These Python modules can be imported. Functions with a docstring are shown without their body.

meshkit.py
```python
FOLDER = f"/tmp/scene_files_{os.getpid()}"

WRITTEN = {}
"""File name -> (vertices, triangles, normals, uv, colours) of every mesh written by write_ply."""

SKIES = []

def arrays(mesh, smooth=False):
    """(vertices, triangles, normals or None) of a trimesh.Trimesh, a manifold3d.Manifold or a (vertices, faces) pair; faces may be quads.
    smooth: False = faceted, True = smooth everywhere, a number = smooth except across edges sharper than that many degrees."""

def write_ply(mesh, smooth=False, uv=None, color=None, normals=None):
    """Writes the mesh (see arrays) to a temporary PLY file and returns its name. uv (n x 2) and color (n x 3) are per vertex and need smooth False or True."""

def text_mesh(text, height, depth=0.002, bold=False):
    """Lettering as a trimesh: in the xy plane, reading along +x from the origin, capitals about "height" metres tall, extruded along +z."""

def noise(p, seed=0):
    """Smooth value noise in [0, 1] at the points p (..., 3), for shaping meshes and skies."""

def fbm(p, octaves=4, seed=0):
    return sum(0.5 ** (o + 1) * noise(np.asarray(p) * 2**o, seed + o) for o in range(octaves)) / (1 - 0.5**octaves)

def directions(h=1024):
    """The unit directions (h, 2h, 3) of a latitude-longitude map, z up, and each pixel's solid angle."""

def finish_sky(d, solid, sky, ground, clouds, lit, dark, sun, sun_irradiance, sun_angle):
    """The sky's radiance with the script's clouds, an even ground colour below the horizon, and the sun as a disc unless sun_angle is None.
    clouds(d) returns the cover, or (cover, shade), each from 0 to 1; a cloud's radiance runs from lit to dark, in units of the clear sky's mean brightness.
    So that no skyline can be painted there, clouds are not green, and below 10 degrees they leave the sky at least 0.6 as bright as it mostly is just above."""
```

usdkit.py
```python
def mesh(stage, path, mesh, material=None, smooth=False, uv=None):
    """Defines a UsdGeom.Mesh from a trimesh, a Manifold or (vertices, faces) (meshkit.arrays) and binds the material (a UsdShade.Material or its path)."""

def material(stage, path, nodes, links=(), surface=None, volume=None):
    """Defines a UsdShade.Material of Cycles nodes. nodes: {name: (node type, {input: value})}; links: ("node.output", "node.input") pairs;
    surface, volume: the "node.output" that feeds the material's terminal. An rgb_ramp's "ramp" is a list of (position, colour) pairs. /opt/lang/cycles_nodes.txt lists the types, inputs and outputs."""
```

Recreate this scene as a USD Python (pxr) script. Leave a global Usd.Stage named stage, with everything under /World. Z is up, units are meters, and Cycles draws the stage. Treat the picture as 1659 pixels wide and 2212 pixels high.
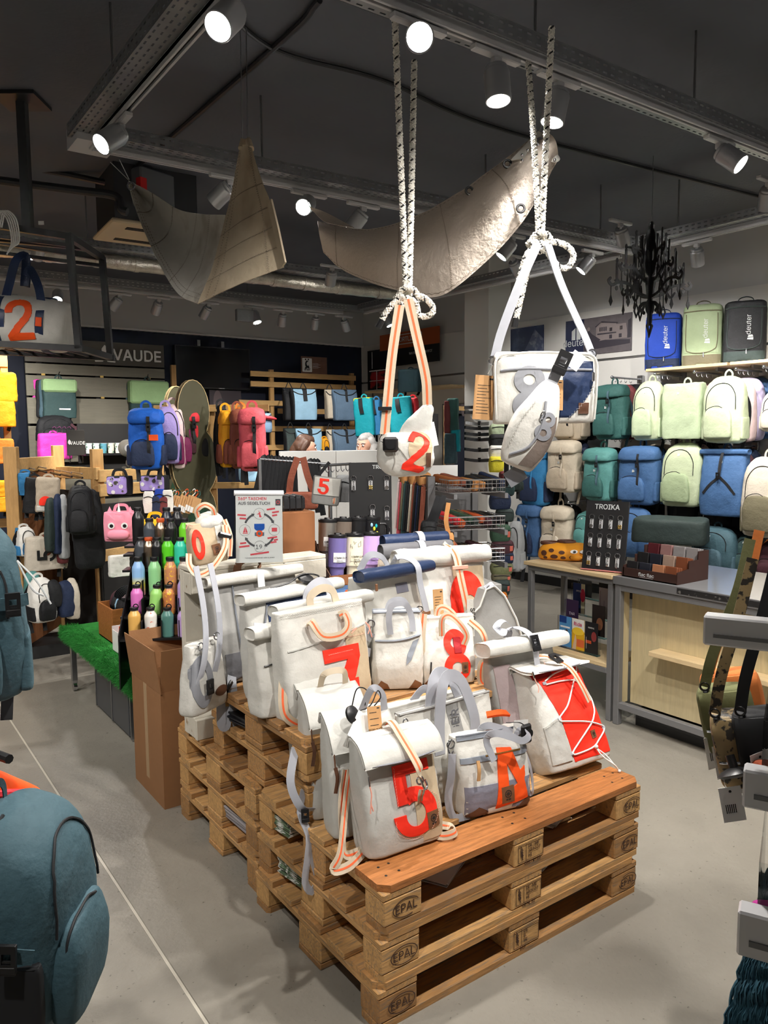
import math,random
import numpy as np,trimesh,shapely
from shapely import affinity
from shapely.geometry import Polygon,Point,LineString,box as sbox
from scipy.interpolate import LinearNDInterpolator,NearestNDInterpolator
from pxr import Gf,Sdf,Usd,UsdGeom,UsdLux,UsdShade
import usdkit,meshkit
stage=Usd.Stage.CreateInMemory()
UsdGeom.SetStageUpAxis(stage,'Z');UsdGeom.SetStageMetersPerUnit(stage,1.0)
UsdGeom.Xform.Define(stage,'/World')
W,H,FPX=1659.,2212.,1662.
# - camera, exposure
EYE=np.array([-1.209,-1.715,1.72])
_y,_p,_r=math.radians(35.536),math.radians(-5.426),math.radians(-.489)
FW=np.array([math.sin(_y)*math.cos(_p),math.cos(_y)*math.cos(_p),math.sin(_p)])
_R=np.array([math.cos(_y),-math.sin(_y),0]);_U=np.cross(_R,FW)
RT=_R*math.cos(_r)+_U*math.sin(_r);UP=-_R*math.sin(_r)+_U*math.cos(_r)
cam=UsdGeom.Camera.Define(stage,'/World/camera')
cam.CreateProjectionAttr('perspective')
cam.CreateHorizontalApertureAttr(W/100);cam.CreateVerticalApertureAttr(H/100);cam.CreateFocalLengthAttr(FPX/100)
cam.CreateClippingRangeAttr(Gf.Vec2f(.05,100))
_m=np.eye(4);_m[0,:3],_m[1,:3],_m[2,:3],_m[3,:3]=RT,UP,-FW,EYE
cam.AddTransformOp().Set(Gf.Matrix4d(_m.tolist()))
cam.CreateExposureAttr(0.25)
SPOT_POWER=31.0
PI=math.pi
def ray(u,v):return RT*((u-W/2)/FPX)+UP*((H/2-v)/FPX)+FW
def at_z(u,v,z):d=ray(u,v);return EYE+d*((z-EYE[2])/d[2])
def at_x(u,v,x):d=ray(u,v);return EYE+d*((x-EYE[0])/d[0])
def at_y(u,v,y):d=ray(u,v);return EYE+d*((y-EYE[1])/d[1])
def at_d(u,v,t):return EYE+ray(u,v)*t
WP=np.array([5.55,4.5,0]);_a=math.radians(4.5)
WD=np.array([-math.sin(_a),math.cos(_a),0]);WN=np.array([math.cos(_a),math.sin(_a),0])
def at_w(u,v,off=0.):d=ray(u,v);return EYE+d*(((WP-WN*off-EYE)@WN)/(d@WN))
# - materials
MATS={}
def mat(name,col,rough=.6,metal=0.,bump=None,var=.0,vscale=8.,spec=None,emit=None,trans=0.,coat=0.,sheen=0.,stretch=None,spots=None,dirt=None,alpha=None):
 """principled material with optional colour variation (noise between col*(1-var) and col*(1+var)) and noise bump (scale, distance)"""
 if name in MATS:return MATS[name]
 pr={'base_color':tuple(col),'roughness':rough,'metallic':metal}
 if spec is not None:pr['specular_ior_level']=spec
 if trans:pr['transmission_weight']=trans
 if coat:pr['coat_weight']=coat
 if sheen:pr['sheen_weight']=sheen
 if emit:pr['emission_color']=tuple(emit[:3]);pr['emission_strength']=emit[3]
 n,l={'p':('principled_bsdf',pr)},[]
 vec=None
 if var or bump or spots or dirt:
  n['tc']=('texture_coordinate',{});vec='tc.object'
  if stretch:n['mp']=('mapping',{'scale':tuple(stretch)});l.append(('tc.object','mp.vector'));vec='mp.vector'
 cur=None
 if var:
  n['nv']=('noise_texture',{'scale':vscale,'detail':5.,'roughness':.6})
  c=np.array(col)
  n['rv']=('rgb_ramp',{'ramp':[(.28,tuple(c*(1-var))),(.72,tuple(np.minimum(c*(1+var),1)))]})
  l+=[(vec,'nv.vector'),('nv.fac','rv.fac')];cur='rv.color'
 for key,sp in(('s',spots),('d',dirt)):
  if sp:
   n[key+'n']=('noise_texture',{'scale':sp[1],'detail':3.,'roughness':.55})
   n[key+'r']=('map_range',{'from_min':sp[2],'from_max':sp[3]})
   n[key+'m']=('mix_color',{'a':tuple(col),'b':tuple(sp[0])})
   l+=[(vec,key+'n.vector'),(key+'n.fac',key+'r.value'),(key+'r.result',key+'m.fac')]
   if cur:l.append((cur,key+'m.a'))
   cur=key+'m.result'
 if cur:l.append((cur,'p.base_color'))
 if bump:
  bs=bump if isinstance(bump[0],(tuple,list))else[bump]
  prev=None
  for i,(sc,dist)in enumerate(bs):
   n['b%d'%i]=('noise_texture',{'scale':sc,'detail':4.,'roughness':.55})
   n['bb%d'%i]=('bump',{'strength':1.,'distance':dist})
   l+=[(vec,'b%d.vector'%i),('b%d.fac'%i,'bb%d.height'%i)]
   if prev:l.append((prev,'bb%d.normal'%i))
   prev='bb%d.normal'%i
  l.append((prev,'p.normal'))
 MATS[name]=usdkit.material(stage,'/World/Looks/'+name,n,l,surface='p.BSDF')
 return MATS[name]
def S(r,g,b):
 return tuple(((c/255+.055)/1.055)**2.4 if c>10 else c/255/12.92 for c in(r,g,b))
def cloth(name,rgb,rough=.75,crump=.004):return mat(name,S(*rgb),rough,bump=[(22.,crump*.55),(140.,crump*.06)],var=.06,vscale=14.,spec=.35)
def plastic(name,rgb,rough=.35):return mat(name,S(*rgb),rough)
def metalm(name,rgb,rough=.3):return mat(name,S(*rgb),rough,metal=1.)
def woodm(name,rgb,stretch=(1.5,14,14),var=.25,rough=.6,vs=4.,dirt=None):return mat(name,S(*rgb),rough,var=var,vscale=vs,stretch=stretch,bump=(5.,.002),dirt=dirt,spec=.3)
# - meshes: (vertices, triangles)
def cat(*ms):
 ms=[m for m in ms if m is not None and len(m[0])]
 o=np.cumsum([0]+[len(m[0])for m in ms])
 return np.vstack([m[0]for m in ms]),np.vstack([m[1]+k for m,k in zip(ms,o)])
def rx(a):c,s=math.cos(a),math.sin(a);return np.array([[1,0,0],[0,c,-s],[0,s,c]])
def ry(a):c,s=math.cos(a),math.sin(a);return np.array([[c,0,s],[0,1,0],[-s,0,c]])
def rz(a):c,s=math.cos(a),math.sin(a);return np.array([[c,-s,0],[s,c,0],[0,0,1]])
def mv(m,t=(0,0,0),R=None,s=None):
 v=m[0]
 if s is not None:v=v*np.asarray(s,float)
 if R is not None:v=v@R.T
 return v+np.asarray(t,float),m[1]
def tm(t):return np.array(t.vertices),np.array(t.faces)
_CH={}
def box(sx,sy,sz,c=(0,0,0),b=0.):
 """box centred at c, edges chamfered by b"""
 h=np.array([sx,sy,sz])/2
 if b<=0:m=trimesh.creation.box([sx,sy,sz]);return np.array(m.vertices)+c,np.array(m.faces)
 b=min(b,h.min()*.9)
 if 'f' not in _CH:
  p=np.array([[x,y,z]for x in(-1,1)for y in(-1,1)for z in(-1,1)],float)
  q=np.vstack([p*3-np.sign(p)*np.eye(3)[k]for k in range(3)])
  q=np.vstack([np.where(np.eye(3)[k]>0,p*3,p*2)for k in range(3)])
  hull=trimesh.convex.convex_hull(q,repair=True)
  _CH['v'],_CH['f']=np.array(hull.vertices),np.array(hull.faces)
 v=_CH['v'];sg=np.sign(v)
 return sg*(h-np.where(np.abs(v)>2.5,0,b))+c,_CH['f']
def bb(lo,hi,b=0.):
 lo,hi=np.array(lo,float),np.array(hi,float);return box(*(hi-lo),c=(lo+hi)/2,b=b)
def frame_of(p):
 p=np.asarray(p,float);t=np.gradient(p,axis=0);t/=np.linalg.norm(t,axis=1,keepdims=True)+1e-12
 n=np.cross(t[0],[0,0,1.])if abs(t[0][2])<.95 else np.cross(t[0],[1.,0,0])
 n/=np.linalg.norm(n);N=[n]
 for i in range(1,len(p)):
  n=N[-1]-t[i]*(N[-1]@t[i]);n/=np.linalg.norm(n)+1e-12;N.append(n)
 N=np.array(N);return t,N,np.cross(t,N)
def sweep(p,sec,closed=True,N=None,scale=None):
 """section points (k,2) swept along p; N: per-point normals of the section's first axis"""
 p=np.asarray(p,float);t,n,b=frame_of(p)
 if N is not None:
  n=np.broadcast_to(np.asarray(N,float),p.shape);n=n-t*(n*t).sum(1,keepdims=True);n=n/(np.linalg.norm(n,axis=1,keepdims=True)+1e-12);b=np.cross(t,n)
 sec=np.asarray(sec,float);k=len(sec);sc=np.ones(len(p))if scale is None else np.asarray(scale)
 v=(p[:,None]+sc[:,None,None]*(sec[None,:,:1]*n[:,None]+sec[None,:,1:]*b[:,None])).reshape(-1,3)
 i,j=np.meshgrid(np.arange(len(p)-1),np.arange(k),indexing='ij');j2=(j+1)%k
 q=np.stack([i*k+j,i*k+j2,(i+1)*k+j2,(i+1)*k+j],-1).reshape(-1,4)
 f=np.vstack([q[:,[0,1,2]],q[:,[0,2,3]]])
 if closed:
  a=np.arange(1,k-1);e=(len(p)-1)*k
  f=np.vstack([f,np.stack([0*a,a+1,a],1),np.stack([e+0*a,e+a,e+a+1],1)])
 return v,f
def tube(p,r,n=8,scale=None):
 a=np.arange(n)*2*PI/n;return sweep(p,np.stack([np.cos(a),np.sin(a)],1)*r,scale=scale)
def ribbon(p,w,t=.002,N=None):
 """flat strap: w wide across N's cross direction; N is the strap's face normal"""
 h=t/2;return sweep(p,[(-h,-w/2),(h,-w/2),(h,w/2),(-h,w/2)],N=N)
def curve(pts,n=24):
 """Catmull-Rom through pts"""
 P=np.asarray(pts,float)
 if len(P)==2:return P[0]+(P[1]-P[0])*np.linspace(0,1,max(2,n))[:,None]
 P=np.vstack([2*P[0]-P[1],P,2*P[-1]-P[-2]]);out=[]
 segs=len(P)-3;per=max(2,n//segs)
 for i in range(segs):
  s=np.linspace(0,1,per,endpoint=False)[:,None];a,b,c,d=P[i:i+4]
  out.append(.5*((2*b)+(c-a)*s+(2*a-5*b+4*c-d)*s**2+(3*b-a-3*c+d)*s**3))
 return np.vstack(out+[P[-2:-1]])
def lathe(prof,n=24):
 """(r,z) profile turned about z"""
 P=np.asarray(prof,float);a=np.arange(n)*2*PI/n;k=len(P)
 v=np.stack([P[:,None,0]*np.cos(a),P[:,None,0]*np.sin(a),np.repeat(P[:,1:2],n,1)],-1).reshape(-1,3)
 i,j=np.meshgrid(np.arange(k-1),np.arange(n),indexing='ij');j2=(j+1)%n
 q=np.stack([i*n+j,i*n+j2,(i+1)*n+j2,(i+1)*n+j],-1).reshape(-1,4)
 return v,np.vstack([q[:,[0,1,2]],q[:,[0,2,3]]])
def cyl(r,h,n=16,c=(0,0,0),axis='z',b=0.):
 m=lathe([(1e-5,0),(r-b,0),(r,b),(r,h-b),(r-b,h),(1e-5,h)]if b else[(1e-5,0),(r,0),(r,h),(1e-5,h)],n)
 if axis=='x':m=mv(m,R=ry(PI/2))
 if axis=='y':m=mv(m,R=rx(-PI/2))
 return mv(m,c)
def rod(a,b,r,n=6):return tube(np.array([a,b],float),r,n)
def torus(R,r,n=20,k=6,M=None,c=(0,0,0),sx=1.,sy=1.):
 a=np.linspace(0,2*PI,n+1);p=np.stack([R*sx*np.cos(a),R*sy*np.sin(a),0*a],1)
 m=tube(p,r,k);return mv(m,c,M)
def geoms(g):return[x for x in(g.geoms if hasattr(g,'geoms')else[g])if isinstance(x,Polygon)and x.area>1e-9]
def prism(poly,d):
 """shapely polygon in xy extruded 0..d along z"""
 return cat(*[tm(trimesh.creation.extrude_polygon(g,d,engine='earcut'))for g in geoms(poly)])
def vert(m):return m[0][:,[0,2,1]]*np.array([1,-1,1]),m[1]
TXT={}
def text(s,h,d=.0006,bold=False,center=True):
 """standing lettering facing -y, capitals h tall, reading along +x"""
 k=(s,bold)
 if k not in TXT:TXT[k]=tm(meshkit.text_mesh(s,1.,1.,bold))
 v=TXT[k][0]*np.array([h,h,d])
 if center:v=v-np.array([(v[:,0].min()+v[:,0].max())/2,0,0])
 return vert((v,TXT[k][1]))
def noisy(m,amp,freq,seed=0,ridge=False):
 t=trimesh.Trimesh(*m,process=False);n=np.array(t.vertex_normals)
 f=meshkit.fbm(m[0]*freq+seed*7.3,4,seed)
 f=(1-2*np.abs(f-.5)*2)if ridge else(f-.5)*2
 return m[0]+n*(f*amp)[:,None],m[1]
def loft(secs,n=40,m=28,noise=None):
 """closed soft body; secs rows: z, half width, half depth, cx, cy, exponent"""
 s=np.array([list(r)+[0,0,3.][len(r)-3:]if len(r)<6 else list(r)for r in secs],float)
 k=np.linspace(0,len(s)-1,m);i=np.minimum(k.astype(int),len(s)-2);t=(k-i)[:,None]
 A=np.vstack([2*s[0]-s[1],s,2*s[-1]-s[-2]]);a,b,c,d=A[i],A[i+1],A[i+2],A[i+3]
 r=.5*((2*b)+(c-a)*t+(2*a-5*b+4*c-d)*t**2+(3*b-a-3*c+d)*t**3)
 r[:,1:3]=np.maximum(r[:,1:3],1e-3);r[:,5]=np.clip(r[:,5],2,12)
 an=np.arange(n)*2*PI/n+PI/n;co,si=np.cos(an),np.sin(an)
 x=r[:,1:2]*np.sign(co)*np.abs(co)**(2/r[:,5:6])+r[:,3:4];y=r[:,2:3]*np.sign(si)*np.abs(si)**(2/r[:,5:6])+r[:,4:5]
 v=np.stack([x,y,np.repeat(r[:,:1],n,1)],-1).reshape(-1,3)
 I,J=np.meshgrid(np.arange(m-1),np.arange(n),indexing='ij');J2=(J+1)%n
 q=np.stack([I*n+J,I*n+J2,(I+1)*n+J2,(I+1)*n+J],-1).reshape(-1,4)
 v=np.vstack([v,[[r[0,3],r[0,4],r[0,0]],[r[-1,3],r[-1,4],r[-1,0]]]])
 j=np.arange(n);e=(m-1)*n
 f=np.vstack([q[:,[0,1,2]],q[:,[0,2,3]],np.stack([0*j+m*n,(j+1)%n,j],1),np.stack([0*j+m*n+1,e+j,e+(j+1)%n],1)])
 M=(v,f)
 for q in(noise or[]):M=noisy(M,*q)
 return M
def front_fn(m,side=-1):
 """y of the body's front as a function of (x, z)"""
 v,f=m;t=trimesh.Trimesh(v,f,process=False);n=np.array(t.vertex_normals)
 k=n[:,1]*side>.05;p=v[k]
 L,Ne=LinearNDInterpolator(p[:,[0,2]],p[:,1]),NearestNDInterpolator(p[:,[0,2]],p[:,1])
 def fn(x,z):
  q=np.stack([np.asarray(x,float),np.asarray(z,float)],-1);y=L(q);return np.where(np.isnan(y),Ne(q),y)
 return fn
def drape(poly,fn,th=.002,edge=.02,off=.001,side=-1):
 """a patch (polygon in x,z) lying on the front surface fn"""
 out=[]
 for g in geoms(poly):
  v,f=trimesh.creation.triangulate_polygon(g,engine='earcut')
  v=np.c_[v,np.zeros(len(v))];v,f=trimesh.remesh.subdivide_to_size(v,f,edge,max_iter=12)
  t=trimesh.Trimesh(v,f);v,f=np.array(t.vertices),np.array(t.faces)
  e=trimesh.grouping.group_rows(t.edges_sorted,require_count=1);be=t.edges[e];k=len(v)
  y=fn(v[:,0],v[:,1]);top=np.stack([v[:,0],y+side*(off+th),v[:,1]],1);bot=np.stack([v[:,0],y+side*off*.2,v[:,1]],1)
  a,b=be[:,0],be[:,1]
  out.append((np.vstack([top,bot]),np.vstack([f,np.stack([a,a+k,b],1),np.stack([b,a+k,b+k],1)])))
 m=cat(*out);t=trimesh.Trimesh(*m,process=False)
 fl=(np.array(t.face_normals)[:,1]*np.array(t.area_faces)).sum()*side<0
 return(m[0],m[1][:,::-1])if fl else m
def on(fn,pts,off=.003,n=30,side=-1):
 """(x,z) polyline laid on the front surface"""
 c=curve([(a,0,b)for a,b in pts],n);c[:,1]=fn(c[:,0],c[:,2])+side*off;return c
# - scene objects
USED={}
def numbered(base):
 k=USED.get(base,0);USED[base]=k+1
 return base if k==0 else '%s_%03d'%(base,k)
def M4(loc=(0,0,0),yaw=0.,pitch=0.,roll=0.,s=1.):
 R=rz(yaw)@rx(pitch)@ry(roll);m=np.eye(4);m[:3,:3]=(R*s).T;m[3,:3]=loc;return m
def tag(o,label=None,cat_=None,group=None,kind=None):
 for k,v in(('label',label),('category',cat_),('group',group),('kind',kind)):
  if v:o.SetCustomDataByKey(k,v)
 return o
def thing(name,label,cat_,loc=(0,0,0),yaw=0.,pitch=0.,roll=0.,group=None,kind=None,s=1.):
 x=UsdGeom.Xform.Define(stage,numbered('/World/'+name))
 x.AddTransformOp().Set(Gf.Matrix4d(M4(loc,yaw,pitch,roll,s).tolist()))
 return tag(x.GetPrim(),label,cat_,group,kind)
def part(o,name,m,material,label=None,smooth=None,kind=None):
 p=usdkit.mesh(stage,numbered(str(o.GetPath())+'/'+name),m,material,smooth=35 if smooth is None else smooth).GetPrim()
 return tag(p,label,kind=kind)
def solo(name,m,material,label,cat_,group=None,kind=None,smooth=None):
 """a thing that is one mesh"""
 p=usdkit.mesh(stage,numbered('/World/'+name),m,material,smooth=35 if smooth is None else smooth).GetPrim()
 return tag(p,label,cat_,group,kind)
def struct(name,m,material,parent=None):
 if parent is not None:return part(parent,name,m,material,smooth=30)
 return tag(usdkit.mesh(stage,numbered('/World/'+name),m,material,smooth=30).GetPrim(),kind='structure')
def dup(src,loc,yaw=0.,pitch=0.,roll=0.,label=None,group=None,s=1.):
 was=src.GetCustomData();base=src.GetName()
 base=base[:-4]if base[-4:-3]=='_' and base[-3:].isdigit()else base
 o=thing(base,label or was.get('label'),was.get('category'),loc,yaw,pitch,roll,group or was.get('group'),s=s)
 o.GetReferences().AddInternalReference(src.GetPath());o.SetInstanceable(True)
 return o
def spot_light(name,pos,d,power,cone=32.,soft=.5,col=(1,.955,.9)):
 L=UsdLux.SphereLight.Define(stage,'/World/'+name);L.CreateRadiusAttr(.045);L.CreateIntensityAttr(power);L.CreateColorAttr(Gf.Vec3f(*col));L.CreateNormalizeAttr(True)
 sh=UsdLux.ShapingAPI.Apply(L.GetPrim());sh.CreateShapingConeAngleAttr(cone);sh.CreateShapingConeSoftnessAttr(soft)
 z=-np.asarray(d,float)/np.linalg.norm(d);x=np.cross([0,0,1.],z);x=x/np.linalg.norm(x)if np.linalg.norm(x)>1e-6 else np.array([1.,0,0]);y=np.cross(z,x)
 m=np.eye(4);m[0,:3],m[1,:3],m[2,:3],m[3,:3]=x,y,z,pos
 L.AddTransformOp().Set(Gf.Matrix4d(m.tolist()))
# = the room
ZC,YB=3.67,7.9
XL,YF=-4.6,-4.2
def wall_x(y):return WP[0]+(y-WP[1])*WD[0]/WD[1]
fl_m=mat('floor_concrete',S(139,134,124),.42,var=.12,vscale=3.2,bump=[(9.,.0025),(60.,.0012)],spots=(S(122,117,108),1.6,.5,.8),dirt=(S(96,92,85),46.,.66,.74),spec=.45)
joint_m=mat('floor_joint',S(190,184,170),.4)
gap_m=mat('dark_gap',S(26,25,24),.8)
JX=-.41
fx=[XL,JX-.006,JX+.006,6.6]
flo=UsdGeom.Xform.Define(stage,'/World/floor').GetPrim();tag(flo,kind='structure')
for k,(a,b,c,d)in enumerate([(XL,JX-.005,YF,4.12),(XL,JX-.005,4.13,YB+.1),(JX+.005,6.6,YF,4.12),(JX+.005,6.6,4.13,YB+.1)]):
 part(flo,'slab',bb((a,c,-.1),(b,d,0),.002),fl_m)
part(flo,'joint',bb((JX-.006,YF,-.1),(JX+.006,YB,-.0025)),joint_m);part(flo,'joint',bb((XL,4.115,-.1),(6.6,4.135,-.003)),gap_m)
ceil_m=mat('ceiling_paint',S(84,87,95),.8,bump=(30.,.002),var=.08,vscale=2.)
struct('ceiling',bb((XL-.1,YF-.1,ZC),(6.8,YB+.2,ZC+.1)),ceil_m)
navy=mat('navy_wall',S(16,22,38),.6,bump=(80.,.0004),spec=.25);grey_w=mat('grey_white_wall',S(206,207,207),.7,bump=(60.,.0004));white_w=mat('white_wall',S(222,221,217),.6,bump=(60.,.0004))
wb=UsdGeom.Xform.Define(stage,'/World/wall_back').GetPrim();tag(wb,kind='structure')
part(wb,'lower_field',bb((XL,YB,0),(wall_x(YB)+.1,YB+.15,3.08)),navy,label='dark navy lower field of the back wall')
part(wb,'upper_field',bb((XL,YB-.03,3.09),(wall_x(YB)+.1,YB+.15,ZC)),grey_w,label='grey white upper field of the back wall')
part(wb,'ledge',bb((XL,YB-.045,3.07),(wall_x(YB),YB+.02,3.09)),mat('ledge_white',S(228,228,226),.5))
def wallpiece(y0,y1,z0,z1,th=.1,out=0.):
 p=[WP+WD*(y-WP[1])/WD[1]for y in(y0,y1)];p=np.array(p);q=p+WN*th;p=p-WN*out
 v=np.array([[*a[:2],z]for z in(z0,z1)for a in(p[0],p[1],q[1],q[0])])
 f=np.array([[0,2,1],[0,3,2],[4,5,6],[4,6,7],[0,1,5],[0,5,4],[1,2,6],[1,6,5],[2,3,7],[2,7,6],[3,0,4],[3,4,7]])
 return v,f
wr=UsdGeom.Xform.Define(stage,'/World/wall_right').GetPrim();tag(wr,kind='structure')
part(wr,'lower_panel',wallpiece(YF,YB+.1,0,2.535,out=.012),white_w);part(wr,'middle_panel',wallpiece(YF,YB+.1,2.56,3.083,out=.012),white_w)
part(wr,'upper_field',wallpiece(YF,YB+.1,3.083,ZC),grey_w);part(wr,'rail_groove',wallpiece(YF,YB+.1,2.535,2.56,out=0),metalm('rail_grey',(150,150,150),.4))
struct('baseboard_right',wallpiece(YF,YB,0,.1,out=.03),mat('plinth_black',S(22,22,23),.6))
struct('wall_left',bb((XL-.15,YF,0),(XL,YB,ZC)),white_w);struct('wall_front',bb((XL,YF-.15,0),(wall_x(YF)+.1,YF,ZC)),white_w)  # both walls out of view, built to close the room and bounce light
# column in front of the right wall
c0=at_d(1055,800,8.15);cl=at_x(1003,800,c0[0]);cr=at_y(1103,800,c0[1])
col_w=mat('column_white',S(214,213,208),.6,bump=(50.,.0004))
struct('column',bb((c0[0],c0[1],0),(cr[0],cl[1],ZC),.004),col_w)
# thin conduits on the ceiling
pipe_m=mat('black_pipe',S(30,31,34),.5)
def ceil_line(px,r,name,label,dz=.02):
 p=np.array([at_z(u,v,ZC-dz)for u,v in px]);solo(name,tube(curve(p,8*len(p)),r,8),pipe_m,label,'pipe')
ceil_line([(690,0),(590,105),(250,400)],.016,'ceiling_conduit','dark conduit running diagonally across the ceiling behind the triangular sail')
ceil_line([(430,-40),(590,105),(830,175),(1100,285),(1659,430)],.012,'ceiling_conduit','thin dark cable run crossing the ceiling from top centre to the right wall')
# = ceiling fixtures
galv=mat('galvanised_steel',S(150,152,154),.45,metal=.7,var=.12,vscale=9.)
trackm=mat('track_white',S(196,196,198),.45);silver=mat('spot_silver',S(176,178,182),.38,metal=.6);lensoff=mat('lens_dark',S(40,40,42),.2)
lenson=mat('lens_lit',(1,1,1),.3,emit=(1,.97,.92,26.));rodm=metalm('rod_zinc',(150,150,150),.45)
def slotsheet(L,rows,pitch=.05,rw=.03,sl=.025,sw=.008,th=.0015):
 """perforated sheet in the xy plane: x 0..L, y 0..rows*rw"""
 n=int(L/pitch);out_v,out_f=[],[];px=L/n
 q=[]
 for r in range(rows):
  for i in range(n):
   x0,x1,y0,y1=i*px,(i+1)*px,r*rw,(r+1)*rw
   cx=(x0+x1)/2;cy=(y0+y1)/2
   if r%2:cx=x0+px*.5
   a,b,c,d=cx-sl/2,cx+sl/2,cy-sw/2,cy+sw/2
   q.append([(x0,y0),(x1,y0),(x1,y1),(x0,y1),(a,c),(b,c),(b,d),(a,d)])
 q=np.array(q,float);
 if rows>1:q[:,:,0]+=0
 k=len(q);base=np.arange(k)*16
 V=np.zeros((k,16,3));V[:,:8,:2]=q;V[:,8:,:2]=q;V[:,8:,2]=th
 F=[]
 for a,b in((0,1),(1,2),(2,3),(3,0)):
  F+=[[a,4+b,b],[a,4+a,4+b],[8+a,8+b,12+b],[8+a,12+b,12+a],[4+a,12+b,4+b],[4+a,12+a,12+b]]
 F=np.array(F);return V.reshape(-1,3),(base[:,None,None]+F[None]).reshape(-1,3)
def tray_mesh(L,nb=5,ns=2,rw=.03):
 w=nb*rw;a=slotsheet(L,nb);s=slotsheet(L,ns)
 side=lambda y:mv((s[0][:,[0,2,1]],s[1][:,::-1]),(0,y,0))
 h=ns*rw
 return cat(a,side(0),side(w),bb((0,-.001,h),(L,.012,h+.003)),bb((0,w-.012,h),(L,w+.001,h+.003)))
def tray(p0,p1,label,off=(0,0),nb=5,track=True,toff=.11,zb=3.2,ends=True,rods=()):
 """cable tray with a lighting track along its underside from p0 to p1 (centre line of the track, its bottom at zb)"""
 p0,p1=np.array(p0,float),np.array(p1,float);L=np.linalg.norm(p1-p0);yaw=math.atan2(*(p1-p0)[::-1])
 t=thing('cable_tray',label,'cable tray',(p0[0],p0[1],zb),yaw,group='ceiling cable trays')
 part(t,'channel',mv(tray_mesh(L,nb),(0,-toff,.042)),galv)
 if track:
  part(t,'lighting_track',cat(bb((0,-.018,0),(L,-.007,.04),.002),bb((0,.007,0),(L,.018,.04),.002),bb((0,-.018,.02),(L,.018,.04))),trackm)
  part(t,'groove',bb((0,-.007,.012),(L,.007,.019)),gap_m)
 for s in rods:part(t,'threaded_rod',rod((s*L,-toff+.075,.05),(s*L,-toff+.075,ZC-zb),.006),rodm)
 return t
TA_Y,T3_Y,T1_X,TR_X,TB_Y=2.47,.555,-.03,4.2,6.2
tray((T1_X,T3_Y-1.6),(T1_X,TA_Y),'perforated tray with track above the aisle left of the pallets',toff=.03,rods=(.45,.85))
tray((T1_X,TA_Y),(TR_X,TA_Y-.12),'perforated tray with track behind the two hanging sails',toff=.11,rods=(.22,.62,.9))
tray((T1_X+.05,T3_Y),(TR_X+.4,T3_Y-.03),'perforated tray with track over the pallets carrying both ropes',toff=.03,rods=(.26,.5,.72))
tray((TR_X,TA_Y-.1),(TR_X+.12,-2.2),'perforated tray with track in front of the right wall',toff=.11,rods=(.1,))
tray((-2.4,TB_Y+.02),(3.85,TB_Y-.02),'perforated tray with track in front of the back wall',toff=.11,rods=(.3,.55,.8))
tray((4.05,TB_Y-.2),(4.22,TA_Y),'perforated tray with track between the back corner and the column',toff=.11,rods=(.5,))
tray((-2.4,5.0),(3.9,4.62),'perforated tray above the silver foil duct',track=False,toff=.07,zb=3.22,rods=(.2,.47,.7))
t=thing('tray_corner','galvanised corner piece joining the trays near the back wall corner','tray corner',(3.85,TB_Y-.02,3.2))
part(t,'elbow',cat(mv(prism(Polygon([(0,-.11),(.1,-.14),(.2,-.22),(.2,-.3),(.37,-.3),(.33,-.08),(.2,.02),(0,.04)]),.002),(0,0,.042)),sweep(curve([(0,-.11,.07),(.1,-.14,.07),(.19,-.22,.07),(.2,-.3,.07)],12),[(-.001,-.03),(.001,-.03),(.001,.03),(-.001,.03)],N=(1,1,0))),galv)
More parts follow.
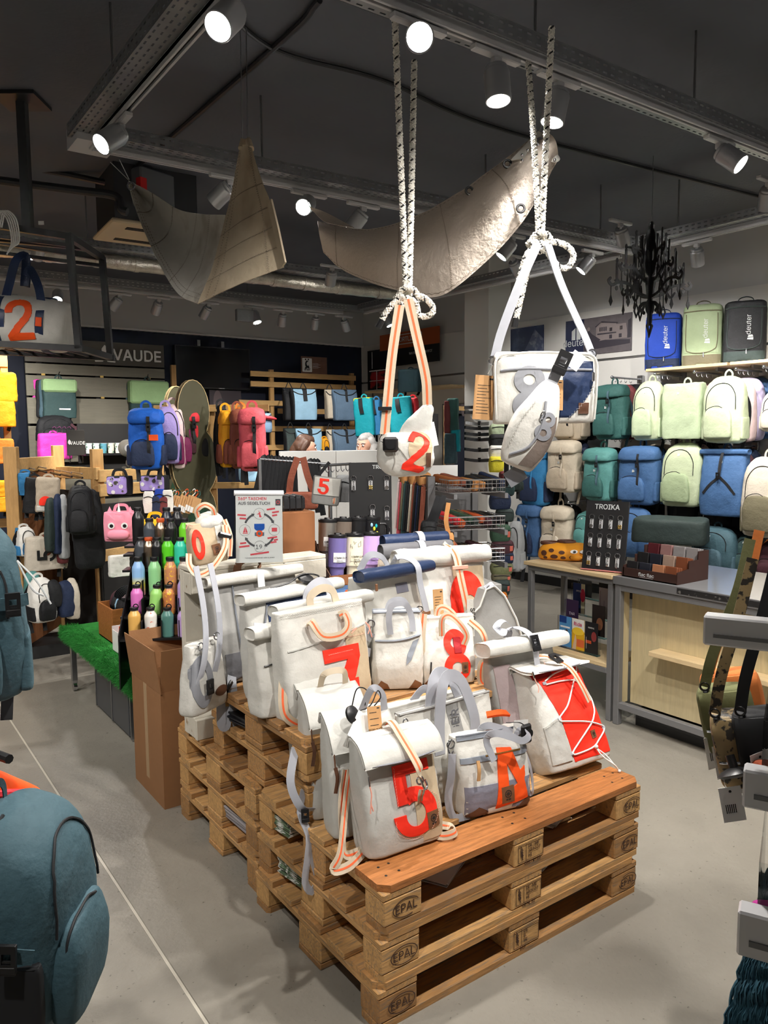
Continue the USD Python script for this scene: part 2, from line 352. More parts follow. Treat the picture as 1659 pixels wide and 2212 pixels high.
solo('tray_corner',mv(prism(Polygon([(0,0),(.2,0),(.2,-.2),(0,-.2)]),.1),(T1_X-.1,TA_Y+.1,3.21)),trackm,'white end corner where the two trays meet above the left sail','tray corner')
foil=mat('duct_foil',S(196,190,178),.3,metal=.9,bump=[(28.,.01),(90.,.003)],var=.2,vscale=12.)
dp=[at_z(u,v,3.2-.0*u)for u,v in[(-60,532),(170,556),(350,578),(560,600),(700,618),(870,637)]]
dt=thing('foil_duct','silver foil wrapped ventilation duct below the dark ceiling','duct')
part(dt,'pipe',noisy(tube(curve(dp,90),.06,20),.006,16,2),foil)
for s in range(3,90,9):
 c=curve(dp,90)
 if s+1<len(c):part(dt,'tape_band',tube(c[s:s+2]*[1,1,1],.0655,20),foil)
# spotlights: housing along -z, hinge at the origin
def make_spot(name,label,lit,pos,d,trk_yaw,group,r=.05,L=.135,power=None,cone=34.):
 """pos: point under the track; d: direction the lens faces"""
 d=np.asarray(d,float);d/=np.linalg.norm(d);pos=np.asarray(pos,float)
 t=thing(name,label,'spotlight',pos,trk_yaw,group=group)
 R0=rz(-trk_yaw)
 z=-(R0@d);x=np.cross([0,0,1.],z);x=x/np.linalg.norm(x)if np.linalg.norm(x)>1e-4 else np.array([1.,0,0]);y=np.cross(z,x);R=np.stack([x,y,z],1)
 part(t,'adapter',cat(bb((-.12,-.017,-.022),(.12,.017,0),.004),bb((-.02,-.014,-.05),(.02,.014,-.02),.004)),trackm)
 hinge=np.array([0,0,-.055]);c=hinge+R@np.array([0,0,-.07])
 place=lambda m:mv((m[0]@R.T,m[1]),c)
 part(t,'housing',place(lathe([(.001,.07),(r*.8,.07),(r*.86,.066),(r*.86,.055),(r*.97,.05),(r,.045),(r,-.062),(r*.98,-.066),(r*.9,-.066),(r*.88,-.045),(.001,-.045)],28)),silver)
 part(t,'neck',tube([hinge+np.array([0,0,.02]),hinge-[0,0,.004],c+R@np.array([0,0,.055])],.011,10),silver)
 part(t,'lens',place(cyl(r*.87,.006,28,(0,0,-.061))),lenson if lit else lensoff,label='lit lens' if lit else 'dark lens')
 if lit:spot_light(numbered('/World/lamp')[7:],pos*1.+(rz(trk_yaw)@(c+R@np.array([0,0,-.085]))),d,SPOT_POWER*(power or 1.),cone)
 return t
def trk(u,v,tr):
 z=3.195
 if tr==1:p=at_x(u,v,T1_X)
 elif tr==3:p=at_y(u,v,T3_Y)
 elif tr=='A':p=at_y(u,v,TA_Y-.05)
 elif tr=='B':p=at_y(u,v,TB_Y)
 else:p=at_x(u,v,TR_X+.02)
 return np.array([p[0],p[1],z])
G1='track spotlights'
def sp(u,v,tr,d,lit,label,power=None,cone=34.):
 return make_spot('spotlight',label,lit,trk(u,v,tr),d,PI/2 if tr in(1,'R')else 0,G1,power=power,cone=cone)
sp(508,40,1,(-.62,-.35,-.7),1,'lit spotlight nearest the top edge over the left aisle')
sp(262,275,1,(-.75,-.2,-.6),1,'lit spotlight at the corner of the tray above the triangular sail')
sp(905,60,3,(-.55,-.72,-.42),1,'glaring spotlight facing the camera beside the left rope',.8)
sp(1072,110,3,(-.05,-.15,-1),1,'lit spotlight pointing straight down between the two ropes',1.25,46)
sp(1208,160,3,(-.25,.05,-1),1,'lit spotlight behind the right rope',1.25,46)
sp(1555,290,3,(.2,-.6,-.55),1,'lit spotlight on the front tray above the counter')
sp(1690,345,3,(-.1,-.6,-.7),1,'lit spotlight at the far right end of the front tray')
sp(497,408,'A',(-.5,.7,-.6),0,'unlit spotlight half hidden behind the triangular sail')
sp(668,440,'A',(-.6,-.55,-.45),1,'lit spotlight left of the long sail',.7)
sp(785,457,'A',(-.45,.5,-.8),1,'lit spotlight above the left end of the long sail')
sp(1108,512,'A',(-.5,.35,-.75),1,'lit spotlight in front of the white column')
sp(1280,540,'A',(-.5,.45,-.75),1,'lit spotlight right of the white column')
sp(1505,525,'R',(.55,.25,-.75),1,'spotlight seen from behind to the right of the black chandelier')
sp(1700,500,'R',(.6,.1,-.6),1,'unseen spotlight on the right tray past the frame edge, lighting the right wall',1.2)  # out of view, placed to light the packs on the right wall
for i,(u,d,lit)in enumerate([(125,(-.2,-.6,-.6),1),(258,(-.55,.5,-.8),0),(343,(-.1,.7,-.8),0),(450,(-.3,.6,-.8),0),(548,(.1,-.3,-.8),1),(611,(.1,.5,-.9),0),(682,(.1,.5,-.9),0),(743,(.5,.3,-.8),0)]):
 lab=['lit spotlight beside the hanging duffel bag','first dark spotlight right of the hanging black frame','second dark spotlight above the grey plank wall','third dark spotlight behind the triangular sail tip','lit spotlight next to a small grey box above the television','dark spotlight right of the lit one above the television','dark spotlight above the small panda sign','dark spotlight nearest the back corner of the room'][i]
 sp(u,630+.08*(u-160),'B',d,lit,lab,.8)
make_spot('spotlight','lit spotlight close to the back corner left of the knotted rope',True,(4.07,5.6,3.195),(.2,-.3,-.85),PI/2,G1,power=.7)
solo('driver_box',box(.2,.06,.13,tuple(at_y(528,682,TB_Y-.03)),.006),galv,'small grey driver box on the back wall tray','box')
# unseen spotlights, placed and powered to brighten the bags, aisles, right wall and back
for i,(x,y,d,pw)in enumerate([(.3,-1.0,(.15,.8,-1.0),1.5),(1.5,-1.0,(-.1,.75,-1.0),1.5),(2.6,-1.0,(.1,.8,-.9),1.2),(-1.6,-1.0,(.3,.9,-1),1.3),(-2.0,.6,(.4,.4,-1),1.),(-2.0,2.2,(.5,.3,-1),1.),(-1.2,3.6,(.4,.3,-1),1.),(3.6,.9,(.7,.5,-.8),.8),(3.6,2.0,(.75,.3,-.75),.8),(3.7,3.2,(.8,.2,-.7),.8),(1.2,4.2,(.1,.6,-.7),2.6),(2.6,4.4,(.2,.6,-.7),2.4),(.2,4.8,(-.1,.8,-.7),2.6),(-.8,5.4,(.1,.8,-.7),2.6),(3.3,-1.6,(.3,.5,-.8),1.1)]):
 make_spot('shop_spotlight','unseen spotlight lighting the shop, '+('1st 2nd 3rd 4th 5th 6th 7th 8th 9th 10th 11th 12th 13th 14th 15th'.split()[i])+' counted from the front tray over the aisles',True,(x,y,3.3),d,0,'spotlights out of view',power=pw,cone=42)
# air vents, pipes, emergency box behind the left sail
vent=thing('air_vent','beige slotted ceiling air vent left of the triangular sail','air vent',at_z(318,512,3.25),-.05)
part(vent,'cover',bb((-.33,-.3,0),(.33,.3,.03),.01),mat('vent_beige',S(196,180,150),.6))
for k in(-1,1):part(vent,'slot',bb((-.2,k*.17-.03,-.004),(.2,k*.17+.03,.004)),gap_m)
part(vent,'duct_box',bb((-.3,-.27,.03),(.3,.27,.42)),mat('duct_black',S(34,35,38),.6))
sb=at_d(315,418,5.6)
ub=thing('ceiling_unit','grey box unit with a red stripe behind the triangular sail','unit',sb,.3)
part(ub,'case',box(.3,.3,.26,b=.01),mat('unit_grey',S(96,98,102),.5));part(ub,'red_stripe',bb((-.152,-.152,-.11),(-.1,-.1,.05)),plastic('red_sign',(190,30,30)))
part(ub,'bracket',rod((0,0,.12),(0,0,ZC-sb[2]),.012),pipe_m)
pp=[at_d(u,v,5.2)for u,v in[(-40,385),(60,398),(170,412),(250,424),(262,452),(275,458)]]
solo('black_pipe',tube(curve(pp,40),.028,10),pipe_m,'thick black pipe running to the grey unit under the ceiling','pipe')
pp=[at_d(u,v,5.6)for u,v in[(-40,345),(120,372),(300,410)]]
solo('black_pipe',tube(curve(pp,20),.022,8),pipe_m,'thin black pipe above the thick one under the ceiling','pipe')
for k,u in enumerate((464,476)):
 a,b=at_d(u-5+6*k,330,5.2),at_d(u+2+3*k,236,5.2);c=b+np.array([-.12,.2,.02])
 solo('white_conduit',tube(curve([a,b,c],16),.011,8),trackm,('left' if k==0 else 'right')+' one of two short white conduits bending up behind the triangular sail','pipe')
# = pallets
pine=[woodm('pine_%d'%i,c,dirt=((.19,.15,.11),9.,.5,.75))for i,c in enumerate([(186,140,88),(172,128,80),(160,118,74),(196,152,98)])]
pine_y=[woodm('pine_across_%d'%i,c,stretch=(14,1.5,14),dirt=((.19,.15,.11),9.,.5,.75))for i,c in enumerate([(182,136,86),(164,122,76),(190,146,94)])]
chip=mat('chipboard_block',S(196,152,96),.75,var=.22,vscale=70.,bump=[(120.,.001)],spots=((.3,.2,.1),55.,.62,.74))
warm=woodm('deck_warm',(170,110,62),stretch=(2,22,22),var=.35,rough=.45)
print_m=mat('burnt_print',S(62,38,26),.8);white_p=mat('crate_white',S(206,200,186),.6,bump=[(40.,.002)],spots=(S(150,128,98),14.,.66,.72));nail=mat('nail',S(40,34,30),.5)
rnd=random.Random(4)
def board(lo,hi,seed,b=.003):
 return noisy(bb(lo,hi,b),.0015,5,seed)
def chamfer(lo,hi,c,corner):
 """deck board whose outer corners (list of (sx,sy)) are cut by c"""
 (x0,y0,z0),(x1,y1,z1)=lo,hi;P=[]
 for sx,sy in((0,0),(1,0),(1,1),(0,1)):
  x,y=(x0,x1)[sx],(y0,y1)[sy];dx,dy=(1,-1)[sx]*c,(1,-1)[sy]*c
  P+=([(x+dx,y),(x,y+dy)]if(sx,sy)in((0,0),(1,1))else[(x,y+dy),(x+dx,y)])if(sx,sy)in corner else[(x,y)]
# order corners so that the outline stays simple
 Q=shapely.convex_hull(shapely.MultiPoint(P));return mv(prism(Q,z1-z0),(0,0,z0))
def epal(o,x,z,faded=0):
 """burnt oval mark with lettering on the front (y=0) face"""
 el=affinity.scale(Point(0,0).buffer(1,40),.05,.029);ring=el.difference(affinity.scale(Point(0,0).buffer(1,40),.0472,.0266))
 if faded:ring=ring.difference(sbox(.022,-.03,.06,.012))if faded==1 else ring.difference(sbox(-.055,-.002,-.03,.03))
 part(o,'oval_mark',mv(vert(prism(ring,.0006)),(x,-.0011,z)),print_m)
 part(o,'lettering',mv(text('EPAL',.0265),(x,-.0011,z-.0125),s=(.92,1,1)),print_m)
def stamp(o,x,z,lines):
 fr=sbox(-.058,-.03,.06,.03).difference(sbox(-.0565,-.0285,.0585,.0285)).union(sbox(-.022,-.03,-.0205,.03))
 part(o,'stamp_frame',mv(vert(prism(fr,.0006)),(x,-.0011,z)),print_m)
 for i,s in enumerate(lines):part(o,'lettering',mv(text(s,.011,center=False),(x-.012 if i<3 else x-.03,-.0011,z+.013-.0165*i-(.007 if i==3 else 0))),print_m)
 g=shapely.union_all([affinity.rotate(sbox(-.003,-.012,.003,.012),35).buffer(0)for _ in range(1)]+[affinity.translate(affinity.rotate(sbox(-.0016,-.011,.0016,.011),35),0,k*.008-.014)for k in range(5)])
 part(o,'wheat_mark',mv(vert(prism(affinity.scale(g,.8,1),.0006)),(x-.041,-.0011,z)),print_m)
def pallet(label,loc,yaw=0.,marks=(),toptone=None,group='wooden euro pallets',material=None,seed=0,name='euro_pallet',pitch=0.,roll=0.):
 t=thing(name,label,'pallet',loc,yaw,pitch,roll,group=group);r=random.Random(seed)
 P=lambda l:material or r.choice(l)
 ys=[(0,.145,0),(.1825,.2825,0),(.3275,.4725,0),(.5175,.6175,0),(.655,.8,0)]
 for i,(a,b,_)in enumerate(ys):
  d=[r.uniform(-.004,.004)for _ in range(2)]
  m=P(pine)if not(toptone and i==0)else toptone
  if i in(0,4):mesh=chamfer((0,a,.122),(1.2,b,.144),.03,((0,0),(1,0))if i==0 else((0,1),(1,1)))
  else:mesh=board((d[0],a,.122),(1.2+d[1],b,.144),seed*9+i)
  part(t,'deck_board',mesh,m)
 for i,x in enumerate((0,.5275,1.055)):
  part(t,'stringer_board',board((x+.0005,.001,.1),(x+.1445,.799,.1218),seed*9+20+i),P(pine_y))
  for j,(y0,y1)in enumerate(((0,.1),(.3275,.4725),(.7,.8))):
   part(t,'block',bb((x+.001+r.uniform(0,.003),y0+r.uniform(0,.002),.022),(x+.144,y1-r.uniform(0,.002),.0998),.004),material or(chip if r.random()<.62 else r.choice(pine)))
 for i,(y0,y1)in enumerate(((0,.1),(.3275,.4725),(.7,.8))):
  part(t,'bottom_board',chamfer((0,y0,0),(1.2,y1,.0218),.012,((0,0),(1,0),(0,1),(1,1)))if i!=1 else board((0,y0,0),(1.2,y1,.0218),seed+50),P(pine))
 for i,mk in enumerate(marks):
  x=(.0725,.6,1.1275)[i]
  if mk is None:continue
  if isinstance(mk,(list,tuple)):stamp(t,x+.005,.062,mk)
  else:epal(t,x+(.012 if i==0 else.018),.06,mk)
 for x in(.045,.1,.57,.63,1.1,1.16):
  for y in(.05,.1):part(t,'nail_head',cyl(.0045,.0006,8,(x+r.uniform(-.01,.01),y,.1441)),nail)if toptone else None
 return t
pallet('bottom pallet of the front stack with a clear oval stamp',(-.023,-.005,0),marks=(0,['DE','B.','HI','207'],2),seed=1)
pallet('middle pallet of the front stack',(-.01,-.001,.144),marks=(0,['DE-ME','483027','HI','0578.02'],1),seed=2)
pallet('top pallet of the front stack with a warm brown front plank',(0,0,.288),marks=(1,['DE-ME','483027','HI','003-6-10'],1),toptone=warm,seed=3)
for k,s in enumerate(('lowest','second','third')):pallet(s+' pallet of the rear floor stack behind the front stack',(.004,.828+.004*k,.144*k),seed=5+k)
pallet('lower of the two raised pallets holding the middle row of bags',(.02,.462,.432),seed=9)
pallet('upper of the two raised pallets holding the middle row of bags',(.012,.458,.576),seed=10)
# white painted pallet standing on its long edge
t=thing('white_pallet','white painted pallet standing upright behind the bags','pallet',(-.01,1.36,.4335))
for z in(0,.32,.64):part(t,'board',board((0,0,z),(.66,.022,z+.09),int(z*50)+3),white_p)
for x in(0,.26,.53):
 part(t,'cross_board',board((x,.1005,.001),(x+.12,.122,.729),int(x*50)+9),white_p)
 for z in(.0,.32,.63):part(t,'block',bb((x,.0225,z+.002),(x+.12,.1,z+.095),.004),white_p)
for x in(.0,.135,.27,.405,.54):part(t,'deck_board',board((x,.1225,0),(x+.11,.144,.73),int(x*70)+5),white_p)
part(t,'top_board',board((0,.0,.7305),(.66,.144,.75),77),white_p)
# = canvas bags on the pallets
sail=cloth('sailcloth_white',(208,206,199),.62,.006);sail2=cloth('sailcloth_grey_white',(190,189,183),.68,.005);sgrey=cloth('canvas_grey',(150,149,146),.75);dgrey=cloth('canvas_dark_grey',(104,104,108),.75)
beige=cloth('linen_beige',(196,176,146),.8);navyc=cloth('sailcloth_navy',(38,52,82),.4,.006);redc=cloth('neon_red_cloth',(252,52,32),.6,.002);orgc=cloth('neon_orange_cloth',(252,88,26),.6,.002);reddk=cloth('wine_red_cloth',(168,26,34),.6,.002)
silvstrap=cloth('strap_silver_grey',(172,174,182),.5,.001);beistrap=cloth('strap_beige',(204,188,164),.7,.001);stripe=cloth('strap_orange_stripe',(250,112,66),.6,.001);leather=mat('leather_brown',S(122,82,54),.55,var=.15,vscale=30.,bump=(90.,.0008));leathd=mat('leather_dark',S(92,60,42),.55,var=.15,vscale=30.)
blackp=plastic('black_plastic',(24,24,26),.35);chrome=metalm('chrome',(200,200,205),.18);brass=metalm('brass',(196,164,96),.3);kraft=mat('kraft_paper',S(196,150,100),.75,var=.08,vscale=20.);paperw=mat('paper_white',S(236,236,234),.6);ink=mat('ink_black',S(40,36,34),.7);cordw=cloth('cord_white',(236,234,230),.6,.0005);pinkc=cloth('cord_pink',(246,170,150),.6,.0005);zipm=cloth('zip_grey',(140,142,148),.5,.001)
thread=mat('thread_pale',S(250,190,170),.6);threadg=mat('thread_grey',S(150,146,138),.6)
def ell(cx,cy,rx_,ry_):return affinity.translate(affinity.scale(Point(0,0).buffer(1,24),rx_,ry_),cx,cy)
GL={}
def glyph(s):
 if s not in GL:
  v,f=tm(meshkit.text_mesh(s,1.,1.,True));k=[t for t in f if v[t][:,2].min()>.5]
  GL[s]=shapely.union_all([Polygon(v[t][:,:2]).buffer(.004)for t in k]).buffer(-.004).simplify(.008);b=GL[s].bounds;GL[s]=affinity.scale(affinity.translate(GL[s],-b[0],-b[1]),1/(b[3]-b[1]),1/(b[3]-b[1]),origin=(0,0))
 return GL[s]
DIG={'7':shapely.union_all([sbox(0,.79,.78,1),Polygon([(.5,.8),(.78,.8),(.36,0),(.05,0)]),sbox(.12,.31,.68,.46)]),'5':shapely.union_all([sbox(.08,.85,.78,1),sbox(.08,.47,.31,1),ell(.40,.335,.42,.335).difference(ell(.40,.31,.19,.17)).difference(Polygon([(-.1,.33),(.25,.33),(.4,.31),(.25,.5),(.08,.6),(-.1,.6)])),Polygon([(.08,.47),(.3,.47),(.4,.5),(.4,.67),(.3,.655),(.08,.6)])]),'8':shapely.union_all([ell(.36,.74,.33,.26),ell(.38,.28,.38,.28)]).difference(ell(.36,.75,.13,.1)).difference(ell(.38,.27,.16,.12)),'A':Polygon([(.22,1),(.64,.97),(.81,.58),(.97,.64),(.95,.5),(.9,.43),(1,.1),(0,0)],[[(.43,.74),(.68,.38),(.4,.3)]]),'0':ell(.36,.5,.36,.5).difference(ell(.36,.5,.15,.27)),}
def put(poly,x,z,h,sx=1.):return affinity.translate(affinity.scale(poly,h*sx,h,origin=(0,0)),x,z)
def zigzag(fn,pts,amp=.003,step=.004,off=.004):
 c=on(fn,pts,off,60);L=np.r_[0,np.cumsum(np.linalg.norm(np.diff(c,axis=0),axis=1))];n=max(6,int(L[-1]/step));s=np.linspace(0,L[-1],n)
 q=np.stack([np.interp(s,L,c[:,k])for k in range(3)],1);t=np.gradient(q,axis=0);t/=np.linalg.norm(t,axis=1,keepdims=True)+1e-9
 b=np.cross(t,[0,-1.,0]);q=q+b*(amp*(np.arange(n)%2-.5))[:,None];q[:,1]=fn(q[:,0],q[:,2])-off
 return tube(q,.0006,3)
def canvas_mesh(wb,wt,db,dt,h,seed,amp=.006,pt=5.,m=30,n=56):
 return loft([(0,wb*.46,db*.42,0,0,5),(.012*1,wb*.5,db*.5,0,0,6),(h*.3,wb*.505,db*.53,0,0,6),(h*.65,(wb+wt)*.252,(db*.6+dt*.4)*.5,0,0,6),(h*.92,wt*.5,dt*.58,0,0,pt),(h,wt*.497,dt*.5,0,0,pt)],n,m,[(amp,9,seed),(amp*.5,26,seed+3,True)])
def strap(o,pts,w,N,m,sm=None,n=30,name='strap',t=.0025,label=None):
 c=curve(pts,n);p=part(o,name,ribbon(c,w,t,N),m,label)
 if sm is not None:part(p,'stripe',ribbon(c,w*.22,t+.0012,N),sm)
 return p
def buckle(o,c,w=.03,yaw=0.,pitch=0.):
 R=rz(yaw)@rx(pitch);f=sbox(-w*.5,-w*.9,w*.5,w*.9).buffer(.002).difference(sbox(-w*.28,-w*.25,w*.28,w*.45))
 return part(o,'buckle',mv(cat(vert(prism(f,.008)),bb((-w*.3,-.006,-w*.2),(w*.3,-.002,-w*.05)),box(w*1.12,.01,w*.5,(0,-.004,-w*.62),.002)),c,R),blackp)
def leather_patch(o,fn,x,z,w,h,rot=0.):
 p=part(o,'leather_patch',drape(affinity.translate(affinity.rotate(sbox(-w/2,-h/2,w/2,h/2),rot),x,z),fn,.002,.01,.004),leather,'brown leather maker patch')
 g=Point(0,0).buffer(w*.26,20).difference(Point(0,0).buffer(w*.225,20))
 for k in range(4):g=g.union(affinity.rotate(Polygon([(0,w*.21),(w*.035,0),(0,-w*.21),(-w*.035,0)]),45*k))
 g=shapely.union_all([g,sbox(-w*.18,-h*.38,-w*.04,-h*.3),sbox(w*.02,-h*.38,w*.18,-h*.3)])
 part(p,'embossed_mark',drape(affinity.translate(affinity.rotate(g,rot,origin=(0,0)),x,z+h*.06),fn,.0005,.01,.0065),ink)
 return p
def swing_tag(o,pos,yaw=0.,roll=0.,pitch=0.,w=.055,h=.12,m=None,lines=7,title=None):
 R=rz(yaw)@rx(pitch)@ry(roll)
 p=part(o,'swing_tag',mv(bb((-w/2,-.0006,-h),(w/2,.0006,0)),pos,R),m or kraft,'hanging cardboard tag')
 r=random.Random(int(h*1e4)+lines)
 part(p,'print',mv(cat(*[bb((-w*.36,-.0009,-h*(.22+.7*i/lines)-.002),(-w*.36+w*(.4+.3*r.random()),-.0006,-h*(.22+.7*i/lines)))for i in range(lines)],bb((w*.2,-.0009,-h*.1),(w*.4,-.0006,-h*.06))),pos,R),ink)
 if title:part(p,'lettering',mv(text(title,w*.13),pos+R@np.array([0,-.0009,-h*.9]),R),ink)
 return p
def dring(o,c,R=.014,r=.0022,M=None,m=None):return part(o,'metal_ring',torus(R,r,20,6,M if M is not None else rx(PI/2),c),m or chrome)
def flap(o,w,z0,y0,z1,y1,m,seed,name='roll_top',th=.012,sag=0.):
 """folded top: from (y0,z0) over to the lower front edge (y1,z1)"""
 k=np.linspace(0,1,9);pts=np.stack([0*k,y0+(y1-y0)*k-.012*np.sin(PI*k),z0+(z1-z0)*k+.012*np.sin(PI*k)*(1 if sag==0 else-1)],1)
 pts=np.vstack([[0,y0+.03,z0-.035],[0,y0+.014,z0-.004],pts,[0,y1+.004,z1-.006]])
 X=np.linspace(-w/2,w/2,22);V=pts[:,None]+np.stack([X,0*X,0*X],1)[None];n,q=V.shape[:2];V=V.reshape(-1,3)
 I,J=np.meshgrid(np.arange(n-1),np.arange(q-1),indexing='ij');a=I*q+J;f=np.stack([a,a+q,a+q+1,a+1],-1).reshape(-1,4);f=np.vstack([f[:,[0,1,2]],f[:,[0,2,3]]])
 V,_=noisy((V,f),.005,11,seed);t=np.array(trimesh.Trimesh(V,f,process=False).vertex_normals)
 s=-1 if t[:,1].mean()>0 else 1
 top,bot=V+t*s*th*.2,V-t*s*th*.8;k=len(V)
 be=[(i,i+1)for i in range(q-1)]+[((n-1)*q+i+1,(n-1)*q+i)for i in range(q-1)]+[(i*q+q,i*q)for i in range(n-1)]+[(i*q+q-1,i*q+2*q-1)for i in range(n-1)]
 F=np.vstack([f if s>0 else f[:,::-1],(f[:,::-1]if s>0 else f)+k]+[[[a,a+k,b],[b,a+k,b+k]]for a,b in be])
 return part(o,name,(np.vstack([top,bot]),F),m,smooth=True)
def stand(a,b,z,d):
 A,B=at_z(*a,z),at_z(*b,z);u=B-A;w=np.linalg.norm(u);yaw=math.atan2(u[1],u[0]);n=np.array([-u[1],u[0],0])/w
 return(A+B)/2+n*d/2,yaw,w
TOP1,TOP2=.4335,.7215
GB='sailcloth bags on the pallets'
# --- rucksack with the red 5
loc,yaw,w=stand((803,1866),(962,1812),TOP1,.12)
t=thing('rucksack','white sailcloth rucksack with a big red 5 at the front corner of the pallet','rucksack',loc,yaw,-.14,group=GB)
bm=canvas_mesh(.275,.285,.13,.05,.36,1);part(t,'body',bm,sail2,smooth=True);fn=front_fn(bm)
part(t,'side_panel',drape(sbox(.028,.012,.128,.30),fn,.0015,.02),beige,'beige linen panel on the right half')
part(t,'number_patch',drape(put(DIG['5'],-.05,.035,.225,.85),fn,.002,.012,.003),redc,'red number 5')
for seg in([(-.035,.14),(-.03,.255)],[(.08,.045),(.11,.09),(.112,.14),(.06,.18)],[(-.05,.10),(-.045,.06),(.01,.03),(.05,.036)]):part(t,'stitching',zigzag(fn,seg,off=.0062),thread)
leather_patch(t,fn,.088,.075,.045,.05,4)
flap(t,.292,.366,.0,.285,-.082,sail,4,th=.009)
part(t,'zip',tube(curve([(-.143,-.078,.285),(0,-.086,.28),(.143,-.078,.288)],20),.0035,6),zipm)
s=strap(t,[(.0,.03,.37),(-.0,-.01,.388),(.005,-.06,.345),(.022,-.118,.262),(.03,-.1,.225)],.03,(0,-.6,.6),beistrap,stripe)
dring(t,(.031,-.105,.215),.012,.003);part(t,'hook',tube(curve([(.03,-.108,.225),(.035,-.112,.2),(.045,-.11,.185),(.055,-.106,.195),(.05,-.104,.212)],20),.0035,8),chrome)
strap(t,[(.036,-.105,.185),(.032,-.1,.165),(.045,float(fn(.045,.135))-.004,.135)],.022,(0,-1,0),beistrap,stripe,name='loop')
part(t,'zip_pull',tube([(-.142,-.092,.262),(-.142,-.094,.235)],.003,6),chrome);part(t,'cord_pull',cat(tube(curve([(-.142,-.094,.237),(-.139,-.096,.21),(-.143,-.096,.185),(-.137,-.095,.16)],14),.002,6),tube([(-.143,-.096,.185),(-.148,-.096,.155)],.002,6)),pinkc)
strap(t,[(-.13,.05,.25),(-.17,.02,.16),(-.235,-.05,.05),(-.27,-.06,.012),(-.21,-.05,.003),(-.12,.01,.006)],.028,(.5,-.8,.4),beistrap,stripe,name='shoulder_strap')
strap(t,[(-.14,.06,.25),(-.175,.04,.16),(-.2,0,.06),(-.2,-.01,.02),(-.15,.0,.012),(-.1,.02,.01)],.028,(.5,-.8,.4),beistrap,stripe,name='shoulder_strap')
strap(t,[(.1,-.03,.006),(.13,-.075,.008),(.165,-.08,.012),(.175,-.05,.016),(.15,-.01,.02)],.026,(.3,-1,.2),beistrap,stripe,name='shoulder_strap')
# --- grey rucksacks behind the 5
def grey_pack(label,a,b,hh,seed,dy=0.,dep=.12,m=sail2,w=None,lean=-.1,pulls=True,z=TOP1):
 loc,yaw,ww=stand(a,b,z,dep);w=w or ww
 t=thing('rucksack',label,'rucksack',loc+np.array([0,dy,0]),yaw,lean,group=GB)
 bm=canvas_mesh(w,w*1.02,dep,.045,hh,seed);part(t,'body',bm,m,smooth=True)
 flap(t,w*1.05,hh+.012,0,hh-.1,-.085,sail2,seed+2);part(t,'zip',tube([(-w*.52,-.08,hh-.1),(w*.52,-.08,hh-.1)],.003,6),zipm)
 if pulls:part(t,'leather_pull',cat(tube([(-w*.5,-.085,hh-.1),(-w*.5,-.09,hh-.15)],.0025,6),ribbon(curve([(-w*.5,-.09,hh-.145),(-w*.48,-.092,hh-.18),(-w*.52,-.09,hh-.225)],10),.012,.003,(0,-1,0))),leathd)
 return t,w,hh,front_fn(bm)
t,w,hh,fn=grey_pack('second grey white rucksack just behind the red 5 rucksack',(745,1835),(880,1800),.385,21,.05,lean=-.12)
# black safer disc, cable loop and kraft tag between the flaps
part(t,'security_tag',lathe([(.001,.009),(.02,.008),(.03,.003),(.03,-.003),(.001,-.006)],20),blackp)if 0 else None
part(t,'cable_loop',cat(tube(curve([(-.03,-.06,hh+.01),(.02,-.09,hh+.03),(.06,-.07,hh+.07),(.075,-.06,hh+.045),(.05,-.06,hh+.02)],26),.002,6),tube(curve([(-.02,-.03,hh+.015),(.0,-.04,hh+.08),(.035,-.04,hh+.07),(.03,-.03,hh+.02)],20),.002,6)),blackp)
part(t,'security_tag',mv(lathe([(.001,.011),(.02,.01),(.03,.004),(.03,-.004),(.001,-.008)],20),(-.035,-.075,hh+.008),rx(1.1)@ry(.5)),blackp)
swing_tag(t,np.array([.03,-.1,hh+.03]),.1,.06,-.15,.05,.085,lines=3,title='SEGELTUCH')
strap(t,[(.02,-.02,hh+.0),(.05,-.05,hh+.075),(.09,-.04,hh+.05),(.1,-.03,hh-.01)],.024,(0,-1,.3),silvstrap,name='top_handle')
part(t,'price_label',mv(box(.06,.001,.09,b=0),(-.02,-.095,hh-.03),ry(.7)@rx(-.3)),paperw)
t,w,hh,fn=grey_pack('third grey white rucksack at the left edge of the pallet deck',(700,1795),(820,1762),.42,25,.07,lean=-.09)
strap(t,[(-.12,-.03,.1),(-.15,-.06,.04),(-.135,-.09,-.03),(-.15,-.105,-.1),(-.165,-.11,-.17),(-.145,-.115,-.205),(-.12,-.11,-.17),(-.13,-.1,-.1),(-.125,-.085,-.03)],.026,(.25,-1,.1),silvstrap,name='shoulder_strap')
strap(t,[(-.13,0,.24),(-.17,-.04,.14),(-.15,-.07,.06),(-.1,-.05,.03)],.03,(-.7,-.7,0),silvstrap,name='shoulder_strap');buckle(t,(-.14,-.08,.035),.022,-.4)
strap(t,[(-.03,0,hh),(-.02,-.03,hh+.06),(.05,-.03,hh+.06),(.07,0,hh)],.022,(0,-1,.3),beistrap,name='top_handle')
grey_pack('grey white rucksack farthest back in the row behind the red 5 rucksack',(690,1770),(800,1735),.44,29,.1,lean=-.07,pulls=False)
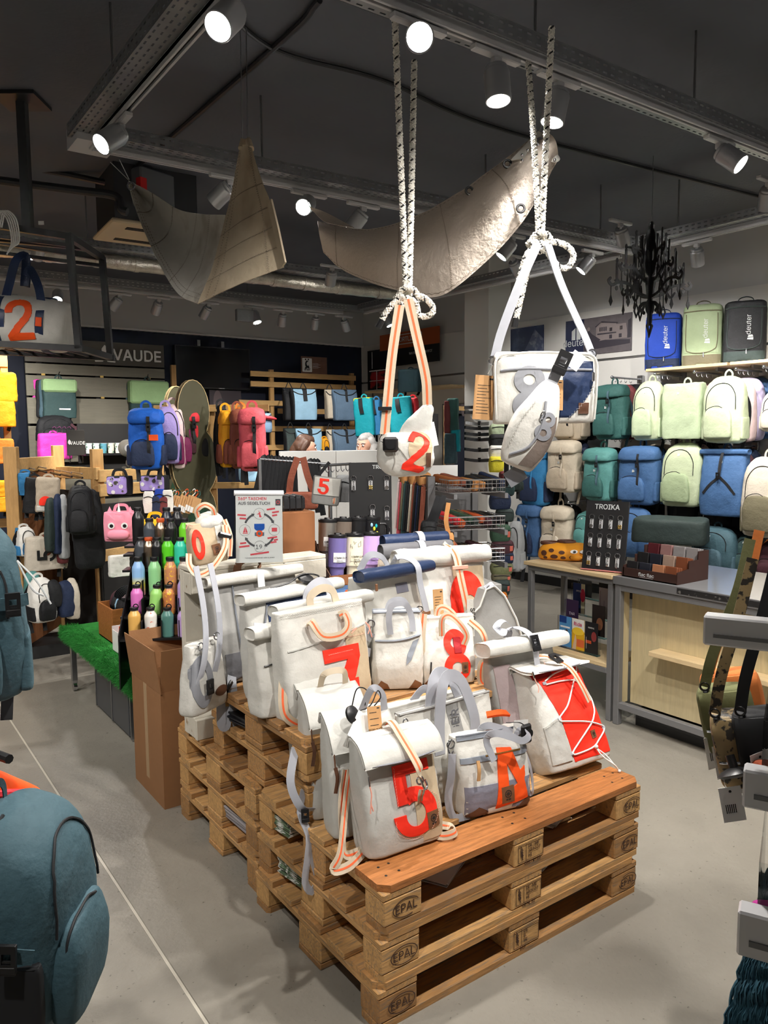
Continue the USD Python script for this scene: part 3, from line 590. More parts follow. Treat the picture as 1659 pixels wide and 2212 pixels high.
# --- grey white totes with dark lettering behind the orange 4 bag
loc,yaw,w=stand((880,1765),(1110,1700),TOP1,.11)
t=thing('tote_bag','flat white tote with broad grey handles and dark letters behind the orange 4 bag','tote bag',loc+np.array([-.0,.03,0]),yaw+.12,-.08,group=GB)
bm=canvas_mesh(.4,.43,.12,.03,.33,31);part(t,'body',bm,sail,smooth=True);fn=front_fn(bm)
part(t,'rim',tube(np.array([(x,y,.332)for x,y in[(-.212,-.012),(0,-.02),(.212,-.012),(.212,.012),(0,.018),(-.212,.012),(-.212,-.012)]]),.005,6),sgrey)
part(t,'lettering_band',drape(sbox(-.005,.2,.05,.325),fn,.001,.02),sgrey);part(t,'lettering',mv(mv(text('GER',.034,bold=True),R=ry(-PI/2)),(.038,float(fn(.02,.26))-.005,.265),rx(-.05)),dgrey)
part(t,'stitching',zigzag(fn,[(-.2,.285),(-.02,.29)],.006,.005),threadg)
for y in(-.025,.03):strap(t,[(-.075,y-.03,.17),(-.07,y-.03,.28),(-.05,y-.03,.40),(.0,y-.01,.435),(.06,y-.01,.40),(.1,y-.02,.28),(.105,y-.02,.2)],.045,(0,-1,.15),silvstrap,name='handle',t=.004)
dring(t,(-.2,-.03,.31),.01,.0025);part(t,'corner_patch',drape(Polygon([(-.02,.005),(.12,.005),(.05,.04)]),fn,.002,.02),leather,'brown leather bottom corner')
t=thing('tote_bag','flat white tote lying behind the totes with dark letters','tote bag',loc+np.array([-.02,.14,.0]),yaw+.1,-.05,group=GB)
bm=canvas_mesh(.42,.44,.08,.03,.325,33);part(t,'body',bm,sail2,smooth=True);strap(t,[(-.05,0,.32),(0,-.01,.36),(.07,0,.32)],.03,(0,-1,0),silvstrap,name='handle')
# --- grey white bag with the orange 4
loc,yaw,w=stand((1003,1772),(1150,1738),TOP1,.14)
t=thing('shoulder_bag','white and grey bag with an orange 4 and silver handles on the front plank','shoulder bag',loc,yaw,-.05,group=GB)
bm=canvas_mesh(.265,.285,.15,.05,.265,41,.007);part(t,'body',bm,sail,smooth=True);fn=front_fn(bm)
part(t,'lower_panel',drape(sbox(-.13,.01,.13,.105),fn,.0015,.02),mat('slate_cloth',S(128,128,142),.7,bump=(40.,.002)),'slate grey lower panel')
part(t,'number_patch',drape(put(DIG['A'],-.02,.014,.2,.66),fn,.002,.012,.0035),orgc,'orange number 4')
leather_patch(t,fn,.028,.06,.05,.058,2)
for x in(-.085,.115):part(t,'corner_patch',drape(Polygon([(x-.05,.003),(x+.045,.003),(x+.03,.02),(x,.036),(x-.03,.02)]).intersection(sbox(-.128,0,.128,1)),fn,.003,.015),leathd,'brown leather bottom corner')
for z in(.19,.262):part(t,'grey_band',drape(sbox(-.135,z-.009,.138,z+.009),fn,.002,.02,.003),mat('band_grey',S(140,146,156),.5))
part(t,'zip',tube(on(fn,[(-.04,.197),(.1,.197)],.006),.003,6),brass);part(t,'zip_pull',ribbon(curve([(-.09,-.09,.2),(-.092,-.1,.17),(-.095,-.1,.135)],10),.012,.004,(0,-1,0)),kraft)
for y,x0 in((-.05,0),(.03,.02)):strap(t,[(-.03+x0,y-.045,.19),(-.05+x0,y-.03,.26),(-.025+x0,y-.045,.285),(.03+x0,y-.06,.268),(.07+x0,y-.065,.25),(.1+x0,y-.06,.258),(.115+x0,y-.03,.265)],.024,(0,-1,.2),silvstrap,name='handle',t=.003)
part(t,'orange_grip',sweep(curve([(.0,-.0,.318),(.04,-.02,.325),(.075,-.02,.318)],12),[(-.004,-.016),(.004,-.016),(.004,.016),(-.004,.016)],N=(0,-.3,1)),orgc)
part(t,'security_tag',mv(cat(box(.05,.016,.07,b=.014),mv(cyl(.016,.006,20),(0,-.012,.005),rx(PI/2))),(.13,-.05,.245),rz(.2)),blackp);part(t,'cable',tube(curve([(.06,-.03,.29),(.1,-.05,.29),(.125,-.05,.275)],14),.0018,5),blackp)
part(t,'price_label',mv(box(.07,.001,.08),(.118,-.03,.25),rz(.2)@ry(.15)),paperw)
dring(t,(-.155,-.02,.245),.014,.003);part(t,'hook',tube(curve([(-.15,-.02,.262),(-.165,-.02,.235),(-.16,-.025,.21),(-.15,-.03,.225)],16),.0035,8),chrome)
strap(t,[(-.155,-.03,.215),(-.165,-.035,.14),(-.175,-.03,.06),(-.16,-.04,.0),(-.11,-.06,.004)],.026,(-.4,-1,.1),silvstrap,name='shoulder_strap')
strap(t,[(.13,-.02,.2),(.155,-.03,.12),(.165,-.03,.06),(.15,-.05,.03),(.13,-.04,.03)],.02,(.6,-.8,0),silvstrap,name='shoulder_strap')
# --- red rucksack with white lacing
loc,yaw,w=stand((1200,1706),(1358,1645),TOP1,.16)
t=thing('rucksack','white roll top rucksack with a red front and white zigzag cord','rucksack',loc+np.array([.0,.02,0]),yaw-.05,-.47,group=GB,s=.93)
bm=loft([(0,.16,.07,0,0,5),(.02,.175,.085,0,0,5),(.15,.17,.095,0,0,4.5),(.3,.155,.09,0,0,4.5),(.4,.15,.07,0,0,4.5),(.43,.15,.05,0,.01,5)],60,34,[(.006,9,51),(.003,26,52,True)]);part(t,'body',bm,sail,smooth=True);fn=front_fn(bm)
part(t,'red_front',drape(Polygon([(-.062,.02),(.172,.02),(.172,.04),(.145,.41),(-.02,.41),(-.13,.41),(-.115,.37),(-.075,.2)]),fn,.002,.016),redc,'bright red front panel')
part(t,'dark_band',drape(Polygon([(-.132,.375),(-.03,.375),(-.03,.41),(-.135,.41)]),fn,.0015,.016,.0035),reddk)
part(t,'side_pocket',drape(Polygon([(-.168,.03),(-.075,.03),(-.085,.21),(-.16,.18)]),fn,.006,.02),sail2,'white pocket left of the red panel');part(t,'stitching',zigzag(fn,[(-.158,.172),(-.09,.2)],.006,.004,.009),threadg)
fl=flap(t,.33,.455,.01,.40,-.12,sail,53,sag=1)
part(t,'zip',tube(curve([(-.165,-.115,.40),(0,-.128,.392),(.165,-.11,.40)],20),.0035,6),zipm)
lace=[(-.09,.375),(.0,.385),(.115,.395),(.1,.35),(.0,.26),(-.085,.205),(-.07,.195),(.05,.16),(.15,.125),(.158,.11),(.06,.07),(.03,.055)]
part(t,'lacing',cat(tube(on(fn,[(-.088,.36),(-.02,.382),(.1,.395),(.115,.385),(.06,.33),(-.02,.245),(-.085,.205),(-.088,.19),(-.06,.183),(.05,.16),(.15,.125)],.009,80),.0035,7),tube(on(fn,[(-.09,.345),(.0,.345),(.08,.33),(.125,.27),(.13,.23),(.1,.17),(.03,.12),(-.06,.065),(-.068,.052),(-.04,.048),(.05,.055),(.1,.08),(.152,.112)],.009,80),.0035,7)),cordw)
part(t,'cord_end',cat(tube(curve([(.06,-.1,.052),(.07,-.115,.01),(.1,-.135,-.035),(.115,-.13,-.06)],18),.003,6),tube(curve([(.062,-.1,.05),(.085,-.12,.01),(.1,-.13,-.03),(.115,-.13,-.06)],18),.003,6),mv(tm(trimesh.creation.icosphere(2,.009)),(.06,-.105,.054)),mv(tm(trimesh.creation.icosphere(2,.007)),(.116,-.132,-.062))),cordw)
for x,z in((-.092,.352),(-.087,.197),(-.07,.055),(.153,.118)):part(t,'lace_loop',mv(box(.02,.006,.014,b=.002),(x,float(fn(x,z))-.006,z)),silvstrap)
leather_patch(t,fn,.075,.105,.026,.032,6)
s=strap(t,[(-.03,-.02,.475),(.0,-.07,.452),(.03,-.13,.39),(.06,-.135,.31),(.085,-.125,.235)],.03,(0,-1,.35),beistrap,stripe);buckle(t,(.008,-.09,.44),.032,0,-.75)
part(t,'zip_pull',cat(tube(curve([(-.165,-.118,.4),(-.166,-.122,.37),(-.16,-.122,.34),(-.168,-.12,.32)],14),.002,6)),pinkc);part(t,'slider',box(.008,.006,.03,(-.165,-.12,.392),.002),chrome)
part(t,'logo_stitch',zigzag(lambda x,z:-.075-0*np.asarray(x),[(-.05,.445),(-.052,.41)],.004,.005),thread)
strap(t,[(-.16,.05,.2),(-.21,.06,.06),(-.19,.05,-.02),(-.13,.04,.0)],.03,(-1,-.5,0),beistrap,stripe,name='shoulder_strap')
# --- pale grey roll top behind the red one
t=thing('rucksack','pale grey roll top rucksack with a black buckle behind the red one','rucksack',at_d(1150,1560,3.12)*[1,1,0]+[0,.02,TOP1],-.1,-.16,group=GB)
bm=canvas_mesh(.33,.34,.14,.05,.42,61);part(t,'body',bm,sgrey,smooth=True);part(t,'dark_side',drape(sbox(-.16,.06,-.08,.38),front_fn(bm),.003,.03),mat('dusty_mauve',S(150,134,134),.7,bump=(40.,.002)))
part(t,'roll',noisy(mv(loft([(-.2,.026,.05,0,0,3),(-.19,.03,.055,0,0,3),(0,.032,.056,0,0,3),(.19,.03,.055,0,0,3),(.2,.026,.05,0,0,3)],28,20),(0,-.03,.45),ry(PI/2)),.004,12,5),sail,'thick pale rolled top')
strap(t,[(-.02,.05,.46),(-.01,.02,.512),(.0,-.05,.505),(.01,-.09,.46),(.02,-.085,.36)],.032,(0,-.6,.8),silvstrap);buckle(t,(.008,-.098,.455),.034,0,-.25)
strap(t,[(.0,.0,.5),(-.06,.0,.55),(-.11,-.01,.53),(-.1,-.03,.5),(-.08,-.02,.52)],.03,(0,-.3,1),silvstrap,name='strap_end')
# --- middle row: tote with the red 7
loc,yaw,w=stand((626,1567),(806,1515),TOP2,.12)
t=thing('tote_bag','tall white tote with a big red 7 and beige handles on the raised pallet','tote bag',loc,yaw,-.06,group=GB)
bm=canvas_mesh(.37,.385,.14,.05,.385,71,.008);part(t,'body',bm,sail,smooth=True);fn=front_fn(bm)
part(t,'pocket_panel',drape(Polygon([(-.175,.255),(.05,.275),(.178,.3),(.178,.296),(.05,.27),(-.175,.25)]),fn,.003,.02),sail2);part(t,'beige_panel',drape(sbox(.075,.012,.176,.29),fn,.0015,.02),beige,'beige linen panel on the right')
part(t,'number_patch',drape(put(DIG['7'],-.035,.008,.225,.94),fn,.002,.014,.0035),redc,'red number 7')
for seg in([(-.015,.262),(.17,.262)],[(-.015,.214),(.1,.214)],[(.012,.02),(.06,.11)],[(.01,.1),(.03,.1)]):part(t,'stitching',zigzag(fn,seg,off=.0065),thread)
for z in(.368,.376):part(t,'stitching',zigzag(fn,[(-.185,z),(.185,z)],.004,.005),threadg)
for y,up in((-.045,-.07),(.02,.055)):
 pts=[(-.075,y,.335),(-.077,y-.02,.345),(-.045,y-.04,.29),(.035,y-.042,.283),(.078,y-.03,.31),(.08,y-.01,.35),(.06,y,.345)]if up<0 else[(-.02,y,.37),(-.02,y,.42),(.03,y,.445),(.08,y,.43),(.1,y,.37)]
 strap(t,pts,.03,(0,-1,.2),beistrap,stripe if up<0 else None,name='handle',t=.004)
part(t,'cord_pull',cat(tube(curve([(.155,-.08,.31),(.17,-.085,.29),(.16,-.085,.265)],12),.002,6),tube(curve([(.155,-.08,.31),(.168,-.085,.285),(.178,-.085,.25)],12),.002,6),tube(curve([(.09,-.08,.29),(.11,-.082,.296),(.085,-.082,.28)],12),.002,6)),pinkc)
strap(t,[(-.15,.0,.2),(-.19,-.03,.12),(-.2,-.05,.04),(-.17,-.07,.0),(-.13,-.07,-.01)],.035,(-.8,-.6,0),beistrap,stripe,name='shoulder_strap')
# --- four bags stacked behind the tote with the 7
def side_pack(label,px,d,yaw,w,dep,h,m,mr,seed,roll=None,z=TOP2,lean=-.1):
 p=at_d(*px,d);t=thing('rucksack',label,'rucksack',(p[0],p[1],z),yaw,lean,group=GB)
 bm=canvas_mesh(w,w*1.03,dep,.06,h,seed);part(t,'body',bm,m,smooth=True)
 part(t,'roll',noisy(mv(loft([(-w*.54,.018,.035,0,0,3),(-w*.52,.024,.04,0,0,3),(0,.026,.042,0,0,3),(w*.52,.024,.04,0,0,3),(w*.54,.018,.035,0,0,3)],24,16),(0,-.02,h+.01),ry(PI/2)),.004,12,seed),mr,'rolled top edge')
 return t,front_fn(bm)
t,fn=side_pack('grey roll top rucksack with a white rim and tan leather handle at the back left',(560,1420),3.32,.16,.44,.13,.41,sgrey,sail,81,lean=-.12)
part(t,'dark_base',drape(sbox(-.2,.0,.2,.12),fn,.002,.03),dgrey);strap(t,[(-.05,.03,.43),(-.04,.02,.475),(.0,.02,.485),(.06,.02,.48),(.07,.03,.435)],.035,(0,-.3,1),leather,name='handle',t=.006)
part(t,'label',box(.035,.004,.06,(.0,-.075,.4),.001),paperw);part(t,'piping',tube(on(fn,[(-.12,.03),(-.13,.2),(-.12,.4)],.006),.004,6),mat('piping_grey',S(116,120,128),.5))
strap(t,[(-.2,-.03,.1),(-.24,-.06,.02),(-.26,-.09,-.07),(-.27,-.1,-.14),(-.25,-.1,-.15),(-.24,-.09,-.08)],.038,(-.2,-1,.1),silvstrap,name='shoulder_strap')
strap(t,[(-.16,-.04,.05),(-.2,-.09,.0),(-.21,-.11,-.1),(-.2,-.11,-.2)],.04,(-.2,-1,.1),zipm,name='shoulder_strap');part(t,'strap_clip',mv(box(.06,.012,.02,b=.004),(-.22,-.1,-.0),rz(.5)@ry(-.5)),blackp)
t,fn=side_pack('navy topped grey rucksack second from the back left',(640,1440),3.1,.15,.44,.13,.385,sail2,sail,83,lean=-.1)
part(t,'navy_front',drape(sbox(-.14,.15,.215,.375),fn,.003,.025),navyc,'navy sailcloth front');part(t,'piping',tube(on(fn,[(-.17,.1),(-.17,.25),(-.14,.36)],.006),.004,6),MATS['piping_grey'])
part(t,'security_cable',cat(tube(curve([(-.1,-.02,.42),(-.02,-.03,.43),(.05,-.03,.455),(.13,-.03,.44),(.14,-.02,.41)],24),.004,6),mv(lathe([(.001,.012),(.03,.008),(.035,0),(.001,-.006)],18),(.06,-.04,.435),rx(.5))),blackp)
strap(t,[(-.19,-.06,.3),(-.21,-.085,.24),(-.2,-.09,.18)],.05,(-.3,-1,0),silvstrap);part(t,'gold_buckle',cat(*[mv(rod(a,b,.0035),(-.205,-.1,.215),rz(-.2))for a,b in(((-.03,0,-.015),(.03,0,-.015)),((.03,0,-.015),(.03,0,.015)),((.03,0,.015),(-.03,0,.015)),((-.03,0,.015),(-.03,0,-.015)))]),brass)
part(t,'silver_bike_lamp',mv(lathe([(.001,0),(.012,0),(.016,.02),(.02,.05),(.025,.08),(.022,.08),(.001,.06)],24),(-.1,-.12,.14),ry(-PI/2)),chrome)
strap(t,[(-.2,-.08,.2),(-.23,-.1,.08),(-.21,-.11,.0),(-.15,-.1,-.01)],.04,(-.6,-1,0),silvstrap,name='shoulder_strap');strap(t,[(-.16,-.1,.13),(-.13,-.13,.05),(-.12,-.13,.0),(-.17,-.12,.0)],.04,(-.4,-1,0),sgrey,name='shoulder_strap')
swing_tag(t,np.array([-.07,-.14,.12]),-1.1,0,0,.04,.2,paperw,3)
t,fn=side_pack('white rucksack with a leather zip pull squeezed behind the red 7 tote',(640,1490),2.9,.1,.36,.12,.3,sail,sail,85,z=TOP2,lean=-.04)
part(t,'leather_pull',ribbon(curve([(-.12,-.08,.2),(-.09,-.085,.17),(-.075,-.085,.13)],10),.014,.004,(0,-1,0)),leather);part(t,'zip',tube(on(fn,[(-.165,.19),(-.06,.2)],.004),.003,6),blackp)
t,fn=side_pack('white tote with silver handles just behind the red 7 tote',(700,1440),2.99,.08,.4,.1,.36,sail,sail2,87,lean=-.06)
strap(t,[(-.06,0,.36),(-.055,-.01,.42),(.0,-.01,.45),(.05,0,.42),(.055,0,.36)],.04,(0,-1,.2),silvstrap,name='handle',t=.004)
# --- hanging grey messenger bag at the left end of the raised pallet
p=at_d(437,1440,2.98)
t=thing('shoulder_bag','grey white bag with a brown oval patch hanging left of the raised pallet','shoulder bag',p,.45,group=GB)
bm=loft([(-.17,.09,.03,0,0,4),(-.155,.105,.045,0,0,4),(-.08,.1,.05,0,0,4),(.0,.09,.045,0,0,4),(.08,.085,.03,0,0,4),(.1,.083,.02,0,0,5)],44,26,[(.006,14,91)]);part(t,'body',bm,sail,smooth=True);fn=front_fn(bm)
part(t,'oval_patch',drape(ell(.05,-.1,.036,.02),fn,.003,.01),leathd,'brown oval leather patch');part(t,'grey_patch',drape(put(DIG['0'],-.1,-.14,.2,.7).intersection(sbox(-.095,-.16,.09,.09)),fn,.002,.012,.002),zipm,'grey number shape')
for x in(-.03,.05):strap(t,[(x-.04,-.04,-.05),(x-.02,-.055,.04),(x,-.05,.14),(x+.0,-.04,.26),(x-.01,-.02,.4)],.03,(0,-1,0),silvstrap,name='shoulder_strap')
buckle(t,(-.035,-.065,-.06),.03);dring(t,(.03,-.05,.12),.014,.003);dring(t,(-.06,-.05,.1),.014,.003)
# --- middle row, right part
loc,yaw,w=stand((818,1490),(905,1512),TOP2,.17)
t=thing('shoulder_bag','white bag with silver handles and leather corners right of the red 7 tote','shoulder bag',at_z(868,1487,TOP2)+np.array([.02,.06,0]),-.55,-.03,group=GB)
bm=canvas_mesh(.2,.19,.17,.06,.3,101,.008);part(t,'body',bm,sail,smooth=True);fn=front_fn(bm)
for x in(-.06,.075):part(t,'corner_patch',drape(Polygon([(x-.035,.003),(x+.025,.003),(x+.015,.025),(x-.01,.04)]).intersection(sbox(-.097,0,.097,1)),fn,.003,.015),leather,'brown leather bottom corner')
part(t,'grey_band',tube(on(fn,[(-.09,.195),(.0,.195),(.09,.215)],.005),.005,6),MATS['band_grey']);part(t,'rim',tube(np.array([(-.095,-.03,.302),(.095,-.03,.302),(.095,.03,.302),(-.095,.03,.302),(-.095,-.03,.302)]),.005,6),MATS['band_grey'])
part(t,'grey_fish_patch',drape(Polygon([(.03,.1),(.05,.12),(.085,.2),(.06,.19),(.035,.14)]),fn,.002,.012,.002),MATS['band_grey'],'grey number shape')
for y in(-.05,.03):strap(t,[(-.03,y-.02,.22),(-.035,y-.015,.29),(-.02,y-.01,.335),(.03,y-.01,.34),(.055,y-.01,.29),(.06,y-.02,.23)],.024,(0,-1,.2),silvstrap,name='handle',t=.003)
dring(t,(-.105,-.04,.26),.014,.003);part(t,'hook',tube(curve([(-.105,-.045,.25),(-.115,-.05,.225),(-.105,-.05,.205),(-.095,-.05,.22)],14),.0035,8),chrome);dring(t,(.1,.03,.3),.012,.003)
strap(t,[(-.105,-.05,.2),(-.14,-.05,.24),(-.165,-.03,.2),(-.15,-.03,.15),(-.11,-.05,.145)],.034,(-.3,-1,.2),silvstrap,name='shoulder_strap')
t=thing('tote_bag','white tote with a red 8 and orange striped straps on the raised pallet','tote bag',at_z(985,1478,TOP2)+np.array([.0,.07,0]),-.42,-.05,group=GB)
bm=canvas_mesh(.22,.24,.16,.05,.27,111,.007);part(t,'body',bm,sail,smooth=True);fn=front_fn(bm)
part(t,'number_patch',drape(put(DIG['8'],-.025,.015,.205,.7).intersection(sbox(-.105,0,.106,1)),fn,.002,.012,.003),redc,'red number 8');leather_patch(t,fn,.06,.07,.026,.045)
part(t,'corner_patch',drape(Polygon([(-.04,.003),(.03,.003),(.01,.03),(-.02,.03)]),fn,.003,.015),leather,'brown leather bottom corner');part(t,'corner_patch',drape(Polygon([(-.108,.003),(-.075,.003),(-.09,.03)]),fn,.003,.015),leather,'brown leather bottom corner')
strap(t,[(-.1,-.045,.29),(-.112,-.055,.2),(-.116,-.06,.1),(-.115,-.05,.05)],.034,(-.3,-1,0),beistrap,stripe,name='shoulder_strap')
for y,z in((-.05,.0),(.02,.02)):strap(t,[(-.03,y-.02,.2),(-.03,y-.03,.27+z),(.0,y-.03,.285+z),(.04,y-.04,.25+z),(.07,y-.035,.2),(.06,y-.03,.16)],.024,(0,-1,.2),beistrap,stripe,name='handle',t=.003)
part(t,'leather_tab',drape(sbox(.02,.13,.05,.19),fn,.003,.012,.006),reddk);part(t,'side_zip',tube(on(fn,[(-.085,.05),(-.08,.1)],.004),.003,6),blackp);strap(t,[(.1,-.03,.25),(.15,-.04,.2),(.16,-.04,.14),(.1,-.05,.1)],.03,(.3,-1,.2),beistrap,stripe,name='shoulder_strap')
t=thing('cross_body_bag','small white camera bag with a red number right of the red 8 tote','shoulder bag',at_d(1095,1440,3.2),-.3,-.1,group=GB)
bm=loft([(-.095,.06,.02,0,0,5),(-.085,.072,.03,0,0,5),(0,.075,.034,0,0,5),(.085,.072,.03,0,0,5),(.095,.06,.02,0,0,5)],40,20,[(.003,14,121)]);part(t,'body',bm,sail,smooth=True);fn=front_fn(bm)
part(t,'zip',cat(tube(on(fn,[(-.05,.035),(.06,.05)],.004),.004,6),tube(on(fn,[(-.066,-.07),(-.066,.06),(-.05,.08),(.06,.085)],.004),.003,6)),zipm);part(t,'beige_window',drape(Polygon([(-.03,.05),(.055,.06),(.055,.08),(-.02,.07)]),fn,.0015,.012),beige);part(t,'number_patch',drape(put(glyph('2'),-.02,-.09,.11,1.),fn,.002,.01,.003),redc,'red number 2')
strap(t,[(-.075,0,.0),(-.12,-.02,.03),(-.13,-.02,-.04),(-.1,-.03,-.07)],.03,(-.3,-1,.2),beistrap,stripe,name='shoulder_strap');strap(t,[(-.05,.02,.09),(.03,.03,.11),(.075,.02,.07)],.008,(0,-1,0),beistrap,name='top_loop')
solo('bag_stand',mv(bb((-.07,-.05,0),(.07,.05,at_d(1095,1440,3.2)[2]-.1-TOP2),.004),(at_d(1095,1440,3.2)[0],at_d(1095,1440,3.2)[1]+.02,TOP2)),cloth('folded_cloth',(176,160,140)),'folded beige cloth under the small camera bag','cloth')
t=thing('hobo_bag','pale grey sling bag with a white rim and letters behind the red 8 tote','shoulder bag',at_d(1050,1430,3.4)*[1,1,0]+[0,0,TOP2],-.35,-.1,group=GB)
pl=Polygon([(-.12,0),(.14,0),(.15,.1),(.12,.2),(.07,.3),(.03,.34),(.0,.33),(-.03,.26),(-.1,.2),(-.13,.1)]).buffer(.01).simplify(.002)
part(t,'body',noisy(mv(vert(prism(pl,.09)),(0,.045,0)),.004,10,3),sgrey);part(t,'rim',tube(np.array([(x,-.048,z)for x,z in list(pl.exterior.coords)]),.005,6),sail);part(t,'lettering_strip',bb((-.1,-.052,.14),(-.07,-.047,.3)),sail);part(t,'lettering',mv(mv(text('SEGEL',.02,bold=True),R=ry(PI/2)),(-.085,-.053,.22)),ink)
dring(t,(.02,-.03,.335),.016,.003);strap(t,[(.0,-.02,.34),(.03,-.03,.36),(.05,-.02,.34)],.03,(0,-.5,1),silvstrap,name='strap_end');part(t,'pink_cord',tube(curve([(-.08,-.055,.22),(-.07,-.06,.2),(-.085,-.06,.17)],10),.002,5),pinkc)
# --- back row of roll tops
p=at_d(840,1420,3.35)
t=thing('rucksack','white rucksack with a navy rolled top and silver strap in the back row','rucksack',(p[0],p[1],TOP2),.12,-.08,group=GB)
bm=canvas_mesh(.37,.36,.15,.06,.42,131,.009);part(t,'body',bm,sail,smooth=True);fn=front_fn(bm)
R0=mv(loft([(-.2,.02,.034,0,0,2.6),(-.195,.026,.04,0,0,2.6),(0,.028,.042,0,0,2.6),(.195,.026,.04,0,0,2.6),(.2,.02,.034,0,0,2.6)],28,30,[(.004,18,6)]),(.02,-.06,.43),ry(PI/2)@rz(.0));part(t,'navy_roll',R0,navyc,'shiny navy rolled top')
strap(t,[(.09,.04,.44),(.09,.0,.478),(.1,-.06,.475),(.11,-.105,.44),(.115,-.11,.36),(.13,-.12,.26),(.14,-.12,.2)],.034,(0,-1,.3),silvstrap);part(t,'strap_patch',drape(sbox(.03,.33,.1,.37),fn,.002,.02),MATS['slate_cloth']);strap(t,[(-.1,.04,.44),(-.05,.03,.5),(.02,.03,.49),(.07,.04,.44)],.03,(0,-1,.4),silvstrap,name='handle')
swing_tag(t,np.array([.2,-.13,.33]),.1,.08,-.05,.07,.15,lines=9);part(t,'leather_strip',ribbon(curve([(.1,-.12,.25),(.12,-.125,.235),(.15,-.125,.235)],8),.012,.004,(0,-1,0)),leather);part(t,'zip_pull',box(.012,.008,.03,(-.13,-.1,.38),.002),leather)
p=at_d(960,1330,3.6)
t=thing('rucksack','large white roll top rucksack with a red rounded number in the back row','rucksack',(p[0],p[1],TOP2),-.22,-.06,group=GB)
bm=canvas_mesh(.4,.42,.16,.07,.42,141,.009);part(t,'body',bm,sail,smooth=True);fn=front_fn(bm)
part(t,'beige_panel',drape(sbox(.03,.1,.195,.4),fn,.0015,.025),beige);part(t,'number_patch',drape(ell(.095,.24,.092,.14).difference(ell(.105,.2,.04,.07)).intersection(sbox(-.19,.0,.192,.4)),fn,.002,.016,.003),redc,'red number on the front')
part(t,'roll',mv(loft([(-.23,.03,.045,0,0,2.6),(-.22,.038,.052,0,0,2.6),(0,.042,.056,0,0,2.6),(.22,.036,.05,0,0,2.6),(.23,.03,.045,0,0,2.6)],28,30,[(.009,12,8),(.004,30,9,True)]),(-.01,-.02,.455),ry(PI/2)),sail,'puffy rolled top')
strap(t,[(.03,.04,.46),(.02,.0,.503),(.02,-.06,.49),(.03,-.09,.45),(.04,-.105,.36),(.06,-.115,.24),(.07,-.115,.17)],.036,(0,-1,.3),beistrap,stripe);part(t,'cross_tab',box(.08,.006,.018,(.04,-.105,.405),.002),pinkc)
# = things hanging from the ceiling
FACE=-math.radians(35.5)
def grid_sheet(P,th=.003,seed=0,amp=.0,freq=6.):
 P=np.asarray(P,float);n,q=P.shape[:2];V=P.reshape(-1,3)
 I,J=np.meshgrid(np.arange(n-1),np.arange(q-1),indexing='ij');a=I*q+J;f=np.stack([a,a+q,a+q+1,a+1],-1).reshape(-1,4);f=np.vstack([f[:,[0,1,2]],f[:,[0,2,3]]])
 if amp:V,_=noisy((V,f),amp,freq,seed)
 t=np.array(trimesh.Trimesh(V,f,process=False).vertex_normals);k=len(V)
 be=[(i,i+1)for i in range(q-1)]+[((n-1)*q+i+1,(n-1)*q+i)for i in range(q-1)]+[(i*q+q,i*q)for i in range(n-1)]+[(i*q+q-1,i*q+2*q-1)for i in range(n-1)]
 return(np.vstack([V+t*th/2,V-t*th/2]),np.vstack([f,f[:,::-1]+k]+[[[a,a+k,b],[b,a+k,b+k]]for a,b in be])),V.reshape(P.shape)
def resample(c,n):
 c=np.asarray(c,float);L=np.r_[0,np.cumsum(np.linalg.norm(np.diff(c,axis=0),axis=1))];s=np.linspace(0,L[-1],n);return np.stack([np.interp(s,L,c[:,k])for k in range(3)],1)
def rows(A,B,n,bulge=0.,tow=(-.58,-.81,0)):
 A,B=resample(curve(A,60),n),resample(curve(B,60),n);m=n//2
 k=np.linspace(0,1,m)[:,None,None];P=A[None]*(1-k)+B[None]*k
 return P+np.sin(PI*k)*bulge*np.array(tow)
def px3(L):return[at_d(u,v,d)for u,v,d in L]
sailA=mat('sail_old_white',S(196,192,182),.6,bump=[(9.,.012),(60.,.002)],var=.08,vscale=5.,dirt=(S(150,140,124),5.,.5,.75));sailB=mat('sail_cream',S(188,172,146),.65,bump=[(7.,.01),(60.,.002)],var=.1,vscale=4.,dirt=(S(140,118,92),4.,.5,.8));sailC=mat('sail_pale',S(190,178,166),.6,bump=[(8.,.012),(50.,.003)],var=.06,vscale=5.)
seam=mat('sail_seam',S(128,116,102),.7)
def seamline(o,G,i=None,j=None,zig=.012,off=.004,a=0.,b=1.):
 """double zigzag seam along a row or column of the sheet's grid"""
 c=(G[i]if i is not None else G[:,j]);c=c[int(a*(len(c)-1)):int(b*(len(c)-1))+1];c=resample(c,110);t=np.gradient(c,axis=0);t/=np.linalg.norm(t,axis=1,keepdims=True)
 toc=EYE-c;toc/=np.linalg.norm(toc,axis=1,keepdims=True);s=np.cross(t,toc);k=np.arange(len(c))%2-.5
 part(o,'seam',tube(c+s*zig*k[:,None]+toc*off,.0011,3),seam)
t=thing('sail','folded triangular piece of old sail with zigzag seams hanging on two wires','sail')
A=px3([(277,391,4.05),(330,420,4.05),(380,450,3.95),(430,462,3.8),(487,464,3.55)]);B=px3([(277,393,4.05),(300,470,4.0),(345,570,3.85),(385,635,3.65),(428,656,3.4)])
m,G=grid_sheet(rows(A,B,40,-.12),.003,3,.012,5.);part(t,'left_panel',m,sailA,smooth=True,label='grey white left half of the folded sail')
for j in(6,14,24,31):seamline(t,G,j=j)
seamline(t,G,i=17);seamline(t,G,i=18)
A=px3([(519,318,3.3),(505,390,3.4),(488,465,3.5),(460,575,3.45),(428,657,3.38)]);B=px3([(543,318,3.25),(562,380,3.2),(585,440,3.15),(600,510,3.12),(613,577,3.1)])
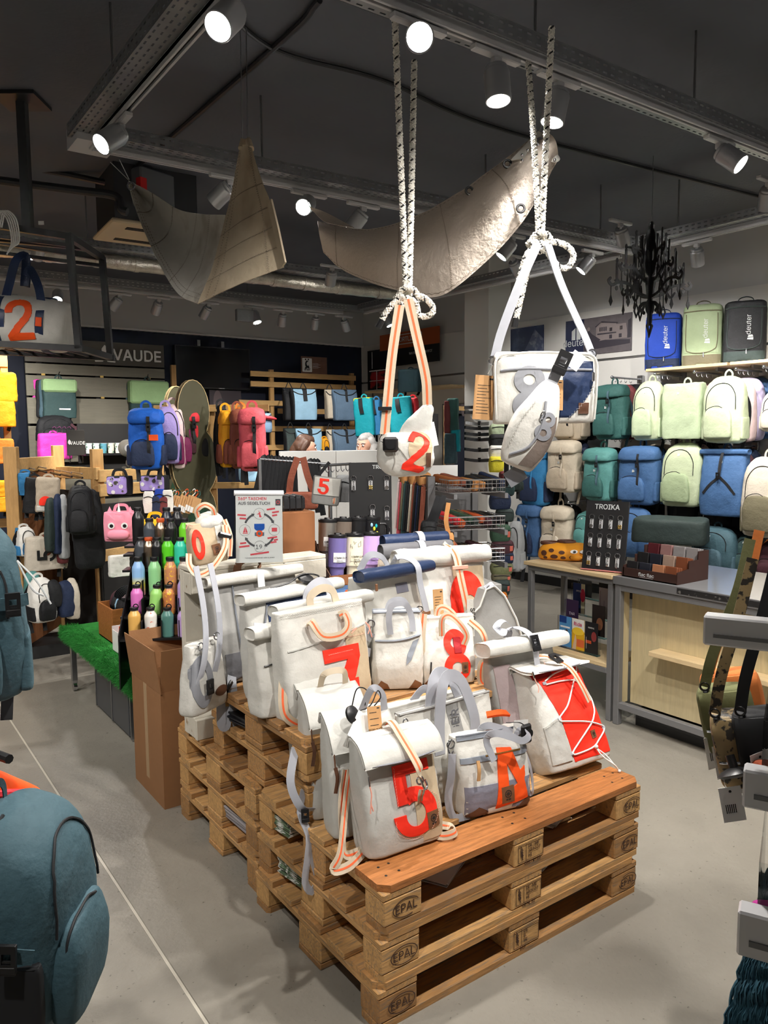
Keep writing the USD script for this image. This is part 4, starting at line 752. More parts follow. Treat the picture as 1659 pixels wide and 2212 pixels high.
m,G=grid_sheet(rows(A,B,40,.03),.003,5,.006,6.);part(t,'right_panel',m,sailB,smooth=True,label='cream coloured front half of the folded sail')
for i in(2,4,16):seamline(t,G,i=i)
for j in(13,21,27,33):seamline(t,G,j=j,zig=.008)
part(t,'gathered_tip',noisy(tube(px3([(522,322,3.27),(526,306,3.28),(536,305,3.28),(541,322,3.25)]),.016,10),.004,30),sailB);
part(t,'batten_flap',sweep(px3([(583,437,3.14),(598,500,3.1),(613,572,3.08)]),[(-.004,-.02),(.004,-.02),(.004,.02),(-.004,.02)]),sailB)
dring(t,tuple(at_d(283,402,4.03)),.018,.005,rz(FACE)@rx(PI/2),chrome)
for a,b in(((524,305,3.28),(519,62,3.2)),((535,303,3.28),(532,60,3.24)),((277,388,4.05),(238,350,3.95)),((279,388,4.05),(258,345,3.97))):part(t,'wire',tube(px3([a,b]),.0022,5),rodm)
t=thing('sail','long curved piece of pale sail with a riveted corner slung under the ceiling','sail')
A=px3([(686,478,4.3),(740,491,4.25),(800,494,4.1),(860,481,3.95),(930,450,3.8),(1000,411,3.65),(1080,350,3.5),(1163,286,3.4)]);B=px3([(700,545,4.3),(738,582,4.2),(800,610,3.95),(870,630,3.75),(945,641,3.6),(1020,592,3.5),(1120,490,3.42),(1207,345,3.38)])
m,G=grid_sheet(rows(A,B,64,.1),.003,7,.012,5.);part(t,'cloth',m,sailC,smooth=True)
for j in(5,26,38,52):seamline(t,G,j=j,zig=.008)
for i in(1,30):seamline(t,G,i=i,zig=.006)
m2,_=grid_sheet(rows(px3([(668,446,4.4),(705,460,4.4),(765,492,4.3)]),px3([(672,452,4.42),(700,478,4.36),(735,488,4.3)]),16),.004);part(t,'turned_edge',m2,sailC,smooth=True)
C=np.array(px3([(1163,284,3.38),(1209,343,3.35),(1200,352,3.35),(1104,346,3.4)]));part(t,'corner_patch',grid_sheet(rows([C[0],C[0]*.5+C[3]*.5,C[3]],[C[1]*.6+C[0]*.4,C[1],C[2]],16,.03),.006)[0],sail,'white reinforced corner patch')
for u,v in[(1128,335),(1140,325),(1152,318),(1165,330),(1175,338),(1190,335),(1198,345),(1150,340),(1185,322),(1128,347)]:part(t,'rivet',mv(tm(trimesh.creation.icosphere(1,.007)),at_d(u,v,3.33)),chrome)
for u,v,d in[(1168,307,3.33),(1096,354,3.42),(1014,412,3.58),(1125,450,3.36)]:dring(t,tuple(at_d(u,v,d)),.016,.006,rz(FACE)@rx(PI/2),blackp if d>3.35 else chrome)
part(t,'wire',tube(px3([(1165,285,3.38),(1185,215,3.3),(1192,160,3.25)]),.002,5),rodm);part(t,'wire',tube(px3([(670,447,4.4),(662,430,4.5)]),.003,5),rodm)
# ropes: white braid with black flecks
rope_w=cloth('rope_white',(226,222,212),.8,.001)
def rope(o,p,r=.0105,name='rope',pitch=.042):
 p=resample(p,max(8,int(np.linalg.norm(np.diff(np.asarray(p),axis=0),axis=1).sum()/.006)));t,n,b=frame_of(p);L=np.r_[0,np.cumsum(np.linalg.norm(np.diff(p,axis=0),axis=1))]
 q=part(o,name,tube(p,r*.86,8),rope_w);W_,K_=[],[]
 for sgn in(1,-1):
  for k in range(4):
   a=sgn*2*PI*L/pitch+k*PI/2;rr=r*(.8+.16*np.sin(4*PI*L/pitch*1.+(0 if sgn>0 else PI)))
   h=p+n*(rr*np.cos(a))[:,None]+b*(rr*np.sin(a))[:,None]
   (K_ if(sgn>0 and k==0)else W_).append(tube(h,r*.36,4))
 part(q,'white_strand',cat(*W_),rope_w);part(q,'black_strand',cat(*K_),blackp)
 return q
def knot(o,c,k,R):
 """a few rope turns around c, then a bow loop; k metres per pixel, drawing in image pixels"""
 f=lambda L:np.array([np.asarray(c)+R@np.array([x*k,y*k,-z*k])for x,y,z in L])
 return f
def slingrope(name,label,tops,kn,d,loop,tails,group):
 c=at_d(*kn,d);k=d/FPX;R=rz(FACE);t=thing(name,label,'rope',group=group);f=knot(t,c,k,R)
 for i,(u,v,z)in enumerate(tops):
  p=at_d(u,v,z);rope(t,curve([p,p*.35+(c+R@np.array([(-6,7)[i]*k,0,100*k]))*.65,c+R@np.array([(-4,5)[i]*k,0,40*k]),c+R@np.array([(-3,4)[i]*k,0,0])],30))
 rope(t,curve(f([(-22,0,4),(-8,-12,-14),(14,-14,-10),(22,-6,6),(6,10,18),(-14,10,12),(-24,0,2),(-6,-16,6),(16,-14,14),(20,0,22)]),60),name='knot');rope(t,curve(f(loop),50),name='bow_loop')
 for tl in tails:
  pts=f(tl);rope(t,curve(pts,30),name='rope_end');e=pts[-1];dd=(pts[-1]-pts[-2]);dd/=np.linalg.norm(dd)
  part(t,'end_cap',tube([e-dd*.004,e+dd*.03],.0125,10),blackp)
 return t,c,k
tl,cl_,kl=slingrope('rope','white and black flecked rope loop with bow knot holding the small sling bag',[(853,40,2.74),(895,132,3.0)],(880,640),2.9,[(14,-6,0),(34,-10,4),(52,-8,20),(54,-6,36),(40,-4,44),(24,-4,40),(20,-4,24),(4,-8,14)],[[(-6,-8,6),(-30,-10,16),(-48,-8,38),(-56,-6,52)],[(-8,-10,8),(-20,-12,46),(-27,-12,92)]],'knotted ropes')
tr_,cr_,kr=slingrope('rope','white rope loop with bow knot holding the large messenger bag',[(1141,132,3.05),(1192,58,2.78)],(1166,522),2.9,[(10,-8,4),(36,-10,4),(60,-8,14),(72,-6,32),(62,-4,54),(44,-4,56),(26,-4,38),(10,-8,16)],[[(-8,-6,10),(-30,-8,30),(-44,-6,80),(-62,-4,142)],[(-8,-2,12),(-26,-2,60),(-50,0,165)]],'knotted ropes')
# small sling bag with striped strap
c=at_d(877,968,2.9);k=2.9/FPX
t=thing('sling_bag','small white sling bag with a red 2 on a beige orange striped strap','shoulder bag',c,FACE)
q=lambda L:[(x*k,y*k,-z*k)for x,y,z in L]
pl=Polygon([(-58,32),(-50,38),(-38,34),(-22,36),(5,18),(35,-5),(50,-28),(56,-40),(62,-20),(60,20),(58,30),(52,60),(48,88)])if 0 else None
bm=loft([(-60*k,26*k,.03,4*k,0,3),(-54*k,42*k,.05,2*k,0,3),(-30*k,58*k,.065,0,0,3),(0,60*k,.068,0,0,3),(18*k,59*k,.06,1*k,0,3),(32*k,56*k,.045,3*k,0,3.5)],56,30,[(.008,9,3),(.004,24,4,True)]);part(t,'body',bm,sail,smooth=True);fn=front_fn(bm)
bm2=loft([(20*k,40*k,.04,18*k,.0,3),(50*k,32*k,.035,26*k,.0,3),(80*k,18*k,.025,42*k,.0,3),(92*k,10*k,.015,46*k,0,3)],40,20,[(.006,14,5)]);part(t,'neck',bm2,sail2,smooth=True)
part(t,'beige_panel',drape(ell(30*k,-2*k,26*k,36*k),fn,.0015,.012),beige,'beige linen panel');part(t,'number_patch',drape(affinity.rotate(put(glyph('2'),0*k,-50*k,92*k,.8),-14,origin=(20*k,0)).intersection(ell(8*k,-10*k,48*k,46*k)),fn,.002,.01,.003),redc,'red number 2')
part(t,'seam',cat(tube(on(fn,[(-45*k,20*k),(-20*k,5*k),(10*k,-35*k)],.003),.002,5),tube(on(fn,[(-40*k,10*k),(-25*k,-20*k),(-30*k,-45*k)],.003),.002,5)),threadg);part(t,'leather_tab',drape(sbox(42*k,-40*k,52*k,-10*k),fn,.003,.01,.004),leathd)
part(t,'security_tag',mv(cat(box(.056,.018,.056,b=.012),mv(cyl(.017,.006,20),(0,-.013,0),rx(PI/2))),(-34*k,-.085,8*k)),blackp);part(t,'cable',tube(curve(q([(-52,-44,-30),(-56,-46,-18),(-44,-48,-10)]),10),.0015,5),blackp)
s=strap(t,q([(-46,-20,-30),(-38,-22,-110),(-28,-20,-200),(-12,-16,-300)]),.036,(0,-1,0),beistrap,stripe,name='shoulder_strap');part(t,'slider',box(.05,.01,.014,q([(-45,-28,-84)])[0],.002),blackp)
strap(t,q([(46,-10,-92),(42,-16,-150),(22,-18,-240),(6,-16,-312)]),.036,(0,-1,0),beistrap,stripe,name='shoulder_strap');part(t,'price_label',mv(box(.02,.002,.09),q([(60,0,-30)])[0],ry(-.2)),paperw);part(t,'back_tag',mv(box(.03,.003,.12),q([(66,30,-40)])[0],rz(.8)),blackp)
# messenger bag
c=at_d(1172,845,2.9);k=2.9/FPX
t=thing('messenger_bag','white and navy messenger bag with a grey 8 hanging from the rope','shoulder bag',c,FACE)
bm=loft([(-68*k,102*k,.03,2*k,0,8),(-60*k,106*k,.045,2*k,0,8),(0,107*k,.052,0,0,8),(60*k,106*k,.045,0,0,8),(76*k,104*k,.03,0,0,7),(82*k,100*k,.012,0,0,6)],72,32,[(.006,9,13),(.003,26,14,True)]);part(t,'body',bm,sail,smooth=True);fn=front_fn(bm)
part(t,'navy_panel',drape(Polygon([(52*k,62*k),(101*k,60*k),(102*k,20*k),(96*k,-5*k),(75*k,-35*k),(48*k,-62*k),(20*k,-66*k),(30*k,0),(40*k,40*k)]),fn,.002,.014),navyc,'navy sailcloth panel');part(t,'number_patch',drape(put(DIG['8'],-70*k,-64*k,116*k,.85),fn,.002,.012,.003),zipm,'grey number 8')
for sg in([(52*k,60*k),(36*k,30*k),(28*k,-5*k),(18*k,-60*k)],[(101*k,10*k),(92*k,-10*k),(70*k,-38*k),(46*k,-62*k)]):part(t,'stitching',zigzag(fn,sg,.007,.006,.006),paperw)
part(t,'zip',tube(on(fn,[(-95*k,42*k),(-40*k,46*k),(20*k,44*k),(98*k,42*k)],.004),.005,6),zipm);part(t,'zip_puller',box(.01,.008,.034,q([(96,-48,-26)])[0],.003),chrome);part(t,'leather_patch',drape(sbox(70*k,-50*k,92*k,-27*k),fn,.003,.012,.003),leathd,'dark brown leather patch')
part(t,'piping',tube(curve(q([(-104,-30,60),(-107,-34,0),(-104,-30,-66),(-60,-24,-78),(0,-22,-80),(60,-24,-76),(104,-30,-66),(107,-34,0),(104,-30,62)]),60),.005,6),sail)
strap(t,q([(-104,0,-70),(-88,0,-130),(-50,0,-230),(-14,0,-310)]),.034,(0,-1,.1),silvstrap,name='shoulder_strap',t=.004);strap(t,q([(106,0,-76),(92,0,-110),(40,0,-220),(8,0,-308)]),.034,(.6,-1,0),silvstrap,name='shoulder_strap',t=.004);dring(t,q([(104,-2,-78)])[0],.016,.004);dring(t,q([(-106,-2,-66)])[0],.016,.004)
swing_tag(t,np.array(q([(-124,-10,-34)])[0]),.1,.07,.03,.078,.165,lines=10);swing_tag(t,np.array(q([(18,-46,-20)])[0]),0,0,0,.055,.11,lines=6);part(t,'tag_string',tube(curve(q([(-106,-2,-66),(-112,-6,-50),(-120,-10,-36)]),8),.0015,5),threadg)
# hip bag hanging on the messenger bag
c2=at_d(1150,925,2.78);k=2.78/FPX
t=thing('hip_bag','small grey and brown hip bag clipped in front of the messenger bag','shoulder bag',c2,FACE,0,.42)
bm=loft([(-92*k,20*k,.02,0,0,3),(-84*k,36*k,.04,0,0,3),(-40*k,48*k,.055,0,0,3),(20*k,46*k,.055,0,0,3),(60*k,34*k,.045,0,0,3),(92*k,22*k,.025,-2*k,0,3),(104*k,15*k,.012,-2*k,0,3)],52,34,[(.005,10,23)]);part(t,'body',bm,sail,smooth=True);fn=front_fn(bm)
part(t,'brown_panel',drape(Polygon([(0,-85*k),(30*k,-78*k),(47*k,-40*k),(45*k,10*k),(34*k,40*k),(12*k,20*k),(14*k,-30*k)]),fn,.0015,.012),mat('mocha_cloth',S(120,108,100),.6,bump=(40.,.002)),'mocha brown right panel');part(t,'number_patch',drape(put(DIG['8'],0*k,-20*k,62*k,.8).intersection(sbox(0,-1,40*k,1)),fn,.002,.01,.003),zipm,'grey number shape')
part(t,'zip',tube(on(fn,[(-26*k,-72*k),(4*k,-40*k),(10*k,10*k),(-2*k,60*k)],.004),.005,6),zipm);part(t,'zip_puller',mv(torus(.007,.002,14,5,rx(PI/2),sy=2.),q([(2,-40,-30)])[0]),chrome);part(t,'stitching',zigzag(fn,[(-36*k,-60*k),(-34*k,0),(-22*k,50*k)],.006,.006,.004),threadg)
strap(t,q([(-2,0,-100),(-2,0,-130),(-2,-6,-165)]),.04,(0,-1,0),silvstrap,name='strap');buckle(t,np.array(q([(-2,-12,-150)])[0]),.045);part(t,'sticker',mv(box(.05,.002,.06),q([(22,-16,-165)])[0],ry(.2)),paperw);part(t,'lower_label',mv(box(.06,.002,.07),q([(10,6,108)])[0],ry(.6)),zipm)
# - black cut-out chandelier
c=at_d(1405,610,5.45);k=5.45/FPX
ch=thing('chandelier','black cut out baroque chandelier hanging before the duffel bags on the shelf','chandelier',c,FACE)
blk=mat('chandelier_black',S(18,18,19),.5)
def ls(pts,w):return LineString([tuple(a)for a in curve([(x,0,y)for x,y in pts],26)[:,[0,2]]]).buffer(w,6)
def halfarm(r,z,up=26,cz=40,drops=(.55,.98)):
 """one S-shaped arm out to radius r at height z with a candle, curl and drops"""
 g=[ls([(0,z-24),(r*.3,z-16),(r*.55,z+2),(r*.8,z+4),(r*.95,z-2),(r*1.04,z+6),(r*1.0,z+12)],3.2),ls([(r*.4,z-10),(r*.52,z-22),(r*.62,z-12)],2.4),ls([(r*.3,z-14),(r*.34,z+6),(r*.42,z+2)],2.2),sbox(r*.84-2.6,z+4,r*.84+2.6,z+cz),ell(r*.84,z+8,6,3),ell(r*.84,z+cz+5,2.6,6),ell(r*.84,z-8,3.5,5),sbox(r*.5-2,z+2,r*.5+2,z+cz*.8),ell(r*.5,z+cz*.8+4,2.2,5)]
 for q_ in drops:
  x=r*q_;g+=[sbox(x-.7,z-22,x+.7,z-2),Polygon([(x,z-20),(x+4.5,z-36),(x,z-46),(x-4.5,z-36)])]
 return g
def panel(R1,R2,R3):
 g=[sbox(-6,-92,6,110),ell(0,88,15,26),ell(0,116,7,12),ell(0,52,21,40).difference(ell(0,58,11,26)),Polygon([(-14,10),(14,10),(9,-30),(-9,-30)]),ell(0,-52,11,18),Polygon([(0,-78),(9,-92),(0,-118),(-9,-92)]).difference(Polygon([(0,-86),(3.5,-93),(0,-104),(-3.5,-93)]))]
 for s in(1,-1):
  for r,z,cz in((R1,-8,44),(R2,24,42),(R3,62,34)):g+=[affinity.scale(a,s,1,origin=(0,0))for a in halfarm(r,z,cz=cz)]
  g+=[affinity.scale(a,s,1,origin=(0,0))for a in(ls([(4,-44),(18,-46),(26,-56),(20,-62)],3.5),sbox(33,-46,34.5,-24),Polygon([(34,-44),(41,-62),(34,-78),(27,-62)]).difference(Polygon([(34,-50),(37.5,-62),(34,-71),(30.5,-62)])))]
 return shapely.union_all([a.buffer(0)for a in g])
pa=panel(100,74,44);pb=panel(100,72,44)
for i,(pp_,a)in enumerate(((pa,.3),(pb,.3+PI/2))):part(ch,'cut_panel',mv(mv(vert(prism(affinity.scale(pp_,k,k,origin=(0,0)),.006)),(0,.003,0)),R=rz(a)),blk)
part(ch,'wire',rod((0,0,126*k),(0,0,ZC-c[2]),.002),rodm)
# - black hanging rack with duffel bags, upper left
d0=4.25;kf=d0/FPX;c=at_d(157,640,d0);fr=mat('rack_black',S(22,22,24),.45)
rk=thing('hanging_rack','black steel frame hung from the ceiling with duffel bags on its shelf','rack',c,FACE)
F=lambda u,v,y=0:np.array([(u-157)*kf,y,-(v-640)*kf])
def bar(a,b,w=.034):
 return sweep([a,b],[(-w/2,-w/2),(w/2,-w/2),(w/2,w/2),(-w/2,w/2)])
part(rk,'post',bar(F(155,508),F(165,752)),fr);part(rk,'post',bar(F(155,512,.5),F(165,752,.5)),fr)
for y in(0,.5):
 part(rk,'top_rail',bar(F(155,515,y),F(-120,470,y)),fr);part(rk,'bottom_rail',bar(F(175,752,y),F(-120,733,y)),fr);part(rk,'middle_rail',bar(F(155,533,y),F(-120,497,y),.02),fr)
part(rk,'cross_rail',bar(F(155,515,0),F(155,515,.5)),fr);part(rk,'cross_rail',bar(F(166,750,0),F(166,750,.5)),fr)
for s in range(8):part(rk,'shelf_bar',bar(F(150-34*s,750-2.3*s,0),F(150-34*s,750-2.3*s,.5),.012),fr)
part(rk,'ceiling_pole',bar(F(25,478,.25),np.array([F(25,478)[0],.25,ZC-c[2]]),.05),fr);part(rk,'ceiling_plate',box(.24,.24,.02,(F(25,478)[0],.25,ZC-c[2]-.012)),fr);part(rk,'top_brace',bar(F(-120,486,.25),F(155,515,.25),.03),fr)
part(rk,'white_sticker',box(.03,.003,.02,tuple(F(100,488)-[0,.02,0])),paperw)
cab=thing('cable_bundle','bundle of looped white cables on the hanging black frame','cable',at_d(12,500,4.1),FACE)
for i in range(5):part(cab,'cable',tube(curve([(-.06+.01*i,0,.02),(-.03+.012*i,-.02,.1),(.02+.012*i,-.02,.06),(.03+.01*i,0,-.05),(.0+.008*i,.0,-.12+.01*i)],20),.004,6),paperw)
for i,(u,v)in enumerate([(12,525),(20,522),(42,500),(60,503),(40,548),(47,548)]):
 part(cab,'hook_wire',tube(curve([F(u,v-3)+c*0-(at_d(12,500,4.1)-c)@rz(FACE)*0+0,F(u+2,v+26)],4),.0015,4),rodm)if 0 else None
def duffel(label,u,v,L,r,cols,number,yo,seed,hang=True):
 p=at_d(u,v,d0);t=thing('duffel_bag',label,'duffel bag',p+rz(FACE)@np.array([0,yo,0]),FACE,0,.1)
 secs=[(-L/2,r*.55,r*.6,0,0,2.4),(-L/2+.02,r*.86,r*.9,0,0,2.6),(-L/4,r,r,0,0,2.7),(L/4,r,r,0,0,2.7),(L/2-.02,r*.86,r*.9,0,0,2.6),(L/2,r*.55,r*.6,0,0,2.4)]
 bm=mv(loft(secs,44,30,[(.007,9,seed)]),R=ry(PI/2));part(t,'body',bm,sail,smooth=True);fn=front_fn(bm)
 part(t,'navy_end',drape(sbox(-L*.48,-r*.85,-L*.2,r*.85),fn,.003,.03),navyc,'navy end section')
 if number:part(t,'number_patch',drape(affinity.rotate(put(glyph('2'),-L*.13,-r*.72,r*1.5,1.05),8,origin=(0,0)),fn,.002,.016,.003),orgc,'orange number 2')
 for x in(-L*.19,L*.24):
  a=np.linspace(-.2,PI+.2,22);pts=np.stack([0*a+x,-(r+.006)*np.sin(a),(r+.006)*np.cos(a)],1);part(t,'webbing_band',ribbon(pts,.045,.004,np.stack([0*a,-np.sin(a),np.cos(a)],1)),navyc)
 part(t,'orange_label',box(.035,.006,.05,(L*.24,-r-.008,r*.0),.002),orgc)
 if hang:
  strap(t,[(-L*.19,-r*.8,r*.5),(-L*.2,-r*.4,r*1.3),(-L*.17,-.02,r*2.3),(-L*.1,.02,r*2.5),(-L*.08,.0,r*1.4)],.05,(0,-1,.3),navyc,name='handle',t=.004);strap(t,[(L*.24,-r*.8,r*.5),(L*.15,-r*.5,r*1.3),(L*.02,-.02,r*1.9),(-L*.05,0,r*2.0),(-L*.08,.02,r*1.4)],.045,(0,-1,.3),navyc,name='handle',t=.004)
 return t
duffel('white duffel bag with an orange 2 and navy straps on the hanging rack',34,690,.5,.15,0,True,.17,3);duffel('second white and navy duffel bag behind the one with the orange 2',20,700,.55,.14,0,False,.42,6,False)if 0 else None
duffel('navy duffel bag cut by the left frame edge on the hanging rack',-75,688,.3,.145,0,False,.17,9,False)
# = right wall: shelf, duffels, rails with backpacks
birch=woodm('birch_wood',(222,196,152),stretch=(1.2,9,9),var=.1,rough=.5);steel=metalm('rack_steel',(170,172,176),.3)
WYAW=math.atan2(-WN[0],WN[1])
def C_(name,rgb,rough=.7):return mat('nylon_'+name,S(*rgb),rough,bump=[(16.,.006),(70.,.0012)],var=.08,vscale=10.,spec=.35)
NY={n:C_(n,c)for n,c in dict(teal=(50,92,88),deepteal=(30,72,74),mint=(182,198,164),mintdark=(160,176,140),sage=(190,202,168),maroon=(110,50,52),black=(26,27,30),blue=(64,98,142),royal=(28,66,170),navy=(34,46,74),taupe=(186,172,152),sand=(206,194,174),cream=(206,196,180),olive=(112,106,84),pink=(232,206,204),lavender=(186,176,206),orange=(226,130,48),aqua=(86,142,138),sky=(52,124,176),slate=(70,96,108),gdark=(52,64,62),yellow=(232,220,60),greyl=(168,170,172),green=(56,84,66),wine=(72,40,48),rust=(190,84,42),rose=(214,90,100),kidblue=(22,92,190),lilac=(170,152,214),red=(206,46,56),plum=(122,40,84),amber=(238,164,26),brown=(140,76,56),ice=(150,190,216),storm=(92,116,140),petrol=(60,88,98),turquoise=(20,160,176),magenta=(214,60,168),fern=(150,184,132),sprucedark=(48,72,72),tan=(198,140,84),cognac=(150,88,48),camo=(146,124,86),khaki=(120,124,88),white=(232,230,224)).items()}
strapb=cloth('webbing_black',(30,31,34),.7,.001);reflect=mat('print_light',S(206,210,210),.5)
def pack(label,loc,yaw,w,h,d,col,col2=None,style='day',seed=0,group='backpacks on the right wall',pitch=.05,roll=0.,name='backpack',strapm=None,logo=True,detail=1,cat_='backpack'):
 """hanging backpack; loc is the middle of its bottom; its front looks along -y"""
 A=NY[col];B=NY[col2 or col];t=thing(name,label,cat_,loc,yaw,pitch,roll,group=group);r=random.Random(seed)
 ty=d*.15
 if style=='day':secs=[(0,w*.36,d*.32,0,0,3.4),(h*.05,w*.47,d*.46,0,0,3.6),(h*.3,w*.5,d*.52,0,0,3.6),(h*.65,w*.48,d*.48,0,0,3.4),(h*.86,w*.42,d*.38,0,ty*.4,3),(h*.97,w*.28,d*.22,0,ty,2.6),(h,w*.14,d*.1,0,ty,2.4)]
 elif style=='trek':secs=[(0,w*.34,d*.34,0,0,3.2),(h*.06,w*.45,d*.46,0,0,3.4),(h*.4,w*.5,d*.52,0,0,3.4),(h*.7,w*.49,d*.5,0,0,3.2),(h*.8,w*.44,d*.42,0,0,3)]
 elif style=='roll':secs=[(0,w*.42,d*.4,0,0,4),(h*.04,w*.5,d*.5,0,0,4.5),(h*.4,w*.5,d*.52,0,0,4.5),(h*.8,w*.5,d*.38,0,ty,4.5),(h*.93,w*.51,d*.22,0,ty,5),(h*.96,w*.5,d*.16,0,ty,5)]
 else:secs=[(0,w*.46,d*.44,0,0,5),(h*.04,w*.5,d*.5,0,0,5),(h*.5,w*.5,d*.5,0,0,5),(h*.93,w*.49,d*.48,0,0,4.6),(h,w*.44,d*.4,0,0,4)]
 bm=loft(secs,40 if detail else 26,26 if detail else 16,[(.011,7,seed),(.005,20,seed+1,True)]);part(t,'body',bm,A,smooth=True)
 fn=front_fn(bm)
 if style=='trek':
  lid=mv(loft([(-h*.07,w*.44,d*.46,0,-.01,3.4),(-h*.05,w*.5,d*.56,0,-.015,3.4),(h*.06,w*.5,d*.54,0,-.01,3),(h*.13,w*.42,d*.44,0,0,2.8),(h*.16,w*.2,d*.2,0,.02,2.5)],36,16,[(.012,8,seed+4),(.006,22,seed+2,True)]),(0,0,h*.82));part(t,'lid',lid,B if col2 and r.random()<.0 else A,smooth=True)
  lf=front_fn(lid)
 if detail:
  if style in('day','trek'):
   ph=h*(.46 if style=='day' else.4);pk=loft([(0,w*.26,.014,0,0,4),(ph*.08,w*.33,.03,0,0,4),(ph*.6,w*.34,.034,0,0,4),(ph*.92,w*.27,.02,0,0,3.4),(ph,w*.14,.01,0,0,3)],30,14,[(.008,9,seed+3)])
   y0=float(fn(0,h*.3));part(t,'front_pocket',mv(pk,(w*(-.05 if style=='day' else-.08),y0-.004,h*.07)),B,smooth=True)
   xs=w*.3;a=[(-xs,h*.1),(-xs*1.02,ph*.7),(-xs*.8,ph*.98),(0,ph*1.08),(xs*.6,ph*.98)]
   part(t,'zip',tube(np.array([[x+w*-.06,float(fn(x,z))-.012,z+h*.06]for x,z in[tuple(q[[0,2]])for q in curve([(a_,0,b_)for a_,b_ in a],20)]]),.003,5),strapb)
  if style=='day':
   part(t,'zip',tube(on(fn,[(-w*.36,h*.5),(-w*.34,h*.72),(-w*.2,h*.86),(0,h*.9),(w*.2,h*.86),(w*.34,h*.72),(w*.36,h*.5)],.004),.003,5),strapb)
  if style=='roll':
   part(t,'rolled_top',noisy(mv(loft([(-w*.53,.016,.03,0,0,3),(-w*.51,.024,.04,0,0,3),(0,.026,.042,0,0,3),(w*.51,.024,.04,0,0,3),(w*.53,.016,.03,0,0,3)],24,16),(0,ty-.02,h*.97),ry(PI/2)),.004,14,seed),B,smooth=True)
   strap(t,[(0,ty+.02,h),(0,ty-.04,h*1.0),(0,-d*.36,h*.85),(0,-d*.55,h*.6)],.026,(0,-1,.3),strapb);buckle(t,(0,-d*.62,h*.62),.03)
   for s in(-1,1):strap(t,[(0,float(fn(0,h*.6))-.008,h*.6),(s*w*.2,float(fn(s*w*.2,h*.48))-.005,h*.48),(s*w*.36,float(fn(s*w*.36,h*.34))-.004,h*.34)],.022,(0,-1,0),strapb,name='side_strap')
  if style=='trek':
   x=w*.12;strap(t,[(x,float(lf(x,h*.86))-.006,h*.86),(x,float(lf(x,h*.78))-.008,h*.77),(x,float(fn(x,h*.6))-.012,h*.6),(x,float(fn(x,h*.35))-.04,h*.35),(x,-d*.5,h*.05)],.022,(0,-1,0),strapm or strapb);buckle(t,(x,float(lf(x,h*.76))-.014,h*.68),.026)
   for s in(-1,1):part(t,'side_pocket',mv(loft([(0,.02,d*.3,0,0,3),(h*.04,.03,d*.38,0,0,3),(h*.3,.026,d*.36,0,0,3),(h*.33,.015,d*.3,0,0,3)],22,10,[(.005,12,seed)]),(s*w*.46,0,h*.06)),B,smooth=True)
  if style=='day':
   for s in(-1,1):part(t,'side_pocket',mv(loft([(0,.014,d*.3,0,0,3),(h*.03,.02,d*.38,0,0,3),(h*.3,.018,d*.36,0,0,3),(h*.32,.01,d*.3,0,0,3)],22,10),(s*w*.47,0,h*.05)),B,smooth=True)
  if logo:part(t,'logo',drape(put(Polygon([(0,0),(.35,0),(.35,1),(0,.8)]).union(Polygon([(.42,0),(.8,.1),(.8,.75),(.42,.8)])),-w*.05,h*(.8 if style!='trek' else.55),h*.05),fn,.001,.02,.003),reflect)
  strap(t,[(-.03,d*.28,h*.94),(-.03,d*.3,h*1.05),(.0,d*.3,h*1.1),(.03,d*.3,h*1.05),(.03,d*.28,h*.94)],.016,(0,-1,0),A,name='hang_loop')
  for s in(-1,1):strap(t,[(s*w*.25,d*.46,h*.85),(s*w*.42,d*.62,h*.55),(s*w*.4,d*.6,h*.2),(s*w*.33,d*.45,-.02),(s*w*.3,d*.3,-h*.16-.05*r.random())],.03,(0,1,0),strapm or strapb,name='shoulder_strap')
 return t
def hang(label,u0,u1,v0,v1,off,col,col2=None,style='day',seed=0,dd=.19,dyaw=0.,pitch=.04,behind=(),logo=True,roll=0.,strapm=None):
 """a backpack filling the picture box u0-u1, v0-v1 at the given distance off the right wall; behind: colours of the packs on the same hooks"""
 p=at_w((u0+u1)/2,v1,off);k=((p-EYE)@FW)/FPX;h=(v1-v0)*k*1.02;va=math.atan2((p-EYE)[0],(p-EYE)[1])-(PI/2-_a);wv=(u1-u0)*k;w=max(.16,(wv-dd*abs(math.sin(va))*.55)/(math.cos(va)))
 t=pack(label,p,WYAW+dyaw,w,h,dd,col,col2,style,seed,pitch=pitch,logo=logo,roll=roll,strapm=strapm)
 for i,cb in enumerate(behind):
  q=p+WN*(.17*(i+1)+.02)+WD*(.0);pack('%s backpack hanging behind the %s'%(cb_name.get(cb,cb),label.split(' hanging')[0].split(' with ')[0]),q+np.array([0,0,.012*i]),WYAW+dyaw*.5,w*.97,h*.98,.15,cb,None,'day',seed+30+i,detail=0)
 return t
cb_name=dict(black='black',maroon='maroon',pink='pale pink',lavender='lavender',blue='blue',orange='orange',gdark='dark grey',navy='navy',sand='sand',deepteal='dark teal',teal='teal',slate='slate',olive='olive',taupe='taupe',rose='rose',wine='wine red',turquoise='turquoise',sprucedark='dark green')
sw=lambda y,off,z:WP+WD*((y-WP[1])/WD[1])-WN*off+np.array([0,0,z])
def wallboard(y0,y1,z0,z1,off):return wallpiece(y0,y1,z0,z1,th=-.013,out=off)
ys0,ys1=at_w(1388,802,.42)[1],at_w(1566,793,.42)[1]
